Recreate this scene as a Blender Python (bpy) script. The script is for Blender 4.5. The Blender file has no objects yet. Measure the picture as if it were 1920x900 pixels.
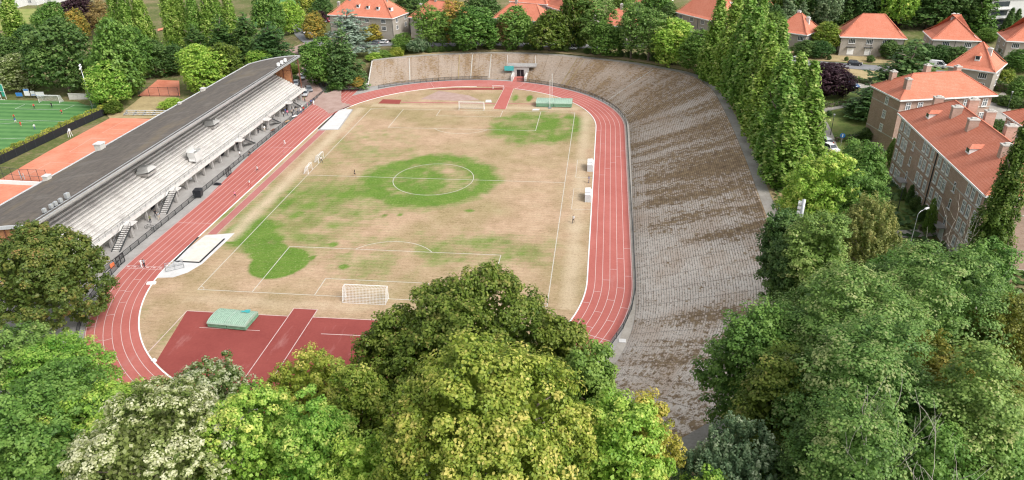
import bpy, bmesh, math, random
import numpy as np
from mathutils import Vector, Matrix, noise as mnoise

random.seed(7)
scene = bpy.context.scene
COL = scene.collection
R = math.radians
PI = math.pi

# ------------------------------------------------------------------ camera
CAM = np.array([37.461, -150.095, 64.033])
YAW, PITCH, ROLL, FPX = -0.1307, 0.4810, -0.0218, 1365.27
_cy, _sy = math.cos(YAW), math.sin(YAW)
FWD = np.array([_sy * math.cos(PITCH), _cy * math.cos(PITCH), -math.sin(PITCH)])
_r = np.array([_cy, -_sy, 0.0])
_u = np.cross(_r, FWD)
RGT = math.cos(ROLL) * _r + math.sin(ROLL) * _u
UPV = -math.sin(ROLL) * _r + math.cos(ROLL) * _u
cam_data = bpy.data.cameras.new("camera")
cam_data.sensor_width = 36.0
cam_data.lens = FPX / 1920.0 * 36.0
cam_data.clip_start = 0.5
cam_data.clip_end = 4000
cam = bpy.data.objects.new("camera", cam_data)
COL.objects.link(cam)
M = Matrix(((RGT[0], UPV[0], -FWD[0], CAM[0]), (RGT[1], UPV[1], -FWD[1], CAM[1]),
            (RGT[2], UPV[2], -FWD[2], CAM[2]), (0, 0, 0, 1)))
cam.matrix_world = M
scene.camera = cam


def at(u, v, z=0.0):
    """world point at height z seen at (u, v) of the 1920x900 survey photograph"""
    d = FWD + RGT * (u - 960) / FPX - UPV * (v - 450) / FPX
    t = (z - CAM[2]) / d[2]
    return CAM + d * t


# ------------------------------------------------------------------ terrain
CTRL = np.array([
    (75, -70, 6.5), (75, -30, 6.5), (75, 0, 6.5), (75, 45, 6.3), (95, 0, 6), (95, -40, 6), (130, 0, 6), (100, 50, 6.3),
    (100, 80, 6.6), (97, 110, 7), (140, 110, 7.2), (62, 95, 5.8), (30, 110, 5.1), (0, 110, 4.8), (-25, 108, 4.5),
    (-45, 98, 3.4), (-60, 80, 0.6), (-60, 100, 2.2), (-70, 130, 3.5), (-40, 150, 5), (0, 180, 6), (60, 170, 7),
    (100, 220, 9), (200, 220, 11), (200, 40, 7), (-78, 0, -3), (-78, -50, -3), (-78, 40, -2.6), (-110, 20, -3), (-105, 50, -3),
    (-200, 20, -3), (-150, 55, -3), (-112, 78, -2.2), (-90, 66, -2.0), (-100, 110, 0), (-74, 74, -0.5), (-150, 100, -1), (-200, 200, 1), (-100, 220, 3),
    (-62, -70, 0), (-52, -84, 0.3), (-30, -98, 2), (0, -104, 4), (40, -98, 6.3), (0, -160, 9), (90, -90, 6.5), (120, -60, 6.3),
    (-80, -110, 1), (60, -140, 8), (0, 400, 8), (200, 400, 12), (-250, 350, 3)], float)


def ground_z(x, y):
    d2 = (CTRL[:, 0] - x) ** 2 + (CTRL[:, 1] - y) ** 2 + 16.0
    w = d2 ** -1.7
    return float((w * CTRL[:, 2]).sum() / w.sum())


def hit(u, v, dz=0.0):
    """ground point (plus dz) seen at pixel u, v"""
    z = 3.0
    for _ in range(14):
        p = at(u, v, z + dz)
        z = 0.5 * z + 0.5 * ground_z(p[0], p[1])
    p = at(u, v, z + dz)
    return Vector((p[0], p[1], ground_z(p[0], p[1])))


# ------------------------------------------------------------------ materials
MATS = {}


def _new(name):
    m = bpy.data.materials.new(name)
    m.use_nodes = True
    nt = m.node_tree
    nt.nodes.clear()
    out = nt.nodes.new("ShaderNodeOutputMaterial")
    MATS[name] = m
    return m, nt, out


def N(nt, t, **kw):
    n = nt.nodes.new(t)
    for k, v in kw.items():
        if k.startswith("i_"):
            key = k[2:]
            key = int(key) if key.isdigit() else key.replace("_", " ")
            n.inputs[key].default_value = v
        else:
            setattr(n, k, v)
    return n


def ramp(nt, src, stops):
    r = nt.nodes.new("ShaderNodeValToRGB")
    els = r.color_ramp.elements
    while len(els) < len(stops):
        els.new(0.5)
    for e, (p, c) in zip(els, stops):
        e.position = p
        e.color = (*c, 1) if len(c) == 3 else c
    nt.links.new(src, r.inputs[0])
    return r.outputs[0]


def noise(nt, vec, scale, detail=4, rough=0.6):
    n = N(nt, "ShaderNodeTexNoise")
    n.inputs["Scale"].default_value = scale
    n.inputs["Detail"].default_value = detail
    n.inputs["Roughness"].default_value = rough
    if vec is not None:
        nt.links.new(vec, n.inputs["Vector"])
    return n.outputs["Fac"]


def mixc(nt, fac, a, b, mode='MIX'):
    m = N(nt, "ShaderNodeMix", data_type='RGBA', blend_type=mode)
    for sock, val in ((m.inputs[0], fac), (m.inputs[6], a), (m.inputs[7], b)):
        if hasattr(val, "links") or hasattr(val, "is_linked"):
            nt.links.new(val, sock)
        elif isinstance(val, (int, float)):
            sock.default_value = val
        else:
            sock.default_value = (*val, 1)
    return m.outputs[2]


def math_(nt, op, a, b=None, clamp=False):
    m = N(nt, "ShaderNodeMath", operation=op, use_clamp=clamp)
    for s, v in ((m.inputs[0], a), (m.inputs[1], b)):
        if v is None:
            continue
        if hasattr(v, "is_linked"):
            nt.links.new(v, s)
        else:
            s.default_value = v
    return m.outputs[0]


def coords(nt, kind="Object", scale=None):
    c = N(nt, "ShaderNodeTexCoord").outputs[kind]
    if scale:
        mp = N(nt, "ShaderNodeMapping")
        mp.inputs["Scale"].default_value = scale
        nt.links.new(c, mp.inputs["Vector"])
        c = mp.outputs[0]
    return c


def finish(nt, out, col, rough=0.8, bump=None, bump_s=0.3, spec=0.3, metal=0.0):
    b = N(nt, "ShaderNodeBsdfPrincipled")
    if hasattr(col, "is_linked"):
        nt.links.new(col, b.inputs["Base Color"])
    else:
        b.inputs["Base Color"].default_value = (*col, 1)
    b.inputs["Roughness"].default_value = rough
    b.inputs["Specular IOR Level"].default_value = spec
    b.inputs["Metallic"].default_value = metal
    if bump is not None:
        bp = N(nt, "ShaderNodeBump")
        bp.inputs["Strength"].default_value = bump_s
        bp.inputs["Distance"].default_value = 0.05
        nt.links.new(bump, bp.inputs["Height"])
        nt.links.new(bp.outputs[0], b.inputs["Normal"])
    nt.links.new(b.outputs[0], out.inputs["Surface"])
    return b


def mottled(name, a, b, scale=1.0, c=None, rough=0.85, fine=8.0, kind="Object", stretch=None, spec=0.25, metal=0.0):
    """two or three tone surface with large blotches and fine grain"""
    m, nt, out = _new(name)
    v = coords(nt, kind, stretch)
    big = noise(nt, v, scale, 5, 0.65)
    small = noise(nt, v, scale * fine, 3, 0.7)
    f = math_(nt, 'ADD', math_(nt, 'MULTIPLY', big, 0.7), math_(nt, 'MULTIPLY', small, 0.3))
    stops = [(0.33, a), (0.62, b)] if c is None else [(0.3, a), (0.5, b), (0.68, c)]
    finish(nt, out, ramp(nt, f, stops), rough, spec=spec, metal=metal)
    return m


def plain(name, col, rough=0.6, metal=0.0, spec=0.4, var=0.12):
    m, nt, out = _new(name)
    v = coords(nt)
    f = noise(nt, v, 2.3, 4, 0.6)
    lo = tuple(x * (1 - var) for x in col)
    hi = tuple(min(1, x * (1 + var)) for x in col)
    finish(nt, out, ramp(nt, f, [(0.3, lo), (0.7, hi)]), rough, spec=spec, metal=metal)
    return m


# white paint, metals, plastics
plain("white_paint", (0.80, 0.80, 0.79), 0.5, var=0.05)
plain("line_paint", (0.62, 0.61, 0.59), 0.7, var=0.12)
plain("worn_line_paint", (0.52, 0.50, 0.44), 0.8, var=0.2)
plain("lane_paint", (0.60, 0.47, 0.45), 0.7, var=0.12)
plain("dark_metal", (0.045, 0.05, 0.052), 0.5)
plain("grey_metal", (0.30, 0.31, 0.32), 0.45, metal=0.4)
plain("galvanised", (0.52, 0.54, 0.55), 0.4, metal=0.5)
plain("black_plastic", (0.02, 0.022, 0.027), 0.4)
plain("rubber", (0.025, 0.025, 0.027), 0.8)
plain("glass_dark", (0.045, 0.055, 0.065), 0.08, spec=0.9, var=0.3)
plain("glass_light", (0.20, 0.22, 0.24), 0.12, spec=0.8, var=0.4)
plain("glass_blue", (0.10, 0.22, 0.36), 0.1, spec=0.9, var=0.2)
plain("headlight", (0.75, 0.77, 0.8), 0.15, spec=0.8, var=0.02)
plain("tail_light", (0.35, 0.015, 0.015), 0.2, spec=0.8, var=0.02)
plain("skin", (0.55, 0.34, 0.25), 0.6, var=0.05)
plain("hair", (0.05, 0.033, 0.022), 0.7)
plain("shoe", (0.12, 0.12, 0.13), 0.7)
plain("mat_green", (0.17, 0.32, 0.21), 0.6, var=0.18)
plain("mat_top", (0.33, 0.45, 0.36), 0.5, var=0.16)
plain("teal", (0.06, 0.38, 0.38), 0.6)
plain("wood_screen", (0.42, 0.19, 0.09), 0.5, var=0.35)
plain("rust", (0.17, 0.07, 0.045), 0.7, var=0.3)
plain("zinc", (0.55, 0.56, 0.57), 0.5, var=0.1)
plain("orange_plastic", (0.75, 0.2, 0.08), 0.5)
plain("wood", (0.5, 0.33, 0.18), 0.6, var=0.25)
plain("blue_paint", (0.04, 0.19, 0.5), 0.5)
plain("green_canvas", (0.04, 0.30, 0.22), 0.6)
mottled("stand_concrete", (0.391, 0.372, 0.353), (0.651, 0.632, 0.605), 0.35, c=(0.595, 0.577, 0.539), fine=9)
mottled("tier_strip_grey", (0.24, 0.225, 0.205), (0.40, 0.38, 0.35), 0.8)
mottled("apron_concrete", (0.288, 0.272, 0.256), (0.400, 0.384, 0.368), 0.25, rough=0.9)
mottled("path_concrete", (0.28, 0.255, 0.22), (0.40, 0.37, 0.33), 0.4, rough=0.9)
mottled("asphalt", (0.170, 0.170, 0.178), (0.255, 0.255, 0.264), 0.3, rough=0.9)
mottled("brick_paving", (0.323, 0.212, 0.178), (0.442, 0.323, 0.281), 0.5, rough=0.9)
mottled("old_concrete", (0.30, 0.28, 0.25), (0.55, 0.53, 0.49), 0.8, c=(0.5, 0.48, 0.44))
mottled("cream_render", (0.408, 0.374, 0.323), (0.510, 0.476, 0.425), 0.6)
mottled("grey_render", (0.306, 0.270, 0.225), (0.396, 0.360, 0.315), 0.5)
mottled("white_render", (0.510, 0.510, 0.493), (0.612, 0.612, 0.595), 0.4)
mottled("clay", (0.50, 0.155, 0.09), (0.62, 0.235, 0.145), 0.14, c=(0.67, 0.29, 0.20), fine=12, rough=0.95)
mottled("sand", (0.561, 0.510, 0.442), (0.697, 0.663, 0.603), 0.6, rough=0.95)
mottled("cover_white", (0.527, 0.518, 0.510), (0.646, 0.637, 0.629), 0.5)
mottled("lawn", (0.06, 0.11, 0.025), (0.15, 0.20, 0.05), 0.35, c=(0.22, 0.20, 0.08), rough=0.95)
mottled("dry_grass", (0.262, 0.197, 0.098), (0.377, 0.295, 0.156), 0.3, c=(0.459, 0.353, 0.189), rough=0.95)
mottled("meadow", (0.144, 0.192, 0.048), (0.256, 0.288, 0.080), 0.2, c=(0.336, 0.304, 0.120), rough=0.95)
mottled("bark", (0.10, 0.08, 0.06), (0.22, 0.18, 0.14), 1.5)
mottled("pale_bark", (0.34, 0.31, 0.26), (0.52, 0.48, 0.42), 1.5)


def turf_artificial():
    m, nt, out = _new("artificial_turf")
    v = coords(nt)
    w = N(nt, "ShaderNodeTexWave", wave_type='BANDS', bands_direction='Y')
    w.inputs["Scale"].default_value = 0.09
    w.inputs["Distortion"].default_value = 0.4
    nt.links.new(v, w.inputs["Vector"])
    f = math_(nt, 'ADD', math_(nt, 'MULTIPLY', w.outputs["Fac"], 0.35), math_(nt, 'MULTIPLY', noise(nt, v, 0.4, 5), 0.6))
    finish(nt, out, ramp(nt, f, [(0.25, (0.055, 0.165, 0.045)), (0.75, (0.12, 0.265, 0.08))]), 0.9)


turf_artificial()


def pitch_mat():
    m, nt, out = _new("pitch_grass")
    v = coords(nt)
    g = N(nt, "ShaderNodeAttribute", attribute_name="green").outputs["Fac"]
    bare = N(nt, "ShaderNodeAttribute", attribute_name="bare").outputs["Fac"]
    n1 = noise(nt, v, 0.22, 6, 0.7)
    n2 = noise(nt, coords(nt, "Object", (0.6, 3.2, 1)), 1.3, 3, 0.7)
    n3 = noise(nt, v, 5.0, 3, 0.7)
    ol = N(nt, "ShaderNodeAttribute", attribute_name="olive").outputs["Fac"]
    f = math_(nt, 'ADD', math_(nt, 'MULTIPLY', n1, 0.45), math_(nt, 'ADD', math_(nt, 'MULTIPLY', n2, 0.3), math_(nt, 'MULTIPLY', n3, 0.25)))
    dry = ramp(nt, f, [(0.36, (0.295, 0.208, 0.118)), (0.5, (0.46, 0.32, 0.212)), (0.62, (0.57, 0.415, 0.295))])
    olive = ramp(nt, f, [(0.36, (0.17, 0.17, 0.055)), (0.62, (0.30, 0.265, 0.11))])
    dry = mixc(nt, math_(nt, 'MULTIPLY', ol, 0.62), dry, olive)
    green = ramp(nt, f, [(0.36, (0.075, 0.155, 0.02)), (0.5, (0.115, 0.215, 0.03)), (0.64, (0.20, 0.265, 0.065))])
    mow = N(nt, "ShaderNodeTexWave", wave_type='BANDS', bands_direction='Y')
    mow.inputs["Scale"].default_value = 0.28
    mow.inputs["Distortion"].default_value = 0.6
    nt.links.new(v, mow.inputs["Vector"])
    e = math_(nt, 'ADD', g, math_(nt, 'ADD', math_(nt, 'MULTIPLY', math_(nt, 'SUBTRACT', f, 0.5), 2.2), math_(nt, 'MULTIPLY', math_(nt, 'SUBTRACT', mow.outputs["Fac"], 0.5), 0.10)))
    gm = ramp(nt, e, [(0.12, (0, 0, 0)), (0.85, (1, 1, 1))])
    c = mixc(nt, gm, dry, green)
    c = mixc(nt, math_(nt, 'MULTIPLY', mow.outputs["Fac"], 0.10), c, (0.20, 0.15, 0.08))
    bm_ = ramp(nt, math_(nt, 'ADD', bare, math_(nt, 'MULTIPLY', math_(nt, 'SUBTRACT', f, 0.5), 0.9)), [(0.2, (0, 0, 0)), (0.8, (1, 1, 1))])
    sandc = ramp(nt, n3, [(0.3, (0.46, 0.36, 0.235)), (0.7, (0.57, 0.46, 0.33))])
    c = mixc(nt, bm_, c, sandc)
    # white daisies / bleached blades
    n5 = noise(nt, v, 3.2, 2, 0.8)
    sp = math_(nt, 'MULTIPLY', ramp(nt, n5, [(0.62, (0, 0, 0)), (0.7, (1, 1, 1))]), ramp(nt, noise(nt, v, 0.09, 3), [(0.5, (0, 0, 0)), (0.62, (1, 1, 1))]))
    c = mixc(nt, math_(nt, 'MULTIPLY', sp, 0.35), c, (0.5, 0.5, 0.44))
    g1 = noise(nt, v, 2.4, 2, 0.8)
    c = mixc(nt, 1.0, c, ramp(nt, g1, [(0.3, (0.74, 0.73, 0.71)), (0.48, (1, 1, 1)), (0.7, (1.0, 1.0, 1.0))]), 'MULTIPLY')
    c = mixc(nt, math_(nt, 'MULTIPLY', ramp(nt, g1, [(0.58, (0, 0, 0)), (0.74, (1, 1, 1))]), 0.35), c, (0.56, 0.47, 0.33))
    finish(nt, out, c, 0.95, spec=0.1)


pitch_mat()


def track_mat(name, a, b):
    m, nt, out = _new(name)
    v = coords(nt)
    f = math_(nt, 'ADD', math_(nt, 'MULTIPLY', noise(nt, v, 0.12, 6, 0.7), 0.7), math_(nt, 'MULTIPLY', noise(nt, v, 2.5, 3), 0.3))
    c = ramp(nt, f, [(0.35, a), (0.65, b)])
    st = ramp(nt, noise(nt, coords(nt, "Object", (1, 0.25, 1)), 0.35, 5, 0.7), [(0.58, (0, 0, 0)), (0.75, (1, 1, 1))])
    c = mixc(nt, math_(nt, 'MULTIPLY', st, 0.5), c, (0.46, 0.24, 0.22))
    finish(nt, out, c, 0.9, spec=0.15)


track_mat("track_red", (0.39, 0.112, 0.092), (0.475, 0.162, 0.138))
track_mat("tartan_dark", (0.24, 0.055, 0.048), (0.31, 0.078, 0.066))
track_mat("runway_pink", (0.361, 0.129, 0.116), (0.447, 0.189, 0.172))


def terrace_mat(name, riser):
    m, nt, out = _new(name)
    uv = N(nt, "ShaderNodeUVMap", uv_map="UVMap").outputs[0]

    def mapped(sx, sy):
        mp = N(nt, "ShaderNodeMapping")
        mp.inputs["Scale"].default_value = (sx, sy, 1)
        nt.links.new(uv, mp.inputs["Vector"])
        return mp.outputs[0]
    sep = N(nt, "ShaderNodeSeparateXYZ")
    nt.links.new(uv, sep.inputs[0])
    fine = noise(nt, mapped(1, 1), 1.1, 5, 0.75)
    slab = noise(nt, mapped(0.55, 2.2), 1.0, 2, 0.5)
    band = noise(nt, mapped(0.16, 0.035), 1.0, 5, 0.62)
    weed = N(nt, "ShaderNodeAttribute", attribute_name="weed").outputs["Fac"]
    base = ramp(nt, math_(nt, 'ADD', math_(nt, 'MULTIPLY', fine, 0.55), math_(nt, 'MULTIPLY', slab, 0.45)),
                [(0.30, (0.36, 0.285, 0.22)), (0.40, (0.74, 0.635, 0.535)), (0.58, (0.86, 0.78, 0.69))])
    blot = noise(nt, mapped(0.10, 0.16), 1.0, 4, 0.6)
    base = mixc(nt, math_(nt, 'MULTIPLY', ramp(nt, blot, [(0.45, (0, 0, 0)), (0.7, (1, 1, 1))]), 0.65), base, (0.56, 0.39, 0.265))
    base = mixc(nt, math_(nt, 'MULTIPLY', ramp(nt, noise(nt, mapped(1, 1), 2.6, 2, 0.8), [(0.54, (0, 0, 0)), (0.70, (1, 1, 1))]), 0.5), base, (0.22, 0.16, 0.115))
    age = N(nt, "ShaderNodeAttribute", attribute_name="age").outputs["Fac"]
    base = mixc(nt, age, base, ramp(nt, fine, [(0.3, (0.26, 0.205, 0.16)), (0.7, (0.50, 0.415, 0.34))]))
    e = math_(nt, 'ADD', math_(nt, 'SUBTRACT', weed, 0.02), math_(nt, 'ADD', math_(nt, 'MULTIPLY', math_(nt, 'SUBTRACT', band, 0.5), 2.9),
                                     math_(nt, 'MULTIPLY', math_(nt, 'SUBTRACT', fine, 0.5), 3.6)))
    wc = ramp(nt, noise(nt, mapped(0.5, 0.5), 1.5, 3, 0.7), [(0.3, (0.15, 0.095, 0.052)), (0.5, (0.28, 0.19, 0.105)), (0.7, (0.40, 0.29, 0.16))])
    c = mixc(nt, ramp(nt, e, [(0.34, (0, 0, 0)), (0.62, (0.95, 0.95, 0.95))]), base, wc)
    # joints between slabs every 2.4 m, dirt in them
    sx = math_(nt, 'FRACT', math_(nt, 'MULTIPLY', sep.outputs[0], 0.22))
    j = math_(nt, 'LESS_THAN', sx, 0.03)
    c = mixc(nt, math_(nt, 'MULTIPLY', j, 0.6), c, (0.16, 0.11, 0.07))
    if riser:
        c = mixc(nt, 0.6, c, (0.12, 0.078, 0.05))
    else:
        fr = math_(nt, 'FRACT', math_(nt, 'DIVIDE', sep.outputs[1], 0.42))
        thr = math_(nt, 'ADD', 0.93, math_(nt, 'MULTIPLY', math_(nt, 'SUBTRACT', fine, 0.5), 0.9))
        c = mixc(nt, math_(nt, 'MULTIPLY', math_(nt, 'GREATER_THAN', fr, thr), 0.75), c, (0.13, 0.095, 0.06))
    finish(nt, out, c, 0.95, spec=0.15)


terrace_mat("terrace_tread", False)
terrace_mat("terrace_riser", True)


def tile_mat(name, a, b, c):
    m, nt, out = _new(name)
    uv = N(nt, "ShaderNodeUVMap", uv_map="UVMap").outputs[0]
    sep = N(nt, "ShaderNodeSeparateXYZ")
    nt.links.new(uv, sep.inputs[0])
    course = math_(nt, 'FRACT', math_(nt, 'MULTIPLY', sep.outputs[1], 2.6))
    pan = math_(nt, 'FRACT', math_(nt, 'MULTIPLY', sep.outputs[0], 4.0))
    v = coords(nt)
    f = math_(nt, 'ADD', math_(nt, 'MULTIPLY', noise(nt, v, 0.35, 5, 0.7), 0.5), math_(nt, 'MULTIPLY', noise(nt, v, 3.5, 2, 0.6), 0.5))
    col = ramp(nt, f, [(0.3, a), (0.5, b), (0.72, c)])
    col = mixc(nt, math_(nt, 'MULTIPLY', math_(nt, 'LESS_THAN', course, 0.18), 0.35), col, (0.30, 0.08, 0.04))
    col = mixc(nt, math_(nt, 'MULTIPLY', math_(nt, 'LESS_THAN', pan, 0.2), 0.15), col, (0.34, 0.09, 0.05))
    finish(nt, out, col, 0.8, spec=0.2)


tile_mat("roof_tiles", (0.47, 0.15, 0.085), (0.58, 0.205, 0.13), (0.64, 0.27, 0.185))


def brick_mat(name, a, b, mortar):
    m, nt, out = _new(name)
    uv = N(nt, "ShaderNodeUVMap", uv_map="UVMap").outputs[0]
    br = N(nt, "ShaderNodeTexBrick")
    nt.links.new(uv, br.inputs["Vector"])
    br.inputs["Scale"].default_value = 1.0
    br.inputs["Brick Width"].default_value = 0.44
    br.inputs["Row Height"].default_value = 0.14
    br.inputs["Mortar Size"].default_value = 0.012
    br.inputs["Color1"].default_value = (*a, 1)
    br.inputs["Color2"].default_value = (*b, 1)
    br.inputs["Mortar"].default_value = (*mortar, 1)
    f = noise(nt, coords(nt), 0.5, 5, 0.7)
    c = mixc(nt, 0.55, br.outputs["Color"], ramp(nt, f, [(0.3, (0.62, 0.6, 0.6)), (0.7, (1, 1, 1))]), 'MULTIPLY')
    finish(nt, out, c, 0.9, spec=0.2)


brick_mat("brown_brick", (0.42, 0.27, 0.205), (0.51, 0.35, 0.28), (0.50, 0.43, 0.375))


def roofing_mat():
    m, nt, out = _new("roof_felt")
    v = coords(nt, "Object", (2.5, 0.35, 1))
    f = math_(nt, 'ADD', math_(nt, 'MULTIPLY', noise(nt, v, 0.5, 6, 0.7), 0.6), math_(nt, 'MULTIPLY', noise(nt, coords(nt), 1.2, 4, 0.7), 0.4))
    c = ramp(nt, f, [(0.32, (0.075, 0.064, 0.055)), (0.5, (0.118, 0.102, 0.088)), (0.66, (0.165, 0.142, 0.115))])
    st = ramp(nt, noise(nt, coords(nt, "Object", (0.12, 0.06, 1)), 1.0, 4), [(0.55, (0, 0, 0)), (0.72, (1, 1, 1))])
    c = mixc(nt, math_(nt, 'MULTIPLY', st, 0.5), c, (0.22, 0.17, 0.10))
    sp_ = N(nt, "ShaderNodeSeparateXYZ")
    nt.links.new(coords(nt), sp_.inputs[0])
    jy = math_(nt, 'LESS_THAN', math_(nt, 'FRACT', math_(nt, 'MULTIPLY', sp_.outputs[1], 0.55)), 0.07)
    c = mixc(nt, math_(nt, 'MULTIPLY', jy, 0.30), c, (0.05, 0.045, 0.04))
    pt = ramp(nt, noise(nt, coords(nt, "Object", (0.25, 0.8, 1)), 0.45, 2, 0.4), [(0.6, (0, 0, 0)), (0.64, (1, 1, 1))])
    c = mixc(nt, math_(nt, 'MULTIPLY', pt, 0.25), c, (0.20, 0.185, 0.165))
    finish(nt, out, c, 0.8, spec=0.3)


roofing_mat()


def mesh_mat(name, col, cover):
    """woven wire: partly open"""
    m, nt, out = _new(name)
    d = N(nt, "ShaderNodeBsdfDiffuse")
    d.inputs[0].default_value = (*col, 1)
    t = N(nt, "ShaderNodeBsdfTransparent")
    mx = N(nt, "ShaderNodeMixShader")
    mx.inputs[0].default_value = cover
    nt.links.new(t.outputs[0], mx.inputs[1])
    nt.links.new(d.outputs[0], mx.inputs[2])
    nt.links.new(mx.outputs[0], out.inputs[0])


mesh_mat("wire_mesh", (0.05, 0.055, 0.055), 0.35)
mesh_mat("wire_mesh_fine", (0.08, 0.1, 0.09), 0.18)
mesh_mat("net_mesh", (0.8, 0.8, 0.8), 0.22)


def leaf_mat(name, dark, mid, light, tip=None, trans=0.42, rnd=0.13):
    m, nt, out = _new(name)
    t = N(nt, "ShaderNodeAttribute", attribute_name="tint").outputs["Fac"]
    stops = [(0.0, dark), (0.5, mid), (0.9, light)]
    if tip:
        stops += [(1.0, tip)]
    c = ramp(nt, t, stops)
    oi = N(nt, "ShaderNodeObjectInfo").outputs["Random"]
    hs = N(nt, "ShaderNodeHueSaturation")
    nt.links.new(c, hs.inputs["Color"])
    nt.links.new(math_(nt, 'ADD', math_(nt, 'MULTIPLY', oi, 2 * rnd), 1 - rnd), hs.inputs["Value"])
    nt.links.new(math_(nt, 'ADD', math_(nt, 'MULTIPLY', oi, -0.03), 0.515), hs.inputs["Hue"])
    b = N(nt, "ShaderNodeBsdfPrincipled")
    nt.links.new(hs.outputs[0], b.inputs["Base Color"])
    b.inputs["Roughness"].default_value = 0.5
    b.inputs["Specular IOR Level"].default_value = 0.35
    tr = N(nt, "ShaderNodeBsdfTranslucent")
    nt.links.new(hs.outputs[0], tr.inputs[0])
    mx = N(nt, "ShaderNodeMixShader")
    mx.inputs[0].default_value = trans
    nt.links.new(b.outputs[0], mx.inputs[1])
    nt.links.new(tr.outputs[0], mx.inputs[2])
    nt.links.new(mx.outputs[0], out.inputs[0])
    return m


leaf_mat("leaf_mid", (0.075, 0.160, 0.029), (0.160, 0.298, 0.053), (0.278, 0.426, 0.096))
leaf_mat("leaf_dark", (0.047, 0.111, 0.029), (0.096, 0.192, 0.047), (0.171, 0.278, 0.075))
leaf_mat("leaf_maple_dark", (0.063, 0.118, 0.020), (0.123, 0.188, 0.038), (0.255, 0.266, 0.063), (0.341, 0.235, 0.085))
leaf_mat("leaf_yellow_green", (0.140, 0.220, 0.025), (0.300, 0.380, 0.050), (0.500, 0.520, 0.100), (0.680, 0.600, 0.170))
leaf_mat("leaf_fresh", (0.150, 0.319, 0.038), (0.319, 0.511, 0.075), (0.532, 0.661, 0.138), (0.767, 0.767, 0.214))
leaf_mat("leaf_olive", (0.065, 0.120, 0.016), (0.135, 0.210, 0.027), (0.230, 0.300, 0.055), (0.330, 0.330, 0.085))
leaf_mat("leaf_silver", (0.095, 0.16, 0.03), (0.23, 0.30, 0.085), (0.54, 0.57, 0.33), (0.66, 0.68, 0.46))
leaf_mat("leaf_gold", (0.200, 0.240, 0.030), (0.420, 0.400, 0.060), (0.600, 0.500, 0.110), (0.660, 0.540, 0.160))
leaf_mat("leaf_orange", (0.212, 0.227, 0.048), (0.422, 0.357, 0.081), (0.682, 0.439, 0.097), (0.800, 0.405, 0.097))
leaf_mat("leaf_locust", (0.095, 0.185, 0.04), (0.19, 0.32, 0.07), (0.33, 0.46, 0.125), (0.44, 0.48, 0.19))
leaf_mat("leaf_blue_green", (0.104, 0.189, 0.085), (0.217, 0.320, 0.160), (0.415, 0.510, 0.282), (0.641, 0.716, 0.471))
leaf_mat("leaf_poplar", (0.096, 0.215, 0.027), (0.203, 0.362, 0.054), (0.362, 0.508, 0.113), (0.520, 0.588, 0.192))
leaf_mat("leaf_cedar", (0.055, 0.120, 0.035), (0.115, 0.210, 0.060), (0.210, 0.330, 0.110))
leaf_mat("leaf_blue_cedar", (0.170, 0.246, 0.179), (0.320, 0.415, 0.320), (0.546, 0.641, 0.510))
leaf_mat("leaf_gold_olive", (0.100, 0.130, 0.016), (0.210, 0.225, 0.032), (0.330, 0.310, 0.055), (0.420, 0.360, 0.080))
leaf_mat("leaf_birch", (0.150, 0.190, 0.045), (0.290, 0.310, 0.080), (0.440, 0.420, 0.130), (0.520, 0.440, 0.160))
leaf_mat("leaf_purple", (0.031, 0.015, 0.022), (0.061, 0.028, 0.037), (0.099, 0.050, 0.055))
leaf_mat("leaf_brown", (0.246, 0.170, 0.066), (0.415, 0.282, 0.113), (0.566, 0.377, 0.170))
leaf_mat("leaf_hedge", (0.056, 0.113, 0.029), (0.113, 0.198, 0.047), (0.208, 0.302, 0.075))
leaf_mat("leaf_hedge_yellow", (0.174, 0.233, 0.029), (0.364, 0.393, 0.058), (0.582, 0.554, 0.117))


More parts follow.
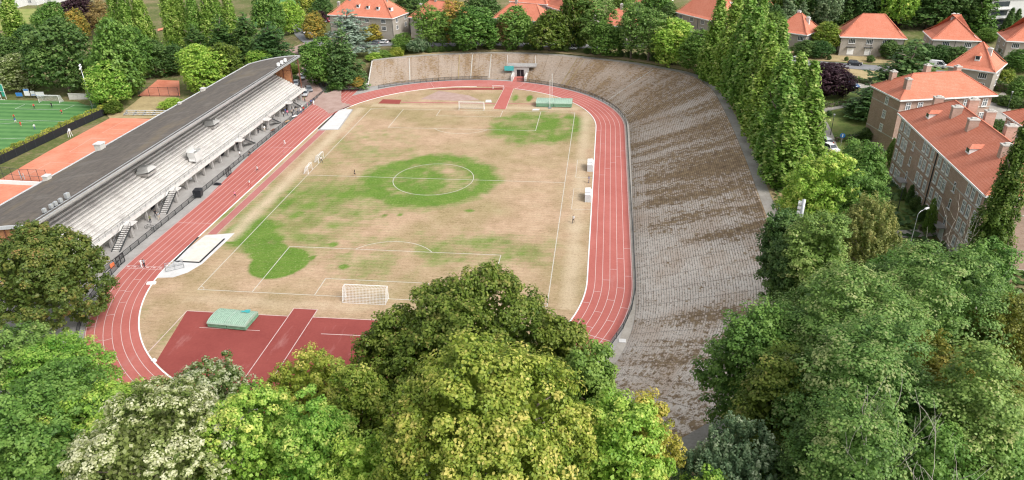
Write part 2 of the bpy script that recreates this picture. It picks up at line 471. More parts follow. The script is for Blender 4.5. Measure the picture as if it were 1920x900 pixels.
# ------------------------------------------------------------------ object helpers
class MB:
    """collects faces, links them as one mesh"""

    def __init__(self):
        self.v, self.f, self.m, self.uv = [], [], [], []

    def add(self, verts, faces, mi=0):
        k = len(self.v)
        self.v += [tuple(p) for p in verts]
        self.f += [tuple(i + k for i in f) for f in faces]
        self.m += [mi] * len(faces)
        return self

    def quad(self, a, b, c, d, mi=0):
        return self.add([a, b, c, d], [(0, 1, 2, 3)], mi)

    def box(self, x0, y0, z0, x1, y1, z1, mi=0):
        if x0 > x1: x0, x1 = x1, x0
        if y0 > y1: y0, y1 = y1, y0
        if z0 > z1: z0, z1 = z1, z0
        v = [(x0, y0, z0), (x1, y0, z0), (x1, y1, z0), (x0, y1, z0), (x0, y0, z1), (x1, y0, z1), (x1, y1, z1), (x0, y1, z1)]
        return self.add(v, [(3, 2, 1, 0), (4, 5, 6, 7), (0, 1, 5, 4), (1, 2, 6, 5), (2, 3, 7, 6), (3, 0, 4, 7)], mi)

    def beam(self, a, b, w, h=None, mi=0, up=(0, 0, 1)):
        h = h or w
        a, b = Vector(a), Vector(b)
        d = (b - a).normalized()
        s = d.cross(Vector(up))
        if s.length < 1e-4:
            s = d.cross(Vector((1, 0, 0)))
        s.normalize()
        t = s.cross(d)
        s *= w / 2
        t *= h / 2
        v = [a - s - t, a + s - t, a + s + t, a - s + t, b - s - t, b + s - t, b + s + t, b - s + t]
        return self.add(v, [(0, 1, 2, 3), (7, 6, 5, 4), (4, 5, 1, 0), (5, 6, 2, 1), (6, 7, 3, 2), (7, 4, 0, 3)], mi)

    def tube(self, pts, rad, n=6, mi=0, cap=True):
        pts = [Vector(p) for p in pts]
        if not hasattr(rad, "__len__"):
            rad = [rad] * len(pts)
        k = len(self.v)
        for i, p in enumerate(pts):
            d = (pts[min(i + 1, len(pts) - 1)] - pts[max(i - 1, 0)])
            d = d.normalized() if d.length > 1e-6 else Vector((0, 0, 1))
            s = d.cross(Vector((0, 0, 1)))
            if s.length < 1e-2:
                s = d.cross(Vector((0, 1, 0)))
            s.normalize()
            t = s.cross(d)
            for j in range(n):
                a = 2 * PI * j / n
                self.v.append(tuple(p + (s * math.cos(a) + t * math.sin(a)) * rad[i]))
        for i in range(len(pts) - 1):
            for j in range(n):
                a, b = k + i * n + j, k + i * n + (j + 1) % n
                self.f.append((a, a + n, b + n, b))
                self.m.append(mi)
        if cap:
            self.f.append(tuple(k + j for j in range(n)))
            self.f.append(tuple(k + (len(pts) - 1) * n + j for j in reversed(range(n))))
            self.m += [mi, mi]
        return self

    def prism(self, poly, a, b, axis='y', mi=0):
        """polygon in the plane across axis, pushed from a to b"""
        def P(p, t):
            return {'y': (p[0], t, p[1]), 'x': (t, p[0], p[1]), 'z': (p[0], p[1], t)}[axis]
        n = len(poly)
        v = [P(p, a) for p in poly] + [P(p, b) for p in poly]
        f = [tuple(range(n)), tuple(range(2 * n - 1, n - 1, -1))]
        f += [(i, i + n, (i + 1) % n + n, (i + 1) % n) for i in range(n)]
        return self.add(v, f, mi)

    def mesh(self, name, mats, smooth=False, fix=True, uv=False, bevel=0.0):
        me = bpy.data.meshes.new(name)
        me.from_pydata(self.v, [], self.f)
        for m in (mats if isinstance(mats, (list, tuple)) else [mats]):
            me.materials.append(MATS[m] if isinstance(m, str) else m)
        me.polygons.foreach_set("material_index", self.m)
        if fix or bevel:
            bm = bmesh.new()
            bm.from_mesh(me)
            bmesh.ops.recalc_face_normals(bm, faces=bm.faces)
            if bevel:
                es = [e for e in bm.edges if len(e.link_faces) == 2 and e.calc_face_angle(0) > 0.5]
                bmesh.ops.bevel(bm, geom=es, offset=bevel, segments=2, affect='EDGES', clamp_overlap=True)
            bm.to_mesh(me)
            bm.free()
        if smooth:
            me.polygons.foreach_set("use_smooth", [True] * len(me.polygons))
        if uv:
            box_uv(me)
        me.update()
        return me

    def build(self, name, mats, parent=None, **kw):
        return link(name, self.mesh(name, mats, **kw), parent)


def box_uv(me):
    """metres along and up each face"""
    lay = me.uv_layers.new(name="UVMap")
    co = me.vertices
    for p in me.polygons:
        n = p.normal
        t = Vector((0, 0, 1)).cross(n)
        t = t.normalized() if t.length > 1e-3 else Vector((1, 0, 0))
        b = n.cross(t)
        for li in p.loop_indices:
            c = co[me.loops[li].vertex_index].co
            lay.data[li].uv = (c.dot(t), c.dot(b))


def link(name, data, parent=None):
    o = bpy.data.objects.new(name, data)
    COL.objects.link(o)
    if parent is not None:
        o.parent = parent
    return o


def tag(o, label, cat, group=None):
    o["label"] = label
    o["category"] = cat
    if group:
        o["group"] = group
    return o


def thing(name, label, cat, loc=(0, 0, 0), rz=0.0, group=None):
    o = link(name, None)
    o.empty_display_size = 0.3
    o.location = loc
    o.rotation_euler = (0, 0, rz)
    return tag(o, label, cat, group)


def struct(o, kind="structure"):
    o["kind"] = kind
    return o


def copy_tree(root, loc, rz=0.0, scale=None, label=None, mats=None):
    """a copy of a thing with copies of its parts and sub-parts; mats maps part name -> {slot: material}"""
    def cp(o, parent):
        c = o.copy()
        COL.objects.link(c)
        c.parent = parent
        base = o.name.split(".")[0]
        if mats and base in mats:
            for i, mn in mats[base].items():
                c.material_slots[i].link = 'OBJECT'
                c.material_slots[i].material = MATS[mn]
        for ch in o.children:
            cp(ch, c)
        return c
    r = cp(root, None)
    r.location = loc
    r.rotation_euler = (0, 0, rz)
    if scale:
        r.scale = scale if hasattr(scale, "__len__") else (scale,) * 3
    if label:
        r["label"] = label
    return r


def drape(name, corners, mat, off=0.06, n=12, m=None, pix=True, flat=None):
    """four-cornered patch lying on the terrain"""
    m = m or n
    c = [Vector(hit(*p)) if pix else Vector((p[0], p[1], 0)) for p in corners]
    mb = MB()
    for i in range(n + 1):
        for j in range(m + 1):
            s, t = i / n, j / m
            p = (c[0] * (1 - s) + c[1] * s) * (1 - t) + (c[3] * (1 - s) + c[2] * s) * t
            z = flat if flat is not None else ground_z(p.x, p.y) + off
            mb.v.append((p.x, p.y, z))
    for i in range(n):
        for j in range(m):
            a = i * (m + 1) + j
            mb.f.append((a, a + m + 1, a + m + 2, a + 1))
            mb.m.append(0)
    o = mb.build(name, mat, fix=False)
    return struct(o)


def strip(name, pts, width, mat, off=0.08, pix=True, step=2.0, zf=None):
    """ribbon along a polyline on the terrain"""
    P = [Vector(hit(*p)) if pix else Vector((p[0], p[1], 0)) for p in pts]
    Q = []
    for a, b in zip(P[:-1], P[1:]):
        k = max(1, int((b - a).length / step))
        Q += [a.lerp(b, i / k) for i in range(k)]
    Q.append(P[-1])
    # smooth
    for _ in range(4):
        Q = [Q[0]] + [(Q[i - 1] + Q[i] * 2 + Q[i + 1]) / 4 for i in range(1, len(Q) - 1)] + [Q[-1]]
    mb = MB()
    for i, p in enumerate(Q):
        d = Q[min(i + 1, len(Q) - 1)] - Q[max(i - 1, 0)]
        s = Vector((-d.y, d.x, 0)).normalized() * width / 2
        for k in (-1, -0.33, 0.33, 1):
            q = p + s * k
            mb.v.append((q.x, q.y, (zf if zf is not None else ground_z(q.x, q.y) + off)))
    for i in range(len(Q) - 1):
        for k in range(3):
            a = i * 4 + k
            mb.f.append((a, a + 4, a + 5, a + 1))
            mb.m.append(0)
    return struct(mb.build(name, mat, fix=True))
# ================================================================== GROUND
CX, YB, YT, RI, NL, LW = -1.8, -42.0, 38.0, 38.0, 6, 1.25
RO = RI + NL * LW


def oval(s, r):
    """point on the oval at offset radius r; s runs 0..4: right straight up, top bend, left straight down, bottom bend"""
    k, t = int(s) % 4, s - int(s)
    if k == 0: return (CX + r, YB + (YT - YB) * t)
    if k == 1: return (CX + r * math.cos(PI * t), YT + r * math.sin(PI * t))
    if k == 2: return (CX - r, YT + (YB - YT) * t)
    return (CX + r * math.cos(PI + PI * t), YB + r * math.sin(PI + PI * t))


# terrace stations: foot (x, y), top (x, y), top height
STN = [((-37.6, 73.8), (-40.5, 90.0), 4.4), ((-29.0, 78.6), (-32.6, 93.6), 4.5), ((-20.0, 81.6), (-23.4, 96.8), 4.6), ((-8.0, 84.2), (-10.0, 99.8), 4.7),
       ((4.0, 84.6), (3.0, 100.9), 4.7), ((15.0, 81.6), (16.0, 99.3), 4.8), ((24.0, 77.2), (29.0, 95.2), 4.9), ((33.5, 69.0), (44.0, 87.2), 5.3), ((39.5, 60.5), (55.4, 78.8), 5.6),
       ((43.2, 51.0), (63.4, 70.3), 5.9), ((44.8, 42.5), (67.6, 56.0), 6.1), ((45.0, 32.0), (68.4, 40.0), 6.3), ((44.9, 15.0), (68.5, 18.0), 6.5), ((44.8, 0.0), (68.3, 0.0), 6.5),
       ((44.6, -15.0), (67.9, -15.0), 6.5), ((44.4, -30.0), (67.5, -30.0), 6.5), ((44.3, -43.0), (67.0, -43.5), 6.5), ((44.0, -52.0), (65.8, -54.5), 6.5), ((42.6, -60.0), (62.4, -66.0), 6.5),
       ((40.2, -66.5), (57.0, -76.5), 6.4), ((37.2, -71.0), (50.5, -84.0), 6.3), ((32.8, -75.8), (42.5, -90.0), 6.2), ((26.5, -80.6), (32.5, -95.0), 6.0)]


def spline(P, n):
    """Catmull-Rom through rows of P, n samples per span"""
    P = np.asarray(P, float)
    Q = np.vstack([2 * P[0] - P[1], P, 2 * P[-1] - P[-2]])
    out = []
    for i in range(1, len(Q) - 2):
        for k in range(n):
            t = k / n
            a, b, c, d = Q[i - 1], Q[i], Q[i + 1], Q[i + 2]
            out.append(0.5 * ((2 * b) + (-a + c) * t + (2 * a - 5 * b + 4 * c - d) * t * t + (-a + 3 * b - 3 * c + d) * t ** 3))
    out.append(Q[-2])
    return np.array(out)


TS = spline([(*f, *t, h) for f, t, h in STN], 12)          # foot x, y, top x, y, height
TF, TT, TH = TS[:, :2], TS[:, 2:4], TS[:, 4]
TD = (TT - TF) / np.linalg.norm(TT - TF, axis=1)[:, None]   # outward
PATHW = 2.3
TO = TT + TD * PATHW

# ground: radial rings out from the edge of the bowl
left_edge = [(x, y) for x, y in ((20, -99), (5, -101), (-12, -100), (-28, -96), (-42, -89), (-53, -80), (-61, -70), (-68, -60), (-74, -56), (-75.5, -45), (-75.5, -20), (-75.5, 10), (-75.5, 40), (-75.5, 62), (-73, 70), (-66, 74), (-60, 80), (-52, 86), (-46, 89))]
dense = []
for a, b in zip(left_edge[:-1], left_edge[1:]):
    k = max(1, int(math.hypot(b[0] - a[0], b[1] - a[1]) / 4))
    dense += [(a[0] + (b[0] - a[0]) * i / k, a[1] + (b[1] - a[1]) * i / k) for i in range(k)]
dense.append(left_edge[-1])
loop = [tuple(p) for p in TO[::3]] + dense
LN = len(loop)
cen = np.array([-4.0, -2.0])
rings = [0, 0.6, 2, 4, 6.5, 9, 12, 15, 18.5, 22, 26, 30, 35, 40, 46, 52, 59, 66, 74, 83, 93, 104, 117, 132, 150, 170, 195, 225, 260, 300, 350, 420, 520, 700, 1000, 1600]
mb = MB()
inner_z = []
for (x, y) in loop:
    mb.v.append((x, y, -0.35))
for d in rings:
    for (x, y) in loop:
        v = np.array([x, y]) - cen
        L = np.linalg.norm(v)
        q = np.array([x, y]) + v / L * d
        z = ground_z(q[0], q[1])
        if q[0] < -76 and q[1] < 62:
            z = min(z, -3.02)
        if x < -40 and d == 0 and y > -60:
            z = min(z, -0.02)
        mb.v.append((q[0], q[1], z))
for r in range(len(rings)):
    for i in range(LN):
        a, b = r * LN + i, r * LN + (i + 1) % LN
        mb.f.append((a, b, b + LN, a + LN))
        mb.m.append(0)
c0 = len(mb.v)
mb.v.append((cen[0], cen[1], -0.35))
for i in range(LN):
    mb.f.append((c0, (i + 1) % LN, i))
    mb.m.append(0)


def ground_mat():
    m, nt, out = _new("ground_cover")
    v = coords(nt)
    f = math_(nt, 'ADD', math_(nt, 'MULTIPLY', noise(nt, v, 0.05, 6, 0.65), 0.6), math_(nt, 'MULTIPLY', noise(nt, v, 0.9, 4, 0.7), 0.4))
    c = ramp(nt, f, [(0.3, (0.055, 0.075, 0.025)), (0.47, (0.12, 0.14, 0.045)), (0.56, (0.22, 0.18, 0.10)), (0.7, (0.33, 0.25, 0.14))])
    finish(nt, out, c, 0.95, spec=0.1)


ground_mat()
struct(mb.build("ground", "ground_cover", fix=True))

# concrete apron under and around the track
mb = MB()
ap = [(-75.4, -50), (-60, -68), (-46, -80), (-25, -90), (0, -93), (25, -90), (36, -72.5)] + [tuple(p) for p in TF[::-6] if p[1] > -72] + [(-40, 74), (-48, 80), (-60, 77), (-70, 70), (-75.4, 60)]
mb.add([(x, y, -0.02) for x, y in ap], [tuple(range(len(ap)))])
struct(mb.build("apron_paving", "apron_concrete", fix=True))
# strip of worn concrete between track and terrace foot, right hand side
mb = MB()
sel = [i for i in range(len(TF)) if TF[i][1] < 60 and TF[i][0] > 20 or i > 150]
for i in sel:
    p = TF[i] - TD[i] * 0.0
    q = TF[i] - TD[i] * 1.4
    mb.v += [(p[0], p[1], 0.002), (q[0], q[1], 0.002)]
for k in range(len(sel) - 1):
    mb.f.append((2 * k, 2 * k + 2, 2 * k + 3, 2 * k + 1)); mb.m.append(0)
struct(mb.build("terrace_walkway", "path_concrete", fix=True))

# ================================================================== TRACK
NS = 64
S = [i / 8 for i in range(8)] + [1 + i / NS for i in range(NS)] + [2 + i / 8 for i in range(8)] + [3 + i / NS for i in range(NS)]
mb = MB()
for s in S:
    for r in (RI - 0.05, RI + 2.5, RI + 5, RO + 0.12):
        x, y = oval(s, r)
        mb.v.append((x, y, 0.010))
for i in range(len(S)):
    for k in range(3):
        a, b = i * 4 + k, ((i + 1) % len(S)) * 4 + k
        mb.f.append((a, a + 1, b + 1, b)); mb.m.append(0)
struct(mb.build("running_track", "track_red"))
mb = MB()
ch = [(CX - RO - 0.1, -14), (CX - RI + 0.05, -14), (CX - RI + 0.05, 71.0), (-48.5, 68.5), (-49.3, 62), (-49.3, 12)]
mb.add([(x, y, 0.005) for x, y in ch], [tuple(range(len(ch)))])
struct(mb.build("sprint_straight", "track_red", fix=True))

lines = MB()


def ring_line(r, w, z=0.016, s0=0, s1=4, n=200):
    k = len(lines.v)
    for i in range(n + 1):
        s = s0 + (s1 - s0) * i / n
        for rr in (r - w / 2, r + w / 2):
            x, y = oval(s if s < 4 else 3.99999, rr)
            lines.v.append((x, y, z))
    for i in range(n):
        a = k + 2 * i
        lines.f.append((a, a + 1, a + 3, a + 2)); lines.m.append(0)


for i in range(1, NL + 1):
    ring_line(RI + i * LW, 0.085 if i < NL else 0.11, n=260)


def flat_line(mb_, a, b, w, z):
    a, b = Vector((*a[:2], z)), Vector((*b[:2], z))
    d = (b - a).normalized()
    s = Vector((-d.y, d.x, 0)) * w / 2
    mb_.quad(a - s, b - s, b + s, a + s)


for i in range(0, NL + 2):
    x = CX - RI - i * LW
    if i <= NL:
        flat_line(lines, (x, 38.5), (x, 69.5 - i * 0.2), 0.10, 0.020)
flat_line(lines, (CX - RO - 1.25, 14), (CX - RO - 1.25, 67), 0.10, 0.020)


def stag(u, v, lanes=1, w=0.09, side=0):
    """cross line over the lane under pixel (u, v)"""
    p = at(u, v)
    x, y = p[0], p[1]
    if YB <= y <= YT:
        r = abs(x - CX)
        sg = 1 if x > CX else -1
        k = max(0, min(NL - 1, int((r - RI) / LW)))
        r0, r1 = RI + k * LW, RI + (k + lanes) * LW
        flat_line(lines, (CX + sg * r0, y), (CX + sg * r1, y), w, 0.021)
    else:
        cyy = YT if y > YT else YB
        a = math.atan2(y - cyy, x - CX)
        r = math.hypot(y - cyy, x - CX)
        k = max(0, min(NL - 1, int((r - RI) / LW)))
        r0, r1 = RI + k * LW, RI + (k + lanes) * LW
        flat_line(lines, (CX + r0 * math.cos(a), cyy + r0 * math.sin(a)), (CX + r1 * math.cos(a), cyy + r1 * math.sin(a)), w, 0.021)


for u, v in ((1132, 270), (1128, 328), (1139, 316), (1150, 305), (1159, 294), (1168, 283), (1173, 466), (1162, 485), (1149, 505), (1136, 525), (1122, 547),
             (1176, 518), (1163, 540), (1147, 563), (1128, 586), (1098, 611), (1104, 568), (1173, 578), (1150, 603), (1139, 644), (1140, 656),
             (262, 524), (244, 546), (232, 545), (204, 569), (232, 567), (180, 592), (210, 590), (160, 615), (191, 638), (209, 635), (192, 686), (232, 701), (300, 471)):
    stag(u, v)
for u, v, n in ((1100, 245, 6), (1080, 636, 6), (1095, 664, 6)):
    p = at(u, v)
    stag(u + 14, v, 1)
for yy in (at(265, 499)[1], at(262, 504)[1], at(470, 275)[1], at(356, 418)[1]):
    flat_line(lines, (CX - RI, yy), (CX - RO, yy), 0.10, 0.022)
for aa in (-0.40, -0.56):
    flat_line(lines, (CX + RI * math.cos(aa), YB + RI * math.sin(aa)), (CX + RO * math.cos(aa), YB + RO * math.sin(aa)), 0.12, 0.022)
for aa in (1.95, 1.25):
    flat_line(lines, (CX + RI * math.cos(aa), YT + RI * math.sin(aa)), (CX + RO * math.cos(aa), YT + RO * math.sin(aa)), 0.08, 0.022)
for i in range(NL):
    x = CX - RI - (i + 0.5) * LW
    y0 = at(263, 501)[1]
    flat_line(lines, (x - 0.25, y0), (x + 0.25, y0), 0.35, 0.022)
struct(lines.build("track_lane_lines", "lane_paint", fix=True))
# inner kerb
mb = MB()
n = 300
for i in range(n):
    for r, z in ((RI - 0.20, 0.0), (RI - 0.20, 0.07), (RI + 0.02, 0.07), (RI + 0.02, 0.0)):
        x, y = oval(4 * i / n, r)
        mb.v.append((x, y, z))
for i in range(n):
    if 0.02 < (4 * i / n - 1.37) < 0.13:
        continue
    a, b = 4 * i, 4 * ((i + 1) % n)
    for k in range(3):
        mb.f.append((a + k, b + k, b + k + 1, a + k + 1)); mb.m.append(0)
struct(mb.build("track_kerb", "white_paint", fix=True))

# ================================================================== PITCH
step = 0.5
xs = np.arange(-40.5, 37.2, step)
ys = np.arange(-81, 77, step)
X, Y = np.meshgrid(xs, ys)
rng = np.random.default_rng(3)


def ell(u, v, ru, rv, soft=0.25, inner=0.0):
    """irrigated patch: centre and half sizes in survey pixels, turned into metres"""
    c = at(u, v); a = at(u + ru, v); b = at(u, v - rv); b2 = at(u, v + rv)
    rx = np.hypot(a[0] - c[0], a[1] - c[1]); ry = abs(b[1] - b2[1]) / 2
    cy = (b[1] + b2[1]) / 2
    d = np.sqrt(((X - c[0]) / rx) ** 2 + ((Y - cy) / ry) ** 2)
    e = np.clip((1 - d) / soft + 0.5, 0, 1)
    if inner:
        e *= np.clip(0.45 + (d - inner) * 1.6, 0.35, 1)
    return e


green = np.zeros_like(X)
for args, amp in (((802, 340, 128, 50, 0.3, 0.45), 0.95), ((770, 345, 75, 35, 0.6), 0.75), ((1005, 240, 92, 31, 0.4), 0.66), ((1060, 236, 40, 22, 0.6), 0.75), ((522, 494, 54, 30, 0.15), 1.0), ((466, 436, 46, 30, 0.4), 0.95), ((488, 456, 40, 22, 0.5), 0.9), ((512, 478, 46, 14, 0.4), 0.9), ((505, 420, 34, 12, 0.7), 0.6),
                  ((505, 468, 34, 14, 0.3), 0.95), ((540, 488, 30, 22, 0.3), 1.0), ((553, 402, 26, 6, 0.4), 0.85), ((590, 380, 170, 46, 0.8), 0.52), ((640, 370, 60, 25, 0.9), 0.37), ((900, 468, 135, 32, 0.8), 0.46), ((690, 490, 90, 36, 0.9), 0.31), ((640, 460, 70, 25, 0.9), 0.28),
                  ((690, 275, 70, 35, 0.9), 0.28), ((625, 458, 9, 5, 0.4), 0.85), ((586, 484, 6, 5, 0.4), 0.8), ((645, 368, 6, 4, 0.4), 0.9), ((645, 500, 10, 5, 0.5), 0.8), ((722, 404, 7, 3, .5), 0.8), ((750, 403, 6, 3, .5), 0.8),
                  ((700, 455, 40, 20, .9), 0.28), ((720, 500, 40, 25, .9), 0.25), ((820, 480, 60, 22, .9), 0.25), ((480, 410, 30, 10, .6), 0.6), ((580, 350, 90, 16, .9), 0.31), ((880, 395, 10, 3, .5), .7), ((993, 184, 6, 6, .5), .9), ((965, 185, 5, 7, .6), .5), ((520, 364, 8, 4, .5), .8), ((492, 391, 8, 4, .5), .8), ((612, 419, 40, 14, .8), .55), ((590, 447, 45, 12, .8), .5), ((300, 640, 12, 26, 0.9), 0.25), ((262, 590, 10, 40, 0.9), 0.22)):
    green = np.maximum(green, amp * ell(*args))
bare = np.zeros_like(X)
hw, hl = 29.9, 51.05
bare = np.maximum(bare, np.exp(-((X - 33.2) / 1.9) ** 2) * (np.abs(Y) < 52) * 0.62)
bare = np.maximum(bare, np.exp(-((X + 33.2) / 2.0) ** 2) * (Y > -34) * (Y < 52) * 0.72)
bare = np.maximum(bare, np.exp(-((Y - 54.2) / 2.0) ** 2) * (np.abs(X) < 31) * 0.65)
bare = np.maximum(bare, np.exp(-((Y + 54.0) / 2.2) ** 2) * (np.abs(X) < 31) * 0.45)
bare = np.maximum(bare, np.exp(-(X / 5) ** 2 - ((Y - 49.5) / 3) ** 2) * 0.5)
bare = np.maximum(bare, np.exp(-(X / 6) ** 2 - ((Y + 49) / 4) ** 2) * 0.4)
for cx_, cy_, sr in ((12, -44, 6), (-10, -40, 5), (22, -12, 7), (5, 22, 9), (-18, 20, 6), (15, -25, 6)):
    bare = np.maximum(bare, np.exp(-((X - cx_) ** 2 + ((Y - cy_) * 1.4) ** 2) / sr ** 2) * 0.22)
def fract(sc, off, oct_=4):
    o_ = np.zeros(X.size)
    for i_, (a_, b_) in enumerate(zip(X.ravel(), Y.ravel())):
        o_[i_] = mnoise.fractal(Vector((a_ * sc + off, b_ * sc, off)), 0.9, 2.1, oct_)
    return o_.reshape(X.shape)


f1, f2, f3 = fract(0.16, 3.0), fract(0.055, 11.0), fract(0.55, 5.0, 3)
green = np.clip(green * 1.08 + (0.26 * f1 + 0.24 * f3) * (green > 0.02) + 0.16 * f1 * green + 0.05 * f2, 0, 1.1)
olive = np.clip(0.32 + 0.9 * f2 + 0.35 * f1, 0, 0.9)
bare = np.clip(bare + 0.18 * f1, 0, 1)
ny, nx = X.shape
idx = np.arange(ny * nx).reshape(ny, nx)
Xc = (X[:-1, :-1] + X[1:, 1:]) / 2
Yc = (Y[:-1, :-1] + Y[1:, 1:]) / 2
dy = np.maximum(0, np.maximum(Yc - YT, YB - Yc))
inside = np.hypot(Xc - CX, dy) < RI + 0.35
Q = np.stack([idx[:-1, :-1], idx[:-1, 1:], idx[1:, 1:], idx[1:, :-1]], -1)[inside]


def quick_mesh(name, verts, quads, mat, attrs=None, nv=4):
    me = bpy.data.meshes.new(name)
    verts = np.ascontiguousarray(verts, np.float32)
    quads = np.ascontiguousarray(quads, np.int32)
    me.vertices.add(len(verts))
    me.vertices.foreach_set("co", verts.ravel())
    me.loops.add(quads.size)
    me.loops.foreach_set("vertex_index", quads.ravel())
    me.polygons.add(len(quads))
    me.polygons.foreach_set("loop_start", np.arange(0, quads.size, nv, dtype=np.int32))
    for k, (dom, arr) in (attrs or {}).items():
        a = me.attributes.new(k, 'FLOAT', dom)
        a.data.foreach_set("value", np.ascontiguousarray(arr, np.float32).ravel())
    me.materials.append(MATS[mat])
    me.update(calc_edges=True)
    return me


pm = quick_mesh("pitch", np.stack([X.ravel(), Y.ravel(), 0 * X.ravel()], -1), Q, "pitch_grass",
                {"green": ('POINT', green), "bare": ('POINT', bare), "olive": ('POINT', olive)})
struct(link("football_pitch", pm))

pl = MB()
z = 0.008
lw = 0.14


def seg(a, b, w=lw, mb_=None):
    flat_line(mb_ or pl, a, b, w, z)


for sx in (-1, 1):
    seg((sx * hw, -hl), (sx * hw, hl))
for sy in (-1, 1):
    seg((-hw, sy * hl), (hw, sy * hl))
    y1, y2 = sy * (hl - 16.5), sy * (hl - 5.5)
    seg((-20.16, y1), (20.16, y1)); seg((-20.16, y1), (-20.16, sy * hl)); seg((20.16, y1), (20.16, sy * hl))
    seg((-9.16, y2), (9.16, y2)); seg((-9.16, y2), (-9.16, sy * hl)); seg((9.16, y2), (9.16, sy * hl))
    ps = sy * (hl - 11)
    a0 = math.acos(5.5 / 9.15)
    for i in range(20):
        t0, t1 = -a0 + 2 * a0 * i / 20, -a0 + 2 * a0 * (i + 1) / 20
        seg((9.15 * math.sin(t0), ps - sy * 9.15 * math.cos(t0)), (9.15 * math.sin(t1), ps - sy * 9.15 * math.cos(t1)))
    for sx in (-1, 1):
        for i in range(5):
            t0, t1 = PI / 2 * i / 5, PI / 2 * (i + 1) / 5
            seg((sx * (hw - math.cos(t0)), sy * (hl - math.sin(t0))), (sx * (hw - math.cos(t1)), sy * (hl - math.sin(t1))), 0.1)
seg((-hw, 0), (hw, 0))
for i in range(64):
    t0, t1 = 2 * PI * i / 64, 2 * PI * (i + 1) / 64
    seg((9.15 * math.cos(t0), 9.15 * math.sin(t0)), (9.15 * math.cos(t1), 9.15 * math.sin(t1)))
for (x0, y0, x1, y1) in ((*at(1083, 300)[:2], *at(1103, 333)[:2]), (*at(1076, 354)[:2], *at(1098, 393)[:2])):
    seg((x0, y0), (36.0, y0), 0.1); seg((x0, y1), (36.0, y1), 0.1); seg((x0, y0), (x0, y1), 0.1)
struct(pl.build("pitch_lines", "worn_line_paint", fix=True))


# field event areas ------------------------------------------------
def flat(name, pts, mat, z, pix=False):
    mb_ = MB()
    P = [at(*p)[:2] if pix else p for p in pts]
    mb_.add([(x, y, z) for x, y in P], [tuple(range(len(P)))])
    return struct(mb_.build(name, mat, fix=True))


ys0 = -57.6
a0 = math.asin((ys0 - YB) / (RI - 0.3))
arc = [(CX + (RI - 0.3) * math.cos(t), YB + (RI - 0.3) * math.sin(t)) for t in np.linspace(PI + 0.88, 2 * PI - 0.95, 40)]
arc = [(-28.3, ys0)] + [p for p in arc if p[0] > -28.3 and p[0] < 14] + [(14, ys0 + 0.3)]
flat("high_jump_fan", arc, "tartan_dark", 0.005)
x0, x1 = at(549, 581)[0], at(595, 581)[0]
flat("javelin_runway", [(x0, -55.3), (x1, -55.3), (x1, -79), (x0, -79)], "tartan_dark", 0.009)
fl = MB()
for xx in (x0, x1):
    flat_line(fl, (xx, -55.3), (xx, -78.5), 0.12, 0.014)
flat_line(fl, (x0, -55.3), (x1, -55.3), 0.1, 0.014)
flat_line(fl, (-28.3, ys0), (x0, ys0), 0.14, 0.014)
flat_line(fl, (x1, ys0 + .1), (14, ys0 + .3), 0.14, 0.014)
flat_line(fl, (-28.3, ys0), (-28.3, -69.2), 0.14, 0.014)
p, q = at(374, 614), at(487, 620)
flat_line(fl, p, q, 0.1, 0.015)
p, q = at(602, 626), at(693, 630)
flat_line(fl, p, q, 0.14, 0.015)
struct(fl.build("field_event_lines", "lane_paint", fix=True))
flat("far_runway", [(925, 204), (948, 205), (963, 166), (946, 164)], "track_red", 0.005, True)
fr = MB()
flat_line(fr, at(925, 204), at(946, 164), 0.12, 0.011); flat_line(fr, at(948, 205), at(963, 166), 0.12, 0.011)
struct(fr.build("far_runway_lines", "lane_paint", fix=True))
flat("far_takeoff_pad", [(709, 194), (749, 195), (753, 187), (718, 186)], "tartan_dark", 0.005, True)
flat("far_thin_runway", [(752, 192.5), (1013, 195.8), (1013, 194.6), (752, 190.8)], "runway_pink", 0.004, True)
flat("far_dark_strip", [(800, 168.5), (945, 168.5), (946, 164.5), (850, 165)], "tartan_dark", 0.004, True)
flat("far_dark_strip_east", [(966, 167.5), (1010, 172.6), (1000, 170.5), (968, 166)], "tartan_dark", 0.004, True)
flat("throwing_sector", [(788, 186), (855, 189), (900, 188), (880, 179), (823, 170)], "brick_paving", 0.003, True)
flat("throwing_circle", [(910, 192), (922, 192), (921, 187), (911, 187)], "cover_white", 0.006, True)
flat("far_white_mat", [(997, 207), (1011, 207), (1012, 204), (1000, 204)], "cover_white", 0.006, True)
# long jump along the left straight
xr0, xr1 = at(480, 359)[0], at(480, 380)[0]
flat("long_jump_runway", [(-38.55, -31.0), (-36.65, -31.0), (-36.65, 31.0), (-38.55, 31.0)], "runway_pink", 0.006)
lj = MB()
for xx in (-38.55, -36.65):
    flat_line(lj, (xx, -31), (xx, 31), 0.08, 0.012)
struct(lj.build("long_jump_lines", "worn_line_paint", fix=True))
flat("long_jump_slab", [(290, 521), (330, 487), (350, 468), (385, 441), (440, 437), (425, 452), (379, 495), (352, 511), (325, 520)], "cover_white", 0.002, True)
flat("sand_pit_bed", [(340, 489), (373, 491), (418, 448), (383, 444)], "sand", 0.012, True)
flat("far_pit_slab", [(594, 245), (636, 243), (663, 205), (640, 203)], "apron_concrete", 0.003, True)


def edging(name, label, pts):
    mb_ = MB()
    P = [at(*p) for p in pts]
    for a, b in zip(P[:-1], P[1:]):
        mb_.beam((a[0], a[1], 0.04), (b[0], b[1], 0.04), 0.32, 0.12)
    o = mb_.build(name, "rubber")
    return tag(o, label, "edging")


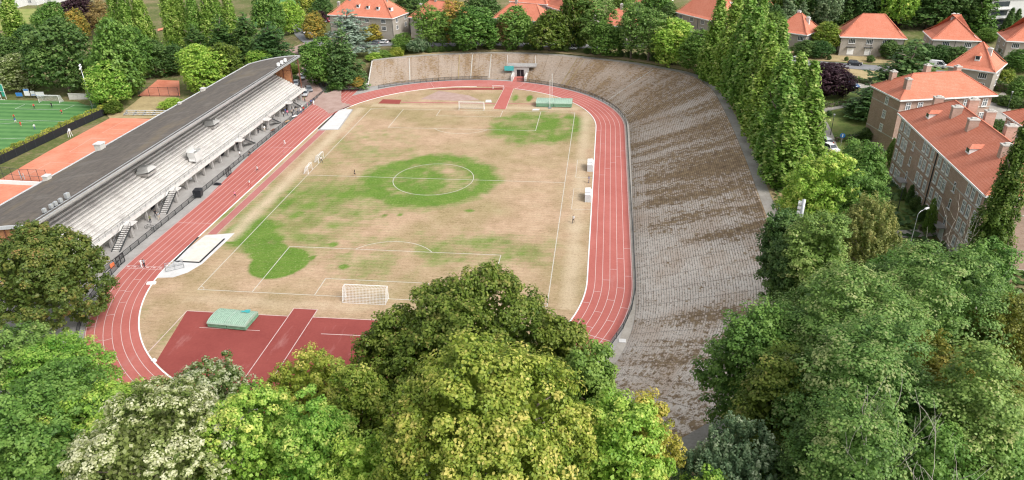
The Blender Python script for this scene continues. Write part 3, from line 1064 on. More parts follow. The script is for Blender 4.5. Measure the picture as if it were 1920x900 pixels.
edging("sand_pit_edging", "black rubber edging round the uncovered near long jump sand pit", [(372, 445), (327, 490), (374, 492.5), (421, 448)])
edging("sand_pit_edging", "black rubber edging beside the white covered far jump pit", [(597, 242), (629, 212)])
o = MB()
P = [at(600, 243), at(633, 243.5), at(660, 206), at(638, 205)]
o.add([(p[0], p[1], 0.03) for p in P] + [(p[0], p[1], 0.16) for p in P], [(4, 5, 6, 7), (0, 1, 5, 4), (1, 2, 6, 5), (2, 3, 7, 6), (3, 0, 4, 7)])
tag(o.build("pit_cover", "cover_white", bevel=0.04), "white cover laid over the far long jump pit", "cover")

# ================================================================== TERRACE
NR = 56
W = np.zeros((len(TS), NR + 1, 2))
for i in range(len(TS)):
    for k in range(NR + 1):
        W[i, k] = TF[i] + (TT[i] - TF[i]) * k / NR
SL = np.concatenate([[0], np.cumsum(np.linalg.norm(np.diff(TF * 0.5 + TT * 0.5, axis=0), axis=1))])
# tunnel cut: stations and rows left out
tun = [i for i in range(len(TS)) if 6.9 < TF[i][0] < 13.2 and TF[i][1] > 70]
TI0, TI1, TK = min(tun), max(tun), 26
verts, quads, mi, uvs, weed, age = [], [], [], [], [], []
vi = {}


def weed_at(i, k):
    y = (TF[i][1] + TT[i][1]) / 2
    t = k / NR
    if i > 150:
        base = np.interp(y, [-95, -80, -62, -45, -33, -20, 0, 40, 60], [0.62, 0.48, 0.22, 0.06, 0.14, 0.55, 0.68, 0.64, 0.48])
        lift = np.interp(y, [-95, -60, -45, -30, 0, 50], [0.2, 0.15, 0.3, 0.45, 0.32, 0.2])
        e = base + lift * (t - 0.45)
        if -40 < y < 45 and t < 0.12:
            e -= 0.25
        return e
    if TF[i][0] > 30:
        return 0.47 + 0.1 * t
    return 0.36 + 0.08 * math.sin(i * 0.35)


for i in range(len(TS)):
    h = TH[i] / NR
    for k in range(NR + 1):
        x, y = W[i, k]
        for e, zz in ((0, h * k), (1, h * (k + 1))):
            vi[i, k, e] = len(verts)
            # broken, settled edges
            j = 0.035 * mnoise.noise(Vector((x * 0.9, y * 0.9, k * 0.37)))
            verts.append((x, y, zz + j if 0 < k < NR else zz))
            weed.append(weed_at(i, k))
            age.append(float(np.interp(i, [0, 70, 110, 150, 190], [0.8, 0.8, 0.6, 0.4, 0.08])))
            uvs.append((SL[i], (k + 0.5 * e) * 0.42))
cut = lambda i, k: TI0 <= i < TI1 and k < TK
for i in range(len(TS) - 1):
    for k in range(NR):
        if cut(i, k):
            continue
        quads.append((vi[i, k, 0], vi[i + 1, k, 0], vi[i + 1, k, 1], vi[i, k, 1])); mi.append(1)
        quads.append((vi[i, k, 1], vi[i + 1, k, 1], vi[i + 1, k + 1, 0], vi[i, k + 1, 0])); mi.append(0)
ter = thing("spectator_terrace", "crumbling stepped concrete terrace bank curving round the far end and right side of the track", "terrace", (45, 0, 0))
OFF = np.array([45.0, 0, 0])
me = quick_mesh("standing_steps", np.array(verts) - OFF, np.array(quads), "terrace_tread", {"weed": ('POINT', weed), "age": ('POINT', age)})
me.materials.append(MATS["terrace_riser"])
me.polygons.foreach_set("material_index", np.array(mi, np.int32))
lay = me.uv_layers.new(name="UVMap")
li = np.zeros(len(me.loops), np.int32)
me.loops.foreach_get("vertex_index", li)
lay.data.foreach_set("uv", np.array(uvs, np.float32)[li].ravel())
bm = bmesh.new(); bm.from_mesh(me); bmesh.ops.recalc_face_normals(bm, faces=bm.faces)
up = sum(f.normal.z for f in bm.faces)
if up < 0:
    bmesh.ops.reverse_faces(bm, faces=bm.faces)
bm.to_mesh(me); bm.free()
link("standing_steps", me, ter)
# end wall closing the far-left end and the near end
for i in (0, len(TS) - 1):
    mb = MB()
    f, t, h = TF[i] - OFF[:2], TT[i] - OFF[:2], TH[i]
    d = (TF[i] - TF[abs(i - 1)]) if i == 0 else (TF[i] - TF[i - 1])
    d = d / np.linalg.norm(d) * 0.4
    P = [(f[0], f[1], -0.3), (t[0], t[1], -0.3), (t[0], t[1], h + 0.1), (f[0], f[1], 0.25)]
    mb.add(P + [(p[0] + d[0], p[1] + d[1], p[2]) for p in P], [(0, 1, 2, 3), (7, 6, 5, 4), (0, 4, 5, 1), (1, 5, 6, 2), (2, 6, 7, 3), (3, 7, 4, 0)])
    mb.build("end_wall", "old_concrete", ter)
# path along the crest
mb = MB()
for i in range(len(TS)):
    p, q, h = TT[i], TO[i] - TD[i] * 0.1, TH[i]
    for t in (0.0, 1.0):
        r = p * (1 - t) + q * t
        mb.v.append((r[0], r[1], h + 0.02))
    mb.v.append((q[0] + TD[i][0] * 0.05, q[1] + TD[i][1] * 0.05, -0.3))
for i in range(len(TS) - 1):
    a = 3 * i
    for k in (0, 1):
        mb.f.append((a + k, a + k + 3, a + k + 4, a + k + 1)); mb.m.append(0)
struct(mb.build("crest_path", "path_concrete", fix=True))
# verge of dry grass outside the crest path
mb = MB()
rn = random.Random(5)
for i in range(len(TS)):
    for e in (PATHW - 0.15, PATHW + 1.0, PATHW + 2.6 + 0.6 + 0.9 * mnoise.noise(Vector((i * 0.15, 0, 0)))):
        q = TT[i] + TD[i] * e
        mb.v.append((q[0], q[1], max(TH[i] + 0.03, ground_z(q[0], q[1]) + 0.12) if e < 3 else ground_z(q[0], q[1]) + 0.1))
for i in range(len(TS) - 1):
    for k in (0, 1):
        a = 3 * i + k
        mb.f.append((a, a + 3, a + 4, a + 1)); mb.m.append(0)
struct(mb.build("crest_verge", "dry_grass", fix=True))
# gangways: narrow worn stairs up the bank
for px, foot in ((770, 1), (857, 1), (880, 1), (915, 1), (1040, 1), (1058, 1), (1145, 1)):
    p = at(px, 152 if px < 1000 else 165 if px < 1100 else 190)
    i = int(np.argmin(np.hypot(TF[:, 0] - p[0], TF[:, 1] - p[1])))
    mb = MB()
    w = 0.15
    tg = TF[i + 1] - TF[i]; tg = tg / np.linalg.norm(tg)
    h = TH[i] / NR
    for k in range(2, NR - 2, 2):
        a = W[i, k] - OFF[:2]; b = W[i, min(k + 2, NR)] - OFF[:2]
        z1 = h * (k + 2) + 0.05
        mb.add([(*(a - tg * w), z1), (*(a + tg * w), z1), (*(b + tg * w), z1), (*(b - tg * w), z1), (*(a - tg * w), z1 - 2 * h), (*(a + tg * w), z1 - 2 * h)],
               [(0, 1, 2, 3), (4, 5, 1, 0)])
    mb.build("gangway", "old_concrete" if px not in (1040, 1058, 857) else "dry_grass", ter)
# players' tunnel
tn = thing("tunnel_entrance", "concrete tunnel mouth with dark double gate let into the far terrace", "tunnel", (10, 84, 0))
fa, fb = TF[TI0], TF[TI1]
xa, xb = min(fa[0], fb[0]) - 10, max(fa[0], fb[0]) - 10
ya = 84.2 - 84
yr = W[(TI0 + TI1) // 2, TK][1] - 84
hh = TH[TI0] / NR * TK
mb = MB()
mb.box(xa - 0.3, ya - 1.0, 0, xa + 0.45, yr + 1, 1.5); mb.box(xb - 0.45, ya - 1.6, 0, xb + 0.3, yr + 1, 1.5)
mb.build("side_wall", "stand_concrete", tn, bevel=0.04)
mb = MB()
pw = (xb - xa) * 0.24
mb.box(xa - 0.6, yr - 3.2, 0, xa + pw, yr + 0.6, 3.3); mb.box(xb - pw, yr - 3.2, 0, xb + 0.6, yr + 0.6, 3.3)
mb.box(xa + pw, yr - 3.2, 2.45, xb - pw, yr + 0.6, 3.3)
mb.box(xa - 2.2, yr - 3.4, 3.3, xb + 3.0, yr + 0.9, 3.6)
mb.build("portal", "apron_concrete", tn, bevel=0.03)
mb = MB()
mb.box(xa + pw, yr - 2.6, 0.1, xb - pw, yr - 2.5, 2.45)
g = mb.build("gate", "black_plastic", tn)
mb = MB(); mb.box(-0.06 + (xa + xb) / 2, yr - 2.66, 0.1, 0.06 + (xa + xb) / 2, yr - 2.602, 2.45); mb.build("gate_post", "grey_metal", g)
mb = MB()
mb.box(xa + 0.45, ya - 2.0, 0.012, xb - 0.45, yr - 2.5, 0.09)
mb.build("ramp", "track_red", tn)
mb = MB()
for k in range(9):
    xx = xa - 2.1 + (xb - xa + 5.0) * k / 8
    mb.beam((xx, yr - 3.2, 3.6), (xx, yr - 3.2, 4.6), 0.06)
for zz in (4.1, 4.6):
    mb.beam((xa - 2.1, yr - 3.2, zz), (xb + 2.9, yr - 3.2, zz), 0.05)
mb.build("railing", "galvanised", tn)
mb = MB(); mb.box(xa - 2.9, yr - 3.75, 2.2, xa + 0.2, yr - 3.55, 3.7)
mb.build("teal_panel", "teal", tn, bevel=0.02)
for sx in (xa - 2.3, xb + 2.5):
    mb = MB(); mb.beam((sx, yr + 0.4, 3.4), (sx, yr + 0.4, 6.3), 0.1)
    mb.build("post", "white_paint", tn)
# ================================================================== GRANDSTAND
def sub(mb_, o):
    mb_.v = [(x - o[0], y - o[1], z - o[2]) for x, y, z in mb_.v]
    return mb_


SO = (-60.0, 4.0, 0.0)
stand = thing("grandstand", "long covered grandstand with pale concrete tiers and a dark curved roof", "grandstand", SO)


def sp(mb_, name, mats, parent=None, **kw):
    return sub(mb_, SO).build(name, mats, parent or stand, **kw)


XF, Y0, Y1 = -53.4, -53.5, 60.5
TN, TDp, TR = 17, 0.76, 0.40
prof = [(XF, 2.7)]
x, z = XF, 3.15
prof.append((x, z))
for k in range(TN):
    dx = 1.5 if k == 0 else TDp
    x -= dx
    prof.append((x, z))
    z += TR
    prof.append((x, z))
XB = x
prof += [(XB - 2.2, z), (XB - 2.2, z - 0.6), (XF - 1.6, 2.55)]
mb = MB(); mb.prism(prof, Y0, Y1, 'y')
sp(mb, "tiers", "stand_concrete")
# strip in a darker grey along the foot of each step
mb = MB()
xx, zz = XF - 1.5, 3.15
for k in range(TN - 1):
    mb.box(xx + 0.001, Y0 + 0.5, zz + 0.004, xx + 0.21, Y1 - 0.5, zz + 0.02)
    zz += TR
    xx -= TDp
sp(mb, "step_foot_strip", "tier_strip_grey")


def roof_z(t):
    return 12.6 - 2.7 * t ** 1.7


RX0, RX1 = -54.2, -70.8
pts = [(RX0 + (RX1 - RX0) * t, roof_z(t)) for t in np.linspace(0, 1, 12)]
poly = pts + [(x, z - 0.35) for x, z in reversed(pts)]
mb = MB(); mb.prism(poly, Y0 - 0.6, Y1 + 1.4, 'y')
roof = sp(mb, "roof", "roof_felt")
mb = MB()
mb.box(RX0, Y0 - 0.7, 12.28, RX0 + 0.22, Y1 + 1.5, 12.76)
mb.box(RX0 - 0.75, Y0 - 0.4, 12.68, RX0 - 0.62, Y1 + 1.2, 12.80)
sp(mb, "fascia", "galvanised", roof)
mb = MB()
for a, b in zip(pts[:-1], pts[1:]):
    for yy in (Y0 - 0.72, Y1 + 1.42):
        mb.beam((a[0], yy, a[1] - 0.08), (b[0], yy, b[1] - 0.08), 0.22, 0.6)
mb.box(RX1 - 0.22, Y0 - 0.6, pts[-1][1] - 0.4, RX1, Y1 + 1.4, pts[-1][1] + 0.16)
sp(mb, "verge_trim", "zinc", roof)
# dark raking girders under the roof, and their posts behind the tiers
for i in range(13):
    yy = Y0 + 1 + (Y1 - Y0 - 2) * i / 12
    mb = MB()
    mb.prism([(RX0 - 0.6, 12.1), (RX0 - 0.6, 11.8), (XB - 1.4, 9.4), (XB - 1.4, 9.9)], yy - 0.12, yy + 0.12, 'y')
    mb.box(XB - 1.6, yy - 0.2, 9.3, XB - 1.2, yy + 0.2, 9.95)
    sp(mb, "roof_girder", "dark_metal")
mb = MB(); mb.box(-70.6, Y0, -3.0, -70.2, Y1, 9.5)
sp(mb, "rear_wall", "grey_render")
# glazed timber screens closing both ends above the tiers
for ye, nm in ((Y1 + 0.3, "far"), (Y0 - 0.3, "near")):
    nseg = 5
    X = [XF - 1.1 + (XB - XF + 0.8) * i / nseg for i in range(nseg + 1)]
    for i in range(nseg):
        xa, xb = X[i], X[i + 1]
        za = 3.0 + max(0, (XF - 1.2 - xa)) * TR / TDp
        zb = 3.0 + max(0, (XF - 1.2 - xb)) * TR / TDp
        ta, tb = (xa - RX0) / (RX1 - RX0), (xb - RX0) / (RX1 - RX0)
        mb = MB()
        mb.prism([(xa, za), (xb, zb), (xb, roof_z(max(tb, 0)) - 0.4), (xa, roof_z(max(ta, 0)) - 0.4)], ye - 0.03, ye + 0.03, 'y')
        if i == 0 and nm == "far":
            continue
        sp(mb, "end_screen", "wood_screen")
    for i in range(nseg + 1):
        xa = X[i]
        za = 2.8 + max(0, (XF - 1.2 - xa)) * TR / TDp
        mb = MB()
        mb.box(xa - 0.13, ye - 0.14, za - 2.0, xa + 0.13, ye + 0.14, roof_z(max((xa - RX0) / (RX1 - RX0), 0)) - 0.3)
        sp(mb, "screen_post", "rust")
    mb = MB()
    mb.beam((X[1], ye, 8.3), (X[nseg], ye, 9.6), 0.1)
    sp(mb, "screen_rail", "rust")
# ground floor under the tiers
mb = MB(); mb.box(-56.6, Y0 + 1, -0.1, -56.2, Y1 - 1, 2.9)
fw = sp(mb, "front_wall", "cream_render")


def win_mesh(w, h, cols=1, rows=1, frame="white_paint", pane="glass_dark", t=0.08, d=0.1):
    """window frame in the xz plane facing -y, centred on x, sill at z = 0; second mesh is its glazing"""
    a = MB()
    a.box(-w / 2, -d, 0, w / 2, 0.02, t); a.box(-w / 2, -d, h - t, w / 2, 0.02, h)
    a.box(-w / 2, -d, t, -w / 2 + t, 0.02, h - t); a.box(w / 2 - t, -d, t, w / 2, 0.02, h - t)
    for i in range(1, cols):
        x = -w / 2 + w * i / cols
        a.box(x - t * 0.4, -d * 0.8, t, x + t * 0.4, 0, h - t)
    for i in range(1, rows):
        z_ = h * i / rows if rows != 2 else h * 0.64
        a.box(-w / 2 + t, -d * 0.75, z_ - t * 0.4, w / 2 - t, 0, z_ + t * 0.4)
    b = MB()
    b.box(-w / 2 + t * 0.9, -d * 0.35, t * 0.9, w / 2 - t * 0.9, -d * 0.15, h - t * 0.9)
    return a.mesh("window", frame), b.mesh("pane", pane)


def put_window(wm, parent, loc, rz, name="window", sill=None):
    f = link(name, wm[0], parent)
    f.location = loc
    f.rotation_euler = (0, 0, rz)
    link("pane", wm[1], f)
    if sill is not None:
        link("sill", sill, f)
    return f


def to(o):
    return (o[0] - SO[0], o[1] - SO[1], o[2] - SO[2])


w_band = win_mesh(1.5, 1.0, 1, 1)
door = MB(); door.box(-0.5, -0.06, 0, 0.5, 0.02, 2.1)
door_me = door.mesh("door", "white_paint")
door_d = MB(); door_d.box(-0.9, -0.05, 0, 0.9, 0.02, 2.3)
door_dm = door_d.mesh("doorway", "black_plastic")
rn = random.Random(2)
for yy in np.arange(Y0 + 4, Y1 - 3, 1.95):
    b = (yy - Y0) % 8.0
    if b < 1.6:
        o = link("door", door_me if rn.random() < 0.6 else door_dm, stand)
        o.location = to((-56.19, yy, 0)); o.rotation_euler = (0, 0, R(90))
    elif b < 6.4:
        put_window(w_band, stand, to((-56.19, yy, 1.35)), R(90))
for i, yy in enumerate(np.arange(Y0 + 3.5, Y1 - 1, 4.0)):
    mb = MB(); mb.box(-54.35, yy - 0.2, -0.1, -53.85, yy + 0.2, 2.62)
    sp(mb, "column", "apron_concrete", bevel=0.03)
mb = MB()
mb.box(XF + 0.002, Y0, 2.5, XF + 0.16, Y1, 3.3)
sp(mb, "front_parapet", "stand_concrete")
mb = MB()
for yy in np.arange(Y0 + 0.5, Y1, 1.9):
    mb.beam((XF + 0.08, yy, 3.3), (XF + 0.08, yy, 4.25), 0.05)
for zz in (3.75, 4.25):
    mb.beam((XF + 0.08, Y0 + 0.5, zz), (XF + 0.08, Y1 - 0.2, zz), 0.045)
sp(mb, "front_railing", "grey_metal")
# flights down to the trackside
for (yt, dr) in ((at(253, 419, 3.1)[1], -1), (at(341, 355, 3.1)[1], -1), (at(456, 262, 3.1)[1], 1), (at(512, 223, 3.1)[1], 1), (at(552, 192, 3.1)[1], 1)):
    mb = MB()
    for k in range(12):
        y_ = yt + dr * (0.9 + k * 0.42)
        z_ = 3.0 - (k + 1) * 0.245
        mb.box(XF + 0.2, y_, z_, XF + 1.75, y_ + dr * 0.36, z_ + 0.07)
    st = sp(mb, "stair", "stand_concrete")
    mb = MB()
    for xx in (XF + 0.18, XF + 1.78):
        mb.beam((xx, yt + dr * 0.8, 2.95), (xx, yt + dr * 6.0, 0.02), 0.08, 0.3)
    sub(mb, SO).build("stringer", "dark_metal", st)
    mb = MB()
    for xx in (XF + 0.18, XF + 1.78):
        mb.beam((xx, yt + dr * 0.8, 3.95), (xx, yt + dr * 6.0, 1.0), 0.05)
        for k in range(4):
            y_ = yt + dr * (0.9 + 1.65 * k)
            z_ = 2.9 - 0.95 * k
            mb.beam((xx, y_, z_), (xx, y_, z_ + 1.05), 0.05)
    sub(mb, SO).build("handrail", "grey_metal", st)
    mb = MB(); mb.box(XF + 0.17, yt - dr * 1.2, 2.88, XF + 1.8, yt + dr * 0.85, 3.08)
    sp(mb, "landing", "stand_concrete", bevel=0.02)
    mb = MB(); mb.box(XF + 0.5, yt - 0.3, 0, XF + 1.1, yt + 0.3, 2.88)
    sp(mb, "landing_pier", "apron_concrete", bevel=0.03)
# hoods over the stair wells in the tiers
for (u, v) in ((266, 315), (390, 228)):
    p = at(u, v, 7.2)
    mb = MB()
    a = 1.7
    x0, y0 = p[0] + 0.9, p[1]
    mb.add([(x0 - 1.6, y0 - a, 6.2), (x0 + 1.5, y0 - a, 6.9), (x0 + 1.5, y0 + a, 6.9), (x0 - 1.6, y0 + a, 6.2), (x0 - 1.3, y0 - 0.8, 7.6), (x0 + 0.9, y0 - 0.8, 7.7), (x0 + 0.9, y0 + 0.8, 7.7), (x0 - 1.3, y0 + 0.8, 7.6)],
           [(4, 5, 6, 7), (0, 1, 5, 4), (1, 2, 6, 5), (2, 3, 7, 6), (3, 0, 4, 7)])
    h = sp(mb, "stairwell_hood", "white_render", bevel=0.03)
    mb = MB(); mb.box(x0 - 1.4, y0 - a + 0.1, 5.9, x0 + 1.2, y0 + a - 0.1, 6.35)
    sub(mb, SO).build("hood_opening", "apron_concrete", h)

CB = at(364, 285, 6.0)
cb = thing("commentary_booth", "pale open commentary booth standing on the middle of the tiers", "booth", (CB[0], CB[1], 5.2))
mb = MB(); mb.box(-1.0, -1.6, 0, -0.85, 1.6, 1.9); mb.box(-1.0, -1.6, 0, 0.9, -1.45, 1.2); mb.box(-1.0, 1.45, 0, 0.9, 1.6, 1.2); mb.box(0.75, -1.45, -1.2, 0.9, 1.45, 0.9)
mb.build("booth_wall", "white_render", cb, bevel=0.02)
mb = MB(); mb.box(-0.85, -1.4, 0.7, -0.2, 1.4, 0.78); mb.box(-0.84, -1.4, -1.0, 0.74, 1.4, -0.05)
mb.build("desk", "white_paint", cb)
mb = MB()
for yy in (-1.2, 0, 1.2):
    mb.beam((0.8, yy, 0.9), (0.8, yy, 1.6), 0.05)
mb.beam((0.8, -1.3, 1.6), (0.8, 1.3, 1.6), 0.05)
mb.build("rail", "galvanised", cb)


# things on the roof ------------------------------------------------
def roof_lamp(name, label, y, big=1.0, cat="floodlight", group=None, mat="galvanised"):
    t = thing(name, label, cat, (RX0 - 1.0, y, 12.5), 0, group)
    mb_ = MB(); mb_.box(-0.25 * big, -0.35 * big, 0.35, 0.25 * big, 0.35 * big, 0.85 * big + 0.2)
    mb_.build("lamp_housing", mat, t, bevel=0.05)
    mb_ = MB(); mb_.beam((0, -0.28, 0), (0, -0.28, 0.6), 0.07); mb_.beam((0, 0.28, 0), (0, 0.28, 0.6), 0.07); mb_.box(-0.3, -0.4, 0, 0.3, 0.4, 0.06)
    mb_.build("bracket", "dark_metal", t)
    return t


for (u, v), lb in zip(((102, 397), (113, 389), (120, 384), (130, 378), (142, 370)),
                      ("boxy grey floodlight at the near end of the grandstand roof edge", "second floodlight from the near end of the roof edge", "middle floodlight of the five near the end of the roof edge",
                       "grey floodlight fourth from the near end of the roof edge", "tallest floodlight, last of the five near the roof end")):
    roof_lamp("roof_floodlight", lb, at(u, v, 13)[1], 1.0 + 0.25 * (u == 142), group="floodlights on the near roof edge")
for (u, v), lb in zip(((533, 123), (539, 119), (547, 115)), ("white floodlight on far roof edge, nearest the long roof side", "middle white floodlight on the far end of the roof edge", "white floodlight at the farthest tip of the roof edge")):
    roof_lamp("roof_floodlight", lb, at(u, v, 13)[1], 1.25, group="white floodlights on the far roof end", mat="white_paint")
for (u, v, s, lb) in ((192, 282, 1.25, "large pale concrete vent box on the rear roof edge"), (92, 339, 0.9, "low pale vent box on the rear roof edge nearest the clay courts divide"),
                      (385, 172, 0.8, "small concrete vent box on the rear roof edge beside the broad green tree"), (346, 197, 0.6, "smallest vent box at the rear roof edge, beyond the tennis court")):
    p = at(u, v, 9.9)
    t = thing("roof_vent", lb, "vent", (RX1 + 0.75, p[1], 9.75), 0, "vents along the rear roof edge")
    s *= 0.78
    mb = MB(); mb.box(-0.75 * s, -0.9 * s, 0, 0.75 * s, 0.9 * s, 1.7 * s)
    mb.build("vent_shaft", "old_concrete", t, bevel=0.03)
    mb = MB(); mb.box(-0.9 * s, -1.05 * s, 1.7 * s, 0.9 * s, 1.05 * s, 1.95 * s)
    mb.build("cap", "cover_white", t, bevel=0.03)

# ================================================================== FENCES
def rail_fence(name, label, pts, h=1.1, gap=2.5, rails=(1.05, 0.15), mat="dark_metal", infill=None, post=0.06):
    """posts as parts, rails as one part, wire infill as one part"""
    P = [Vector((p[0], p[1], p[2] if len(p) > 2 else 0)) for p in pts]
    t = thing(name, label, "fence", P[0])
    rl, inf = MB(), MB()
    posts = []
    for a, b in zip(P[:-1], P[1:]):
        n_ = max(1, round((b - a).length / gap))
        for i in range(n_):
            posts.append(a.lerp(b, i / n_))
        for r in rails:
            rl.beam(a + Vector((0, 0, r * h / 1.1)) - P[0], b + Vector((0, 0, r * h / 1.1)) - P[0], post * 0.8)
        if infill:
            z0, z1 = Vector((0, 0, 0.08)), Vector((0, 0, h * 0.94))
            inf.quad(a + z0 - P[0], b + z0 - P[0], b + z1 - P[0], a + z1 - P[0])
    posts.append(P[-1])
    pm_ = MB().box(-post / 2, -post / 2, 0, post / 2, post / 2, h).mesh("post", mat)
    for p in posts[:100]:
        o = link("post", pm_, t)
        o.location = p - P[0]
    rl.build("rail", mat, t)
    if infill:
        inf.build("wire_panel", infill, t, fix=False)
    return t


fl_pts = [(-49.6, y) for y in np.arange(-47, 66, 8.0)]
rail_fence("trackside_fence", "low dark wire fence between the grandstand forecourt and the track", fl_pts, 1.15, 2.6, infill="wire_mesh", post=0.1)
cur = [oval(3 - 0.0 + 0.02 + 0.30 * i / 8, RO + 1.0) for i in range(9)]
rail_fence("trackside_fence", "dark wire fence round the outside of the near left bend", [(p[0], p[1]) for p in cur], 1.15, 2.6, infill="wire_mesh", post=0.1)
rt = [oval(s, RO + 0.55) for s in list(np.linspace(3.62, 3.98, 10)) + list(np.linspace(0.02, 0.98, 14)) + list(np.linspace(1.02, 1.42, 14))]
rail_fence("bank_fence", "dark post and rail fence along the foot of the right hand terrace", [(p[0], p[1]) for p in rt], 1.15, 2.4, infill="wire_mesh", post=0.09)
rt = [oval(s, RO + 0.55 + max(0, (s - 1.62) * 6)) for s in np.linspace(1.49, 1.74, 10)]
rail_fence("bank_fence", "dark post fence below the far terrace, left of the tunnel", [(p[0], p[1]) for p in rt], 1.15, 2.4, infill="wire_mesh", post=0.09)


def gate(label, u, v, w=2.2):
    p = at(u, v)
    t = thing("fence_gate", label, "gate", (p[0], p[1], 0), R(90))
    mb_ = MB()
    for a, b in (((-w / 2, 0, 0.1), (-w / 2, 0, 1.9)), ((w / 2, 0, 0.1), (w / 2, 0, 1.9)), ((-w / 2, 0, 0.15), (w / 2, 0, 0.15)), ((-w / 2, 0, 1.85), (w / 2, 0, 1.85)), ((0, 0, .1), (0, 0, 1.85))):
        mb_.beam(a, b, 0.11)
    mb_.build("gate_frame", "black_plastic", t)
    mb_ = MB(); mb_.quad((-w / 2, 0, 0.15), (w / 2, 0, 0.15), (w / 2, 0, 1.85), (-w / 2, 0, 1.85))
    mb_.build("gate_mesh", "wire_mesh", t, fix=False)


gate("black framed gate in the fence beside the near finish line", 228, 496)
gate("black framed gate in the fence halfway along the grandstand", 430, 329)

# ================================================================== SPORTS EQUIPMENT
def goal(label, c, rz, w=7.32, h=2.44, d=1.9, group=None, post=0.06):
    t = thing("football_goal", label, "goal", c, rz, group)      # opening faces +y, net behind on -y
    mb_ = MB()
    mb_.tube([(-w / 2, 0, 0), (-w / 2, 0, h), (w / 2, 0, h), (w / 2, 0, 0)], post, 8)
    mb_.build("goal_frame", "white_paint", t)
    mb_ = MB()
    for sx in (-1, 1):
        mb_.tube([(sx * w / 2, 0, h), (sx * w / 2, -d * 0.45, h), (sx * w / 2, -d, 0.04)], post * 0.55, 6)
    mb_.tube([(-w / 2, -d, 0.04), (w / 2, -d, 0.04)], post * 0.5, 6)
    mb_.build("net_support", "white_paint", t)
    mb_ = MB()
    e = 0.012 if w > 5 else 0.006
    for i in range(int(w / 0.24) + 1):
        x_ = -w / 2 + i * 0.24
        mb_.beam((x_, -d * 0.45, h - 0.03), (x_, -d, 0.06), e * 2)
        mb_.beam((x_, 0, h - 0.01), (x_, -d * 0.45, h - 0.03), e * 2)
    for k in range(11):
        f = k / 10
        mb_.beam((-w / 2, -d * (0.45 + 0.55 * f), h - 0.03 - (h - 0.09) * f), (w / 2, -d * (0.45 + 0.55 * f), h - 0.03 - (h - 0.09) * f), e * 2)
    for sx in (-1, 1):
        for k in range(1, 11):
            z_ = h * k / 11
            yb = -d * (0.45 + 0.55 * (1 - z_ / h))
            mb_.beam((sx * w / 2, 0, z_), (sx * w / 2, yb, z_), e * 2)
        for k in range(1, 6):
            y_ = -d * k / 6
            mb_.beam((sx * w / 2, y_, 0.05), (sx * w / 2, y_, h - max(0, (k / 6 - 0.45) / 0.55) * h * 0.97), e * 2)
    mb_.build("net", "white_paint", t)
    return t


goal("white full size goal with net on the near goal line of the parched pitch", (0, -hl, 0), 0)
goal("white full size goal on the far goal line of the parched pitch", (0, hl, 0), PI)
p = at(580, 322); q = at(600, 304)
goal("small white training goal left of the pitch, near end", (p[0] + 0.3, p[1], 0), R(-90 + 4), 3.0, 1.8, 1.2, "training goals at the left touchline", 0.05)
goal("small white training goal left of the pitch, far end", (q[0], q[1] + 1, 0), R(-90 - 4), 3.0, 1.8, 1.2, "training goals at the left touchline", 0.05)


def jump_mat(label, c, rz, L, W_, h, halves=2):
    t = thing("landing_mat", label, "landing mat", c, rz)
    for k in range(halves):
        x0_, x1_ = -L / 2 + L * k / halves + 0.03, -L / 2 + L * (k + 1) / halves - 0.03
        mb_ = MB()
        a = np.linspace(0, PI, 9)
        rf = [(-W_ / 2 * math.cos(t_), h * 0.62 + h * 0.38 * math.sin(t_)) for t_ in a]
        mb_.prism([(y_, z_) for y_, z_ in rf] + [(W_ / 2, h * 0.62 - 0.05), (-W_ / 2, h * 0.62 - 0.05)], x0_, x1_, 'x')
        cv = mb_.build("cover", "mat_top", t, bevel=0.02)
        mb_ = MB()
        for j in range(1, 10):
            x_ = x0_ + (x1_ - x0_) * j / 10
            for (y0_, z0_), (y1_, z1_) in zip(rf[1:-2], rf[2:-1]):
                mb_.beam((x_, y0_, z0_ + 0.015), (x_, y1_, z1_ + 0.015), 0.05, 0.03)
        mb_.build("seam", "mat_green", cv)
        mb_ = MB()
        for z0_, z1_ in ((0.14, 0.32 * h), (0.34 * h, 0.57 * h)):
            mb_.box(x0_ + 0.03, -W_ / 2 + 0.06, z0_, x1_ - 0.03, W_ / 2 - 0.06, z1_)
        mb_.build("mattress", "mat_green", t, bevel=0.05)
        for sx in (x0_ + 0.5, x1_ - 0.5):
            for sy in (-W_ / 2 + 0.3, W_ / 2 - 0.3):
                mb_ = MB(); mb_.tube([(sx, sy - 0.06, 0.09), (sx, sy + 0.06, 0.09)], 0.09, 10)
                mb_.build("castor", "black_plastic", t)
    return t


a, b = at(395, 612), at(458, 618)
c = (at(395, 612)[:2] + at(478, 600)[:2]) / 2
ang = math.atan2(b[1] - a[1], b[0] - a[0])
jm = jump_mat("pale green covered high jump mat on the near dark red fan", (c[0], c[1] + 0.3, 0.012), ang, 6.6, 4.3, 1.35)
cl = MB()
for (x0_, y0_, x1_, y1_) in ((-0.6, -0.3, 0.6, 0.1), (-0.2, -0.1, 0.9, 0.5), (0.3, -0.4, 1.0, -0.1)):
    cl.add([(x0_, y0_, 0), (x1_, y0_ + 0.1, 0.05), (x1_ - 0.1, y1_, 0.1), (x0_ + 0.1, y1_, 0.02)], [(0, 1, 2, 3)])
p = at(459, 584, 1.36)
o = cl.build("cloth", "teal", bevel=0.0); o.location = (p[0], p[1], 1.37)
tag(o, "crumpled teal cloth lying on top of the near landing mat", "cloth")
a, b = at(1014, 201), at(1063, 202)
c = (a + b) / 2
jump_mat("green covered pole vault mat behind the far right corner of the pitch", (c[0], c[1] + 2.2, 0.012), math.atan2(b[1] - a[1], b[0] - a[0]), 10.5, 4.6, 1.9)
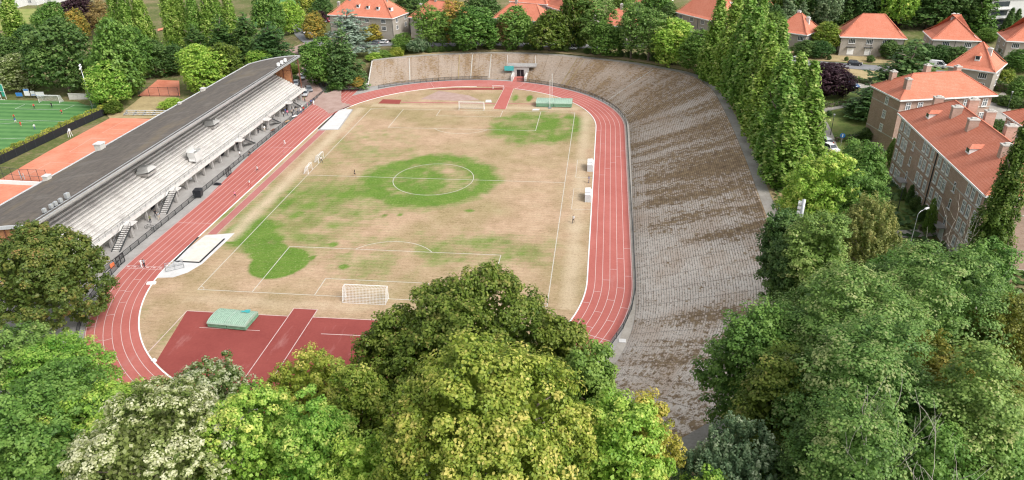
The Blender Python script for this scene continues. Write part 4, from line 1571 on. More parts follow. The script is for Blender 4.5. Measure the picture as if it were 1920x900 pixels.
for (u, v, vt, lb) in ((1031, 202, 160, "tall white pole vault upright in front of the far mat"), (1035, 189, 149, "tall pale pole vault upright behind the far mat")):
    p = at(u, v)
    t = thing("vault_upright", lb, "upright", (p[0], p[1], 0), 0, "pole vault uprights")
    mb = MB(); mb.beam((0, 0, 0.1), (0, 0, 8.2), 0.12); mb.build("mast", "white_paint", t)
    mb = MB(); mb.box(-0.5, -0.9, 0, 0.5, 0.9, 0.12); mb.build("base", "grey_metal", t, bevel=0.02)


def dugout(label, u, v, L=3.6):
    p = at(u, v)
    t = thing("team_shelter", label, "dugout", (p[0], p[1], 0), 0, "team shelters by the right touchline")
    t.scale = (0.85, 0.85, 0.85)
    prof_ = [(-0.75, 2.05), (0.55, 2.15), (0.9, 1.6), (1.0, 0.0), (0.92, 0.0), (0.83, 1.55), (0.5, 2.07), (-0.75, 1.97)]
    for k, (y0_, y1_) in enumerate(((0.85, L), (-0.75, 0.25))):
        mb_ = MB(); mb_.prism(prof_, y0_, y1_, 'y')
        mb_.build("canopy", "white_paint", t)
    for y_ in (-0.75, 0.25, 0.85, L):
        mb_ = MB(); mb_.prism([(-0.7, 0), (0.95, 0), (0.85, 1.6), (0.5, 2.08), (-0.7, 1.98)], y_ - 0.02, y_ + 0.02, 'y')
        mb_.build("side_panel", "zinc", t)
    mb_ = MB(); mb_.box(0.2, -0.7, 0.38, 0.75, L - 0.1, 0.48); mb_.box(0.66, -0.7, 0.55, 0.75, L - 0.1, 0.95)
    for y_ in (-0.5, 1.0, L - 0.3):
        mb_.box(0.4, y_, 0, 0.5, y_ + 0.08, 0.38)
    mb_.build("bench", "grey_metal", t)
    return t


dugout("white team shelter farther along the right touchline", 1106, 320)
dugout("white team shelter nearer along the right touchline", 1102, 377)
# sand leveller trolley on the near pit
p = at(328, 503)
t = thing("pit_trolley", "grey metal tube trolley parked beside the near sand pit", "trolley", (p[0], p[1], 0.02), R(35))
mb = MB()
for z_ in (0.08, 1.0):
    mb.tube([(-1.5, -0.7, z_), (1.5, -0.7, z_), (1.5, 0.7, z_), (-1.5, 0.7, z_), (-1.5, -0.7, z_)], 0.05, 6)
for x_ in (-1.5, 0, 1.5):
    for y_ in (-0.7, 0.7):
        mb.tube([(x_, y_, 0.08), (x_, y_, 1.0)], 0.045, 6)
mb.build("tube_frame", "grey_metal", t)
mb = MB(); mb.beam((-1.5, 0, 1.0), (1.5, 0, 1.0), 0.08); mb.beam((-1.5, -0.7, 0.1), (0, -0.7, 1.0), 0.05); mb.beam((1.5, -0.7, 0.1), (0, -0.7, 1.0), 0.05)
mb.build("brace", "galvanised", t)
# sloping white starter board by the near left kerb
p = at(281, 532)
mb = MB(); mb.box(-0.75, -0.4, 0, 0.75, 0.4, 0.3)
o = mb.build("kerb_block", "white_paint", bevel=0.04); o.location = (p[0] + 0.3, p[1], 0.0); o.rotation_euler = (0, 0, R(15))
tag(o, "white block beside the inner kerb at the near left bend", "block")
p = at(289, 677)
mb = MB(); mb.box(-0.4, -0.3, 0, 0.4, 0.3, 0.25)
o = mb.build("kerb_block", "white_paint", bevel=0.04); o.location = (p[0], p[1], 0.0); o.rotation_euler = (0, 0, R(-35))
tag(o, "white block at the kerb below the dark red fan", "block")
p = at(934, 166)
t = thing("hurdle_barrier", "white water jump barrier at the far kerb beside the runway", "barrier", (p[0], p[1], 0.0))
mb = MB(); mb.beam((-1.9, 0, 0.85), (1.9, 0, 0.85), 0.14); mb.build("beam", "white_paint", t)
mb = MB()
for x_ in (-1.6, 1.6):
    mb.beam((x_, 0, 0), (x_, 0, 0.8), 0.1); mb.beam((x_, -0.6, 0.05), (x_, 0.6, 0.05), 0.1)
mb.build("trestle", "white_paint", t)
p = at(827, 652 / 4 + 450); p = at(827 / 4 + 960, 757 / 4 + 450)
mb = MB(); mb.box(-0.55, -0.45, 0, 0.55, 0.45, 0.10)
o = mb.build("drain_cover", "cover_white", bevel=0.02); o.location = (p[0], p[1], 0.0)
tag(o, "pale square slab on the walkway below the near terrace bend", "slab")
# plain white wall closing the head of the sprint straight
a, b = at(630, 168), at(690, 168)
c = (a + b) / 2
mb = MB(); L = np.linalg.norm(a - b)
mb.box(-L / 2, -0.2, 0, L / 2, 0.2, 1.7); mb.box(-L / 2 - 0.06, -0.26, 1.7, L / 2 + 0.06, 0.26, 1.82)
o = mb.build("end_barrier_wall", "white_render", bevel=0.03); o.location = (c[0], c[1] + 0.6, 0); o.rotation_euler = (0, 0, math.atan2(b[1] - a[1], b[0] - a[0]))
tag(o, "low pale wall at the head of the sprint straight", "wall")
# black bin, skip, clutter on the forecourt
p = at(373, 369)
t = thing("refuse_bin", "large black wheeled bin on the forecourt behind the track fence", "bin", (p[0], p[1], 0), R(10))
mb = MB(); mb.prism([(-0.75, 0.2), (0.75, 0.2), (0.9, 1.5), (-0.9, 1.5)], -0.8, 0.8, 'y'); mb.build("bin_body", "black_plastic", t, bevel=0.06)
mb = MB(); mb.prism([(-0.95, 1.5), (0.95, 1.5), (0.7, 1.85), (-0.7, 1.85)], -0.85, 0.85, 'y'); mb.build("lid", "black_plastic", t, bevel=0.05)
for x_ in (-0.55, 0.55):
    for y_ in (-0.6, 0.6):
        mb = MB(); mb.tube([(x_, y_ - 0.05, 0.12), (x_, y_ + 0.05, 0.12)], 0.12, 10); mb.build("castor", "rubber", t)
p = at(408, 346)
mb = MB()
mb.add([(-0.9, -0.5, 0), (0.9, -0.5, 0), (0.9, 0.5, 0), (-0.9, 0.5, 0), (-0.5, -0.2, 0.5), (0.4, -0.3, 0.6), (0.5, 0.2, 0.4), (-0.4, 0.3, 0.45)], [(4, 5, 6, 7), (0, 1, 5, 4), (1, 2, 6, 5), (2, 3, 7, 6), (3, 0, 4, 7)])
o = mb.build("kit_bag", "black_plastic", bevel=0.08); o.location = (p[0], p[1], 0)
tag(o, "dark heap of bags on the paving by the fence", "bag")
p = at(212, 502)
mb = MB(); mb.box(-0.5, -0.05, 0.05, 0.5, 0.05, 0.95); mb.box(-0.42, -0.3, 0, -0.32, 0.3, 0.06); mb.box(0.32, -0.3, 0, 0.42, 0.3, 0.06)
o = mb.build("orange_panel", "orange_plastic", bevel=0.03); o.location = (p[0], p[1], 0); o.rotation_euler = (0, 0, R(80))
tag(o, "orange plastic barrier panel leaning by the near fence", "barrier")


def table(label, u, v, rz, top="wood"):
    p = at(u, v)
    t = thing("trestle_table", label, "table", (p[0], p[1], 0), rz)
    mb_ = MB(); mb_.box(-0.9, -0.4, 0.7, 0.9, 0.4, 0.76); mb_.build("tabletop", top, t, bevel=0.01)
    for x_ in (-0.7, 0.7):
        mb_ = MB(); mb_.beam((x_, -0.35, 0), (x_, 0.1, 0.7), 0.06); mb_.beam((x_, 0.35, 0), (x_, -0.1, 0.7), 0.06); mb_.build("trestle", "grey_metal", t)


table("wooden trestle table on the forecourt below the far stairs", 538, 232, R(75))
table("white trestle table among the crowd under the far stand", 553, 222, R(70), "white_paint")
table("dark bench table by the fence left of the wooden table", 513, 248, R(80), "rust")
# ================================================================== LEAFY MASSES
def leaf_quads(P, Nn, size, rs, aspect=1.5, fold=0.0):
    """rhombus leaf at each P facing Nn"""
    n = len(P)
    Nn = Nn / (np.linalg.norm(Nn, axis=1, keepdims=True) + 1e-9)
    T = np.cross(Nn, rs.normal(size=(n, 3)))
    T /= np.linalg.norm(T, axis=1, keepdims=True) + 1e-9
    B = np.cross(Nn, T)
    s = (size * rs.uniform(0.65, 1.35, n))[:, None]
    a = T * s * aspect * 0.5
    b = B * s * 0.5
    V = np.stack([P - a, P - b + Nn * fold * s, P + a, P + b + Nn * fold * s], 1).reshape(-1, 3)
    F = np.arange(4 * n).reshape(n, 4)
    return V, F


def hedge(name, label, pts, w, h, mat, seed=0, leaf=0.22, dens=22, cat="hedge", group=None, z_base=None, rough=0.15):
    rs = np.random.default_rng(seed)
    P0 = Vector((pts[0][0], pts[0][1], 0))
    V = []; NN = []; tint = []
    for a, b in zip(pts[:-1], pts[1:]):
        A, B = np.array(a[:2], float), np.array(b[:2], float)
        L = np.linalg.norm(B - A)
        d = (B - A) / L
        s = np.array([-d[1], d[0]])
        n = int(L * (2 * h + w) * dens)
        t = rs.uniform(0, L, n)
        q = rs.uniform(0, 2 * h + w, n)
        lump = 1 + rough * np.sin(t * 1.7 + seed) * np.sin(t * 0.6 + 1)
        off = np.where(q < h, -w / 2, np.where(q > h + w, w / 2, q - h - w / 2))
        zz = np.where(q < h, q, np.where(q > h + w, 2 * h + w - q, h)) * lump
        nx = np.where(q < h, -1.0, np.where(q > h + w, 1.0, 0.0))
        nz = np.where((q >= h) & (q <= h + w), 1.0, 0.25)
        xy = A + d * t[:, None] + s * (off + rs.normal(0, 0.09, n))[:, None]
        zb = np.array([ground_z(x, y) for x, y in xy[:1]])[0] if z_base is None else z_base
        zb2 = ground_z(*B) if z_base is None else z_base
        base = zb + (zb2 - zb) * t / L if z_base is None else z_base
        V.append(np.column_stack([xy, base + zz + rs.normal(0, 0.09, n)]))
        NN.append(np.column_stack([s[0] * nx, s[1] * nx, nz]) + rs.normal(0, 0.55, (n, 3)))
        tint.append(np.clip(rs.normal(0.5, 0.22, n) + 0.2 * np.sin(t * 0.9 + seed), 0, 1))
    V = np.concatenate(V); NN = np.concatenate(NN); tint = np.concatenate(tint)
    z0 = V[:, 2].min()
    P0.z = z_base if z_base is not None else ground_z(P0.x, P0.y)
    v, f = leaf_quads(V - np.array(P0), NN, leaf, rs)
    me = quick_mesh(name, v, f, mat, {"tint": ('FACE', tint)})
    o = link(name, me)
    o.location = P0
    # solid twiggy core so that nothing shows through
    core = MB()
    for a, b in zip(pts[:-1], pts[1:]):
        A = Vector((a[0], a[1], (z_base if z_base is not None else ground_z(a[0], a[1])))) - P0
        B = Vector((b[0], b[1], (z_base if z_base is not None else ground_z(b[0], b[1])))) - P0
        u_ = Vector((0, 0, h * 0.45))
        core.beam(A + u_, B + u_, w * 0.75, h * 0.8)
    core.build("hedge_twigs", "bark", o)
    return tag(o, label, cat, group)


# ================================================================== LEFT SIDE: TURF PITCH AND CLAY COURTS
ZL = -3.0
G = lambda u, v, z=ZL + 0.0: at(u, v, z)[:2]


def flatz(name, pts, mat, z, pix=True):
    mb_ = MB()
    P = [at(p[0], p[1], z)[:2] if pix else p for p in pts]
    mb_.add([(x, y, z) for x, y in P], [tuple(range(len(P)))])
    return struct(mb_.build(name, mat, fix=True))


flatz("artificial_pitch", [(-260, 180), (190, 192), (200, 205), (100, 253), (0, 300), (-120, 360), (-420, 330)], "artificial_turf", ZL + 0.25)
flatz("clay_courts", [(207, 221), (297, 223), (200, 275), (60, 356), (-60, 440), (-150, 440), (-10, 342), (90, 284)], "clay", ZL + 0.25)
flatz("court_surround", [(195, 205), (215, 205), (320, 208), (300, 222), (205, 222)], "dry_grass", ZL + 0.22)
tl = MB()
zz = ZL + 0.26
PL = lambda a, b, w=0.13: flat_line(tl, at(*a, zz), at(*b, zz), w, zz)
for a, b in (((-80, 192), (188, 198)), ((47, 195.5), (28, 204)), ((28, 204), (119, 206)), ((119, 206), (140, 197)), ((188, 198), (138, 227)), ((-120, 221), (138, 228)), ((-40, 235), (62, 228)), ((-40, 262), (60, 258))):
    PL(a, b)
struct(tl.build("turf_pitch_lines", "line_paint", fix=True))
tl = MB()
for a, b in (((232, 227), (192, 249)), ((232, 227), (284, 228)), ((192, 249), (242, 251)), ((205, 242), (252, 244)), ((172, 259), (130, 285)), ((172, 259), (222, 261)), ((130, 285), (182, 287)), ((95, 304), (50, 329)), ((95, 304), (146, 307)), ((50, 329), (105, 333))):
    PL(a, b, 0.08)
struct(tl.build("clay_court_lines", "worn_line_paint", fix=True))
a = G(213, 206); b = G(112, 252); c = G(0, 305); d = G(-70, 338)
hedge("clipped_hedge", "yellow topped clipped hedge between the artificial pitch and the clay courts", [a, b, c, d], 1.5, 2.6, "leaf_hedge_yellow", 3, 0.26, 26, z_base=ZL)
sh = (1.0, -0.1)
t = thing("windbreak_screen", "dark windbreak netting along the clay court side of the hedge", "windbreak", (a[0], a[1], ZL))
for (p, q) in ((a, b), (b, c), (c, d)):
    mb = MB()
    P = np.array([p[0] + 1.15 - a[0], p[1] - a[1]]); Q_ = np.array([q[0] + 1.15 - a[0], q[1] - a[1]])
    mb.beam((*P, 1.1), (*Q_, 1.1), 0.05, 2.1)
    mb.build("screen_panel", "black_plastic", t)
    L = np.linalg.norm(P - Q_)
    for k in range(int(L / 3.5) + 1):
        r = P + (Q_ - P) * min(1, k * 3.5 / L)
        mb = MB(); mb.beam((r[0] + .06, r[1], 0), (r[0] + .06, r[1], 3.0), 0.09); mb.build("post", "dark_metal", t)
gp = (at(74, 194, ZL) + at(113, 195, ZL)) / 2
gdir = at(113, 195, ZL) - at(74, 194, ZL)
goal("white goal on the artificial turf pitch, in front of the dark trees", (gp[0], gp[1], ZL + 0.25), math.atan2(gdir[1], gdir[0]) + PI, 7.32, 2.44, 2.0, None, 0.06)
# floodlight mast
p = at(175, 208, ZL)
t = thing("floodlight_mast", "slim floodlight mast at the corner of the artificial pitch", "floodlight", (p[0], p[1], ZL), R(-60))
mb = MB(); mb.tube([(0, 0, 0), (0, 0, 7), (0, 0, 13.4)], [0.16, 0.12, 0.08], 10); mb.build("mast", "galvanised", t, smooth=True)
mb = MB(); mb.beam((-1.1, 0, 13.2), (1.1, 0, 13.2), 0.12); mb.beam((0, 0, 13.0), (0, 0, 14.2), 0.1); mb.build("crossarm", "galvanised", t)
for x_, z_ in ((-0.8, 13.4), (0.8, 13.4), (0, 14.2)):
    mb = MB(); mb.add([(x_ - 0.5, -0.15, z_ - 0.25), (x_ + 0.5, -0.15, z_ - 0.25), (x_ + 0.5, 0.35, z_ + 0.35), (x_ - 0.5, 0.35, z_ + 0.35), (x_ - 0.4, -0.4, z_ + 0.05), (x_ + 0.4, -0.4, z_ + 0.05), (x_ + 0.4, 0.0, z_ + 0.5), (x_ - 0.4, 0.0, z_ + 0.5)],
                      [(0, 1, 2, 3), (7, 6, 5, 4), (0, 4, 5, 1), (1, 5, 6, 2), (2, 6, 7, 3), (3, 7, 4, 0)])
    mb.build("lamp_head", "white_paint", t, bevel=0.03)
a, b = G(131, 188), G(206, 190)
mb = MB(); mb.beam((0, 0, 1.1), (b[0] - a[0], b[1] - a[1], 1.1), 0.25, 2.2)
mb.beam((0, 0, 2.25), (b[0] - a[0], b[1] - a[1], 2.25), 0.4, 0.12)
o = mb.build("retaining_wall", "old_concrete"); o.location = (a[0], a[1], ZL)
tag(o, "grey concrete wall behind the goal line of the artificial pitch", "wall")
for (u0, u1, v, h, m1, lb) in ((31, 43, 181, 1.2, "blue_paint", "plain blue board hung behind the artificial pitch goal"), (47, 57, 180, 2.3, "white_paint", "tall blue and white board behind the artificial pitch goal"),
                               (59, 67, 180, 1.6, "white_paint", "small white board between two other boards behind the turf goal"), (68, 84, 181, 1.5, "white_paint", "wide white banner board, rightmost behind the turf goal")):
    a, b = at(u0, v, ZL + 0.8), at(u1, v, ZL + 0.8)
    t = thing("advert_board", lb, "board", (a[0], a[1], ZL + 0.9), math.atan2(b[1] - a[1], b[0] - a[0]), "boards behind the turf pitch")
    L = np.linalg.norm(a - b)
    mb = MB(); mb.box(0, -0.04, 0, L, 0.04, h); mb.build("panel", m1, t, bevel=0.01)
    if h > 1.3:
        mb = MB(); mb.box(0.08, -0.06, h * 0.72, L - 0.08, -0.042, h - 0.06) if h > 2 else mb.box(0.1, -0.06, 0.15, L - 0.1, -0.042, 0.4)
        mb.build("blue_band", "blue_paint", t)
    for xx in (0.15, L - 0.15):
        mb = MB(); mb.beam((xx, 0.06, -0.9), (xx, 0.06, h), 0.07); mb.build("post", "dark_metal", t)
p = at(8, 187, ZL)
t = thing("ball_stop_frame", "tall green canvas ball stop frame at the edge of the artificial pitch", "frame", (p[0], p[1], ZL + 0.2))
mb = MB(); mb.box(-0.9, -0.1, 2.6, 0.9, 0.1, 5.0); mb.box(-0.2, -0.06, 0.9, 0.9, 0.06, 2.4); mb.build("canvas", "green_canvas", t, bevel=0.03)
mb = MB()
for x_ in (-0.95, 0.95):
    mb.beam((x_, 0, 0), (x_, 0, 5.05), 0.1)
mb.beam((-0.95, 0, 5.0), (0.95, 0, 5.0), 0.1); mb.beam((-0.95, -0.7, 0.05), (0.95, -0.7, 0.05), 0.12); mb.beam((-0.95, 0, 2.5), (0.95, 0, 2.5), 0.1)
mb.build("frame_tube", "white_paint", t)
# court furniture
a, b = at(-40, 342, ZL + 0.3), at(78, 348, ZL + 0.3)
mb = MB(); mb.beam((a[0] - b[0], a[1] - b[1], 0.5), (0, 0, 0.5), 0.3, 1.0)
o = mb.build("court_divider", "white_paint", bevel=0.03); o.location = (b[0], b[1], ZL + 0.25)
tag(o, "low white wall dividing the two clay courts behind the grandstand", "wall")
rail_fence("court_fence", "thin wire fence across the near end of the clay court", [(*at(u, v, ZL)[:2], ZL + 0.2) for u, v in ((-8, 336), (44, 342), (92, 344))], 3.4, 2.6, (1.05, 0.5), infill="wire_mesh_fine", post=0.07)
rail_fence("court_fence", "tall wire fence along the front of the raised clay court", [(*hit(u, v)[:2], hit(u, v)[2]) for u, v in ((262, 181), (300, 181), (336, 181))], 3.2, 4, (1.05, 0.1), infill="wire_mesh_fine", post=0.08)
a, b = at(232, 218, ZL), at(322, 219, ZL)
t = thing("court_bleacher", "low pale bench rails at the far end of the clay court", "bench", (a[0], a[1], ZL + 0.2), math.atan2(b[1] - a[1], b[0] - a[0]))
L = np.linalg.norm(a - b)
for k in range(3):
    mb = MB(); mb.box(0, 0.8 * k, 0.4 + 0.35 * k, L, 0.8 * k + 0.35, 0.5 + 0.35 * k); mb.build("bench_row", "white_render", t, bevel=0.02)
for k in range(6):
    mb = MB(); mb.prism([(0, 0), (2.2, 0), (2.2, 1.05), (0, 0.38)], L * k / 5 * 0.98, L * k / 5 * 0.98 + 0.12, 'x'); mb.build("bench_support", "grey_metal", t)
p = at(133, 258, ZL)
t = thing("umpire_chair", "small white umpire chair at the hedge side of the clay court", "chair", (p[0], p[1], ZL + 0.25))
mb = MB()
for x_ in (-0.35, 0.35):
    mb.beam((x_, -0.5, 0), (x_ * 0.7, -0.2, 1.7), 0.08); mb.beam((x_, 0.5, 0), (x_ * 0.7, 0.2, 1.7), 0.08)
mb.build("legs", "white_paint", t)
mb = MB(); mb.box(-0.35, -0.3, 1.7, 0.35, 0.3, 1.78); mb.box(-0.35, 0.22, 1.78, 0.35, 0.3, 2.3); mb.build("seat", "white_paint", t, bevel=0.02)
p = at(44, 338, ZL)
t = thing("net_winder", "grey net post frame by the divider of the clay courts", "frame", (p[0], p[1], ZL + 0.25))
mb = MB(); mb.box(-0.5, -0.1, 0, -0.38, 0.1, 2.2); mb.box(0.38, -0.1, 0, 0.5, 0.1, 1.6); mb.box(-0.38, -0.06, 0.7, 0.38, 0.06, 0.85); mb.build("post_frame", "zinc", t, bevel=0.02)

drape("grass_bank", [(222, 214), (318, 205), (332, 182), (268, 180)], "dry_grass", 0.1, 10)
drape("raised_clay_court", [(258, 181), (338, 181), (336, 152), (296, 150)], "clay", 0.16, 8)
drape("distant_clay_court", [(306, 138), (326, 136), (326, 108), (306, 110)], "clay", 0.16, 6)
drape("distant_turf", [(292, 108), (338, 104), (470, 36), (350, 30)], "artificial_turf", 0.3, 10)
drape("distant_turf", [(470, 60), (545, 22), (620, -8), (480, -2)], "artificial_turf", 0.3, 10)
drape("distant_turf_path", [(296, 60), (340, 47), (342, 44), (296, 56)], "clay", 0.4, 6)
drape("meadow", [(-60, 62), (110, 52), (112, 16), (-60, 20)], "meadow", 0.3, 10)
# brick lane with parked cars, up to the street
strip("brick_lane", [(640, 205), (600, 196), (583, 178), (572, 160), (580, 135), (594, 116), (590, 104), (575, 96), (552, 88)], 8.0, "brick_paving", 0.07, step=1.5)
drape("brick_forecourt", [(545, 215), (640, 196), (640, 166), (566, 190)], "brick_paving", 0.05, 8)
strip("hill_street", [(565, 28), (560, 44), (566, 60), (580, 74), (602, 86)], 7.0, "asphalt", 0.12)
strip("close_street", [(640, 95), (700, 84), (740, 82), (800, 84), (900, 82), (1000, 84), (1100, 88), (1200, 84), (1290, 92)], 6.5, "asphalt", 0.12)
drape("front_garden", [(690, 74), (770, 70), (760, 58), (700, 60)], "dry_grass", 0.14, 8)

# ================================================================== HOUSES
def frame_of(p, q):
    """axes of a facade from p to q; out points to the camera side"""
    a = Vector((q[0] - p[0], q[1] - p[1], 0))
    L = a.length
    a.normalize()
    return L, math.atan2(a.y, a.x)


W_SMALL = win_mesh(1.5, 1.5, 3, 1)
W_WIDE = win_mesh(2.0, 1.5, 4, 1)
W_TALL = win_mesh(1.15, 2.05, 2, 2, t=0.14, d=0.12, pane="glass_light")
W_MID = win_mesh(1.15, 1.7, 2, 2, t=0.14, d=0.12, pane="glass_light")
W_STAIR = win_mesh(0.7, 1.7, 1, 2, t=0.08, d=0.10)
W_LOW = win_mesh(0.9, 0.6, 1, 1)
SILL = MB().box(-0.66, -0.2, -0.12, 0.66, 0.02, -0.005).mesh("sill", "stand_concrete")
SILL_W = MB().box(-0.95, -0.18, -0.1, 0.95, 0.02, -0.005).mesh("sill", "stand_concrete")
DOOR_W = MB().box(-0.95, -0.06, 0, 0.95, 0.02, 2.1).mesh("garage_door", "white_paint")
DOOR_S = MB().box(-0.5, -0.06, 0, 0.5, 0.02, 2.1).mesh("door", "white_paint")


def hip_roof(parent, L, D, ze, rise, inset, over=0.5, mat="roof_tiles", gutter="white_paint", flare=0.0, gable=(False, False)):
    """hipped roof over the rectangle x 0..L, y 0..D (y away from the camera), eaves at ze"""
    o = over
    x0, x1, y0, y1 = -o, L + o, -o, D + o
    ym = D / 2
    i0 = -o if gable[0] else inset
    i1 = -o if gable[1] else inset
    ra, rb = (i0, ym, ze + rise), (L - i1, ym, ze + rise)
    e = [(x0, y0, ze), (x1, y0, ze), (x1, y1, ze), (x0, y1, ze)]
    mb_ = MB()
    if flare:
        # slight kick at the eaves
        k = 0.18
        def up(p, r):
            return tuple(p[i] + (r[i] - p[i]) * k for i in range(2)) + (ze + rise * k * 0.55,)
        m_ = [up(e[0], ra), up(e[1], rb), up(e[2], rb), up(e[3], ra)]
        mb_.add(e + m_ + [ra, rb], [(0, 1, 5, 4), (1, 2, 6, 5), (2, 3, 7, 6), (3, 0, 4, 7), (4, 5, 9, 8), (5, 6, 9), (6, 7, 8, 9), (7, 4, 8)])
    else:
        mb_.add(e + [ra, rb], [(0, 1, 5, 4), (1, 2, 5), (2, 3, 4, 5), (3, 0, 4)])
    mb_.add([(a, b, c - 0.12) for a, b, c in e], [(3, 2, 1, 0)])
    r = mb_.build("roof", mat, parent, uv=True)
    mb_ = MB()
    for a, b in ((e[0], e[1]), (e[1], e[2]), (e[2], e[3]), (e[3], e[0])):
        mb_.beam((a[0], a[1], ze - 0.14), (b[0], b[1], ze - 0.14), 0.22, 0.3)
    mb_.build("eaves", gutter, r)
    mb_ = MB()
    for a, b in ((ra, rb), (e[0], ra), (e[3], ra), (e[1], rb), (e[2], rb)):
        mb_.beam((a[0], a[1], a[2] + 0.03), (b[0], b[1], b[2] + 0.03), 0.24, 0.1)
    mb_.build("ridge_tiles", mat, r, uv=True)

    def z_at(x, y):
        zz_ = min((y + o) / (ym + o), (D + o - y) / (ym + o))
        if not gable[0]: zz_ = min(zz_, (x + o) / (i0 + o))
        if not gable[1]: zz_ = min(zz_, (L + o - x) / (i1 + o))
        return ze + rise * max(0, min(1, zz_))
    return r, z_at


def chimney(parent, x, y, zr, w=0.9, d=0.9, h=1.6, mat="grey_render", cap="stand_concrete"):
    mb_ = MB(); mb_.box(x - w / 2, y - d / 2, zr - 1.2, x + w / 2, y + d / 2, zr + h)
    c_ = mb_.build("chimney", mat, parent, uv=True)
    mb_ = MB(); mb_.box(x - w / 2 - 0.08, y - d / 2 - 0.08, zr + h, x + w / 2 + 0.08, y + d / 2 + 0.08, zr + h + 0.22)
    mb_.box(x - w / 4, y - d / 4, zr + h + 0.22, x + w / 4, y + d / 4, zr + h + 0.45)
    mb_.build("chimney_cap", cap, c_, bevel=0.02)


def dormer(parent, x, y, z, w=1.2, h=1.1, d=1.6):
    """small roof window standing in the front slope"""
    mb_ = MB(); mb_.box(x - w / 2, y, z - 0.3, x + w / 2, y + d, z + h)
    dm = mb_.build("dormer", "white_paint", parent)
    mb_ = MB(); mb_.box(x - w / 2 + 0.14, y - 0.03, z + 0.12, x + w / 2 - 0.14, y - 0.004, z + h - 0.12)
    mb_.build("dormer_pane", "glass_dark", dm)
    mb_ = MB()
    a = w / 2 + 0.18
    mb_.add([(x - a, y - 0.2, z + h), (x + a, y - 0.2, z + h), (x + a, y + d + 0.5, z + h), (x - a, y + d + 0.5, z + h), (x, y + 0.45, z + h + 0.55), (x, y + d + 0.6, z + h + 0.55)],
            [(0, 1, 4), (1, 2, 5, 4), (2, 3, 5), (3, 0, 4, 5), (3, 2, 1, 0)])
    mb_.build("dormer_roof", "roof_tiles", dm, uv=True)


def house(label, p0, p1, ze_px, D, wall_h, rise, inset, cols=(), chims=(), dorms=(), wall="grey_render", garage=(), side=0, flare=1.0, gable=(False, False), name="house", group=None, porch=None, doorx=()):
    """p0, p1: survey pixels of the front eave ends at height ze_px"""
    A, B = at(*p0, ze_px), at(*p1, ze_px)
    L, rz = frame_of(A, B)
    zg = ze_px - wall_h
    t = thing(name, label, "house", (A[0], A[1], zg), rz, group)
    mb_ = MB(); mb_.box(0, 0, -1.5, L, D, wall_h - 0.02)
    w_ = mb_.build("wall", wall, t, uv=True)
    r, zf = hip_roof(t, L, D, wall_h, rise, inset, flare=flare, gable=gable)
    for x_ in cols:
        put_window(W_WIDE, t, (L * x_, 0, wall_h - 2.1), 0, sill=SILL_W)
        if x_ not in garage and x_ not in doorx:
            put_window(W_WIDE, t, (L * x_, 0, wall_h - 4.7), 0, sill=SILL_W)
    for x_ in garage:
        o_ = link("garage_door", DOOR_W, t); o_.location = (L * x_, 0, 0.05)
        mb_ = MB(); mb_.box(L * x_ - 1.3, -0.8, 2.35, L * x_ + 1.3, 0.02, 2.5); mb_.build("canopy", "dark_metal", t, bevel=0.02)
    for x_ in doorx:
        o_ = link("door", DOOR_S, t); o_.location = (L * x_, 0, 0.05)
    if side:
        for k in range(side):
            yy = D * (k + 0.5) / side
            for zz_ in (wall_h - 2.1, wall_h - 4.7):
                put_window(W_SMALL, t, (L, yy, zz_), R(90), sill=SILL_W)
                put_window(W_SMALL, t, (0, yy, zz_), R(-90), sill=SILL_W)
    mb_ = MB()
    for x_ in ((0.02, L * 0.5, L - 0.02) if L > 12 else ()):
        mb_ = MB(); mb_.beam((x_, -0.06, 0), (x_, -0.06, wall_h - 0.2), 0.1)
        mb_.build("downpipe", "dark_metal", t)
    for c_ in chims:
        x_, y_ = L * c_[0], D * c_[1]
        chimney(r, x_, y_, zf(x_, y_), *(c_[2:] if len(c_) > 2 else (0.9, 0.9, 1.3)))
    for dx, dy in dorms:
        dormer(r, L * dx, D * dy, zf(L * dx, D * dy) - 0.05)
    return t


WC = (1.1, 0.8, 1.2, "white_render")
house("small grey house with hipped orange roof and three white chimneys, left of the yellow-green tree", (1453, 57), (1512, 65), 12.6, 10.5, 5.6, 5.4, 4.6, (0.24, 0.85), ((0.42, 0.6, *WC), (0.62, 0.85, *WC), (0.78, 0.5, *WC)), side=2, garage=(0.24,))
house("wide pair of grey houses with one long orange hipped roof and two white chimneys", (1578, 68), (1697, 72), 12.8, 11, 5.6, 6.2, 6.0, (0.18, 0.46, 0.72), ((0.37, 0.75, *WC), (0.68, 0.75, *WC)), garage=(0.18, 0.46), side=2)
house("grey house with orange pyramid roof half hidden by dark clipped trees", (1750, 73), (1836, 76), 13.2, 11.5, 5.5, 6.4, 7.5, (0.3, 0.78), ((0.55, 0.6, *WC), (0.46, 0.6, *WC)), side=2)
house("house with orange pyramid roof cut off by the right edge of the picture", (1890, 76), (1975, 80), 13.2, 11.5, 5.5, 6.4, 7.5, (0.2, 0.7), (), side=2)
house("nearest detached house with steep orange roof and two small dormers facing right", (1779, 123), (1864, 135), 12.8, 11.5, 5.4, 6.0, 5.2, (0.78,), ((0.72, 0.4, 1.1, 0.9, 1.0, "white_render"),), ((0.55, 0.15),), side=1)
house("grey terraced houses under a large plain orange roof left of the tall poplars", (1268, 22), (1354, 43), 12.5, 12, 6.0, 6.0, 5.0, (0.12, 0.36, 0.6, 0.86), ((0.75, 0.7, *WC),), side=2, garage=(0.36, 0.86), name="terraced_house")
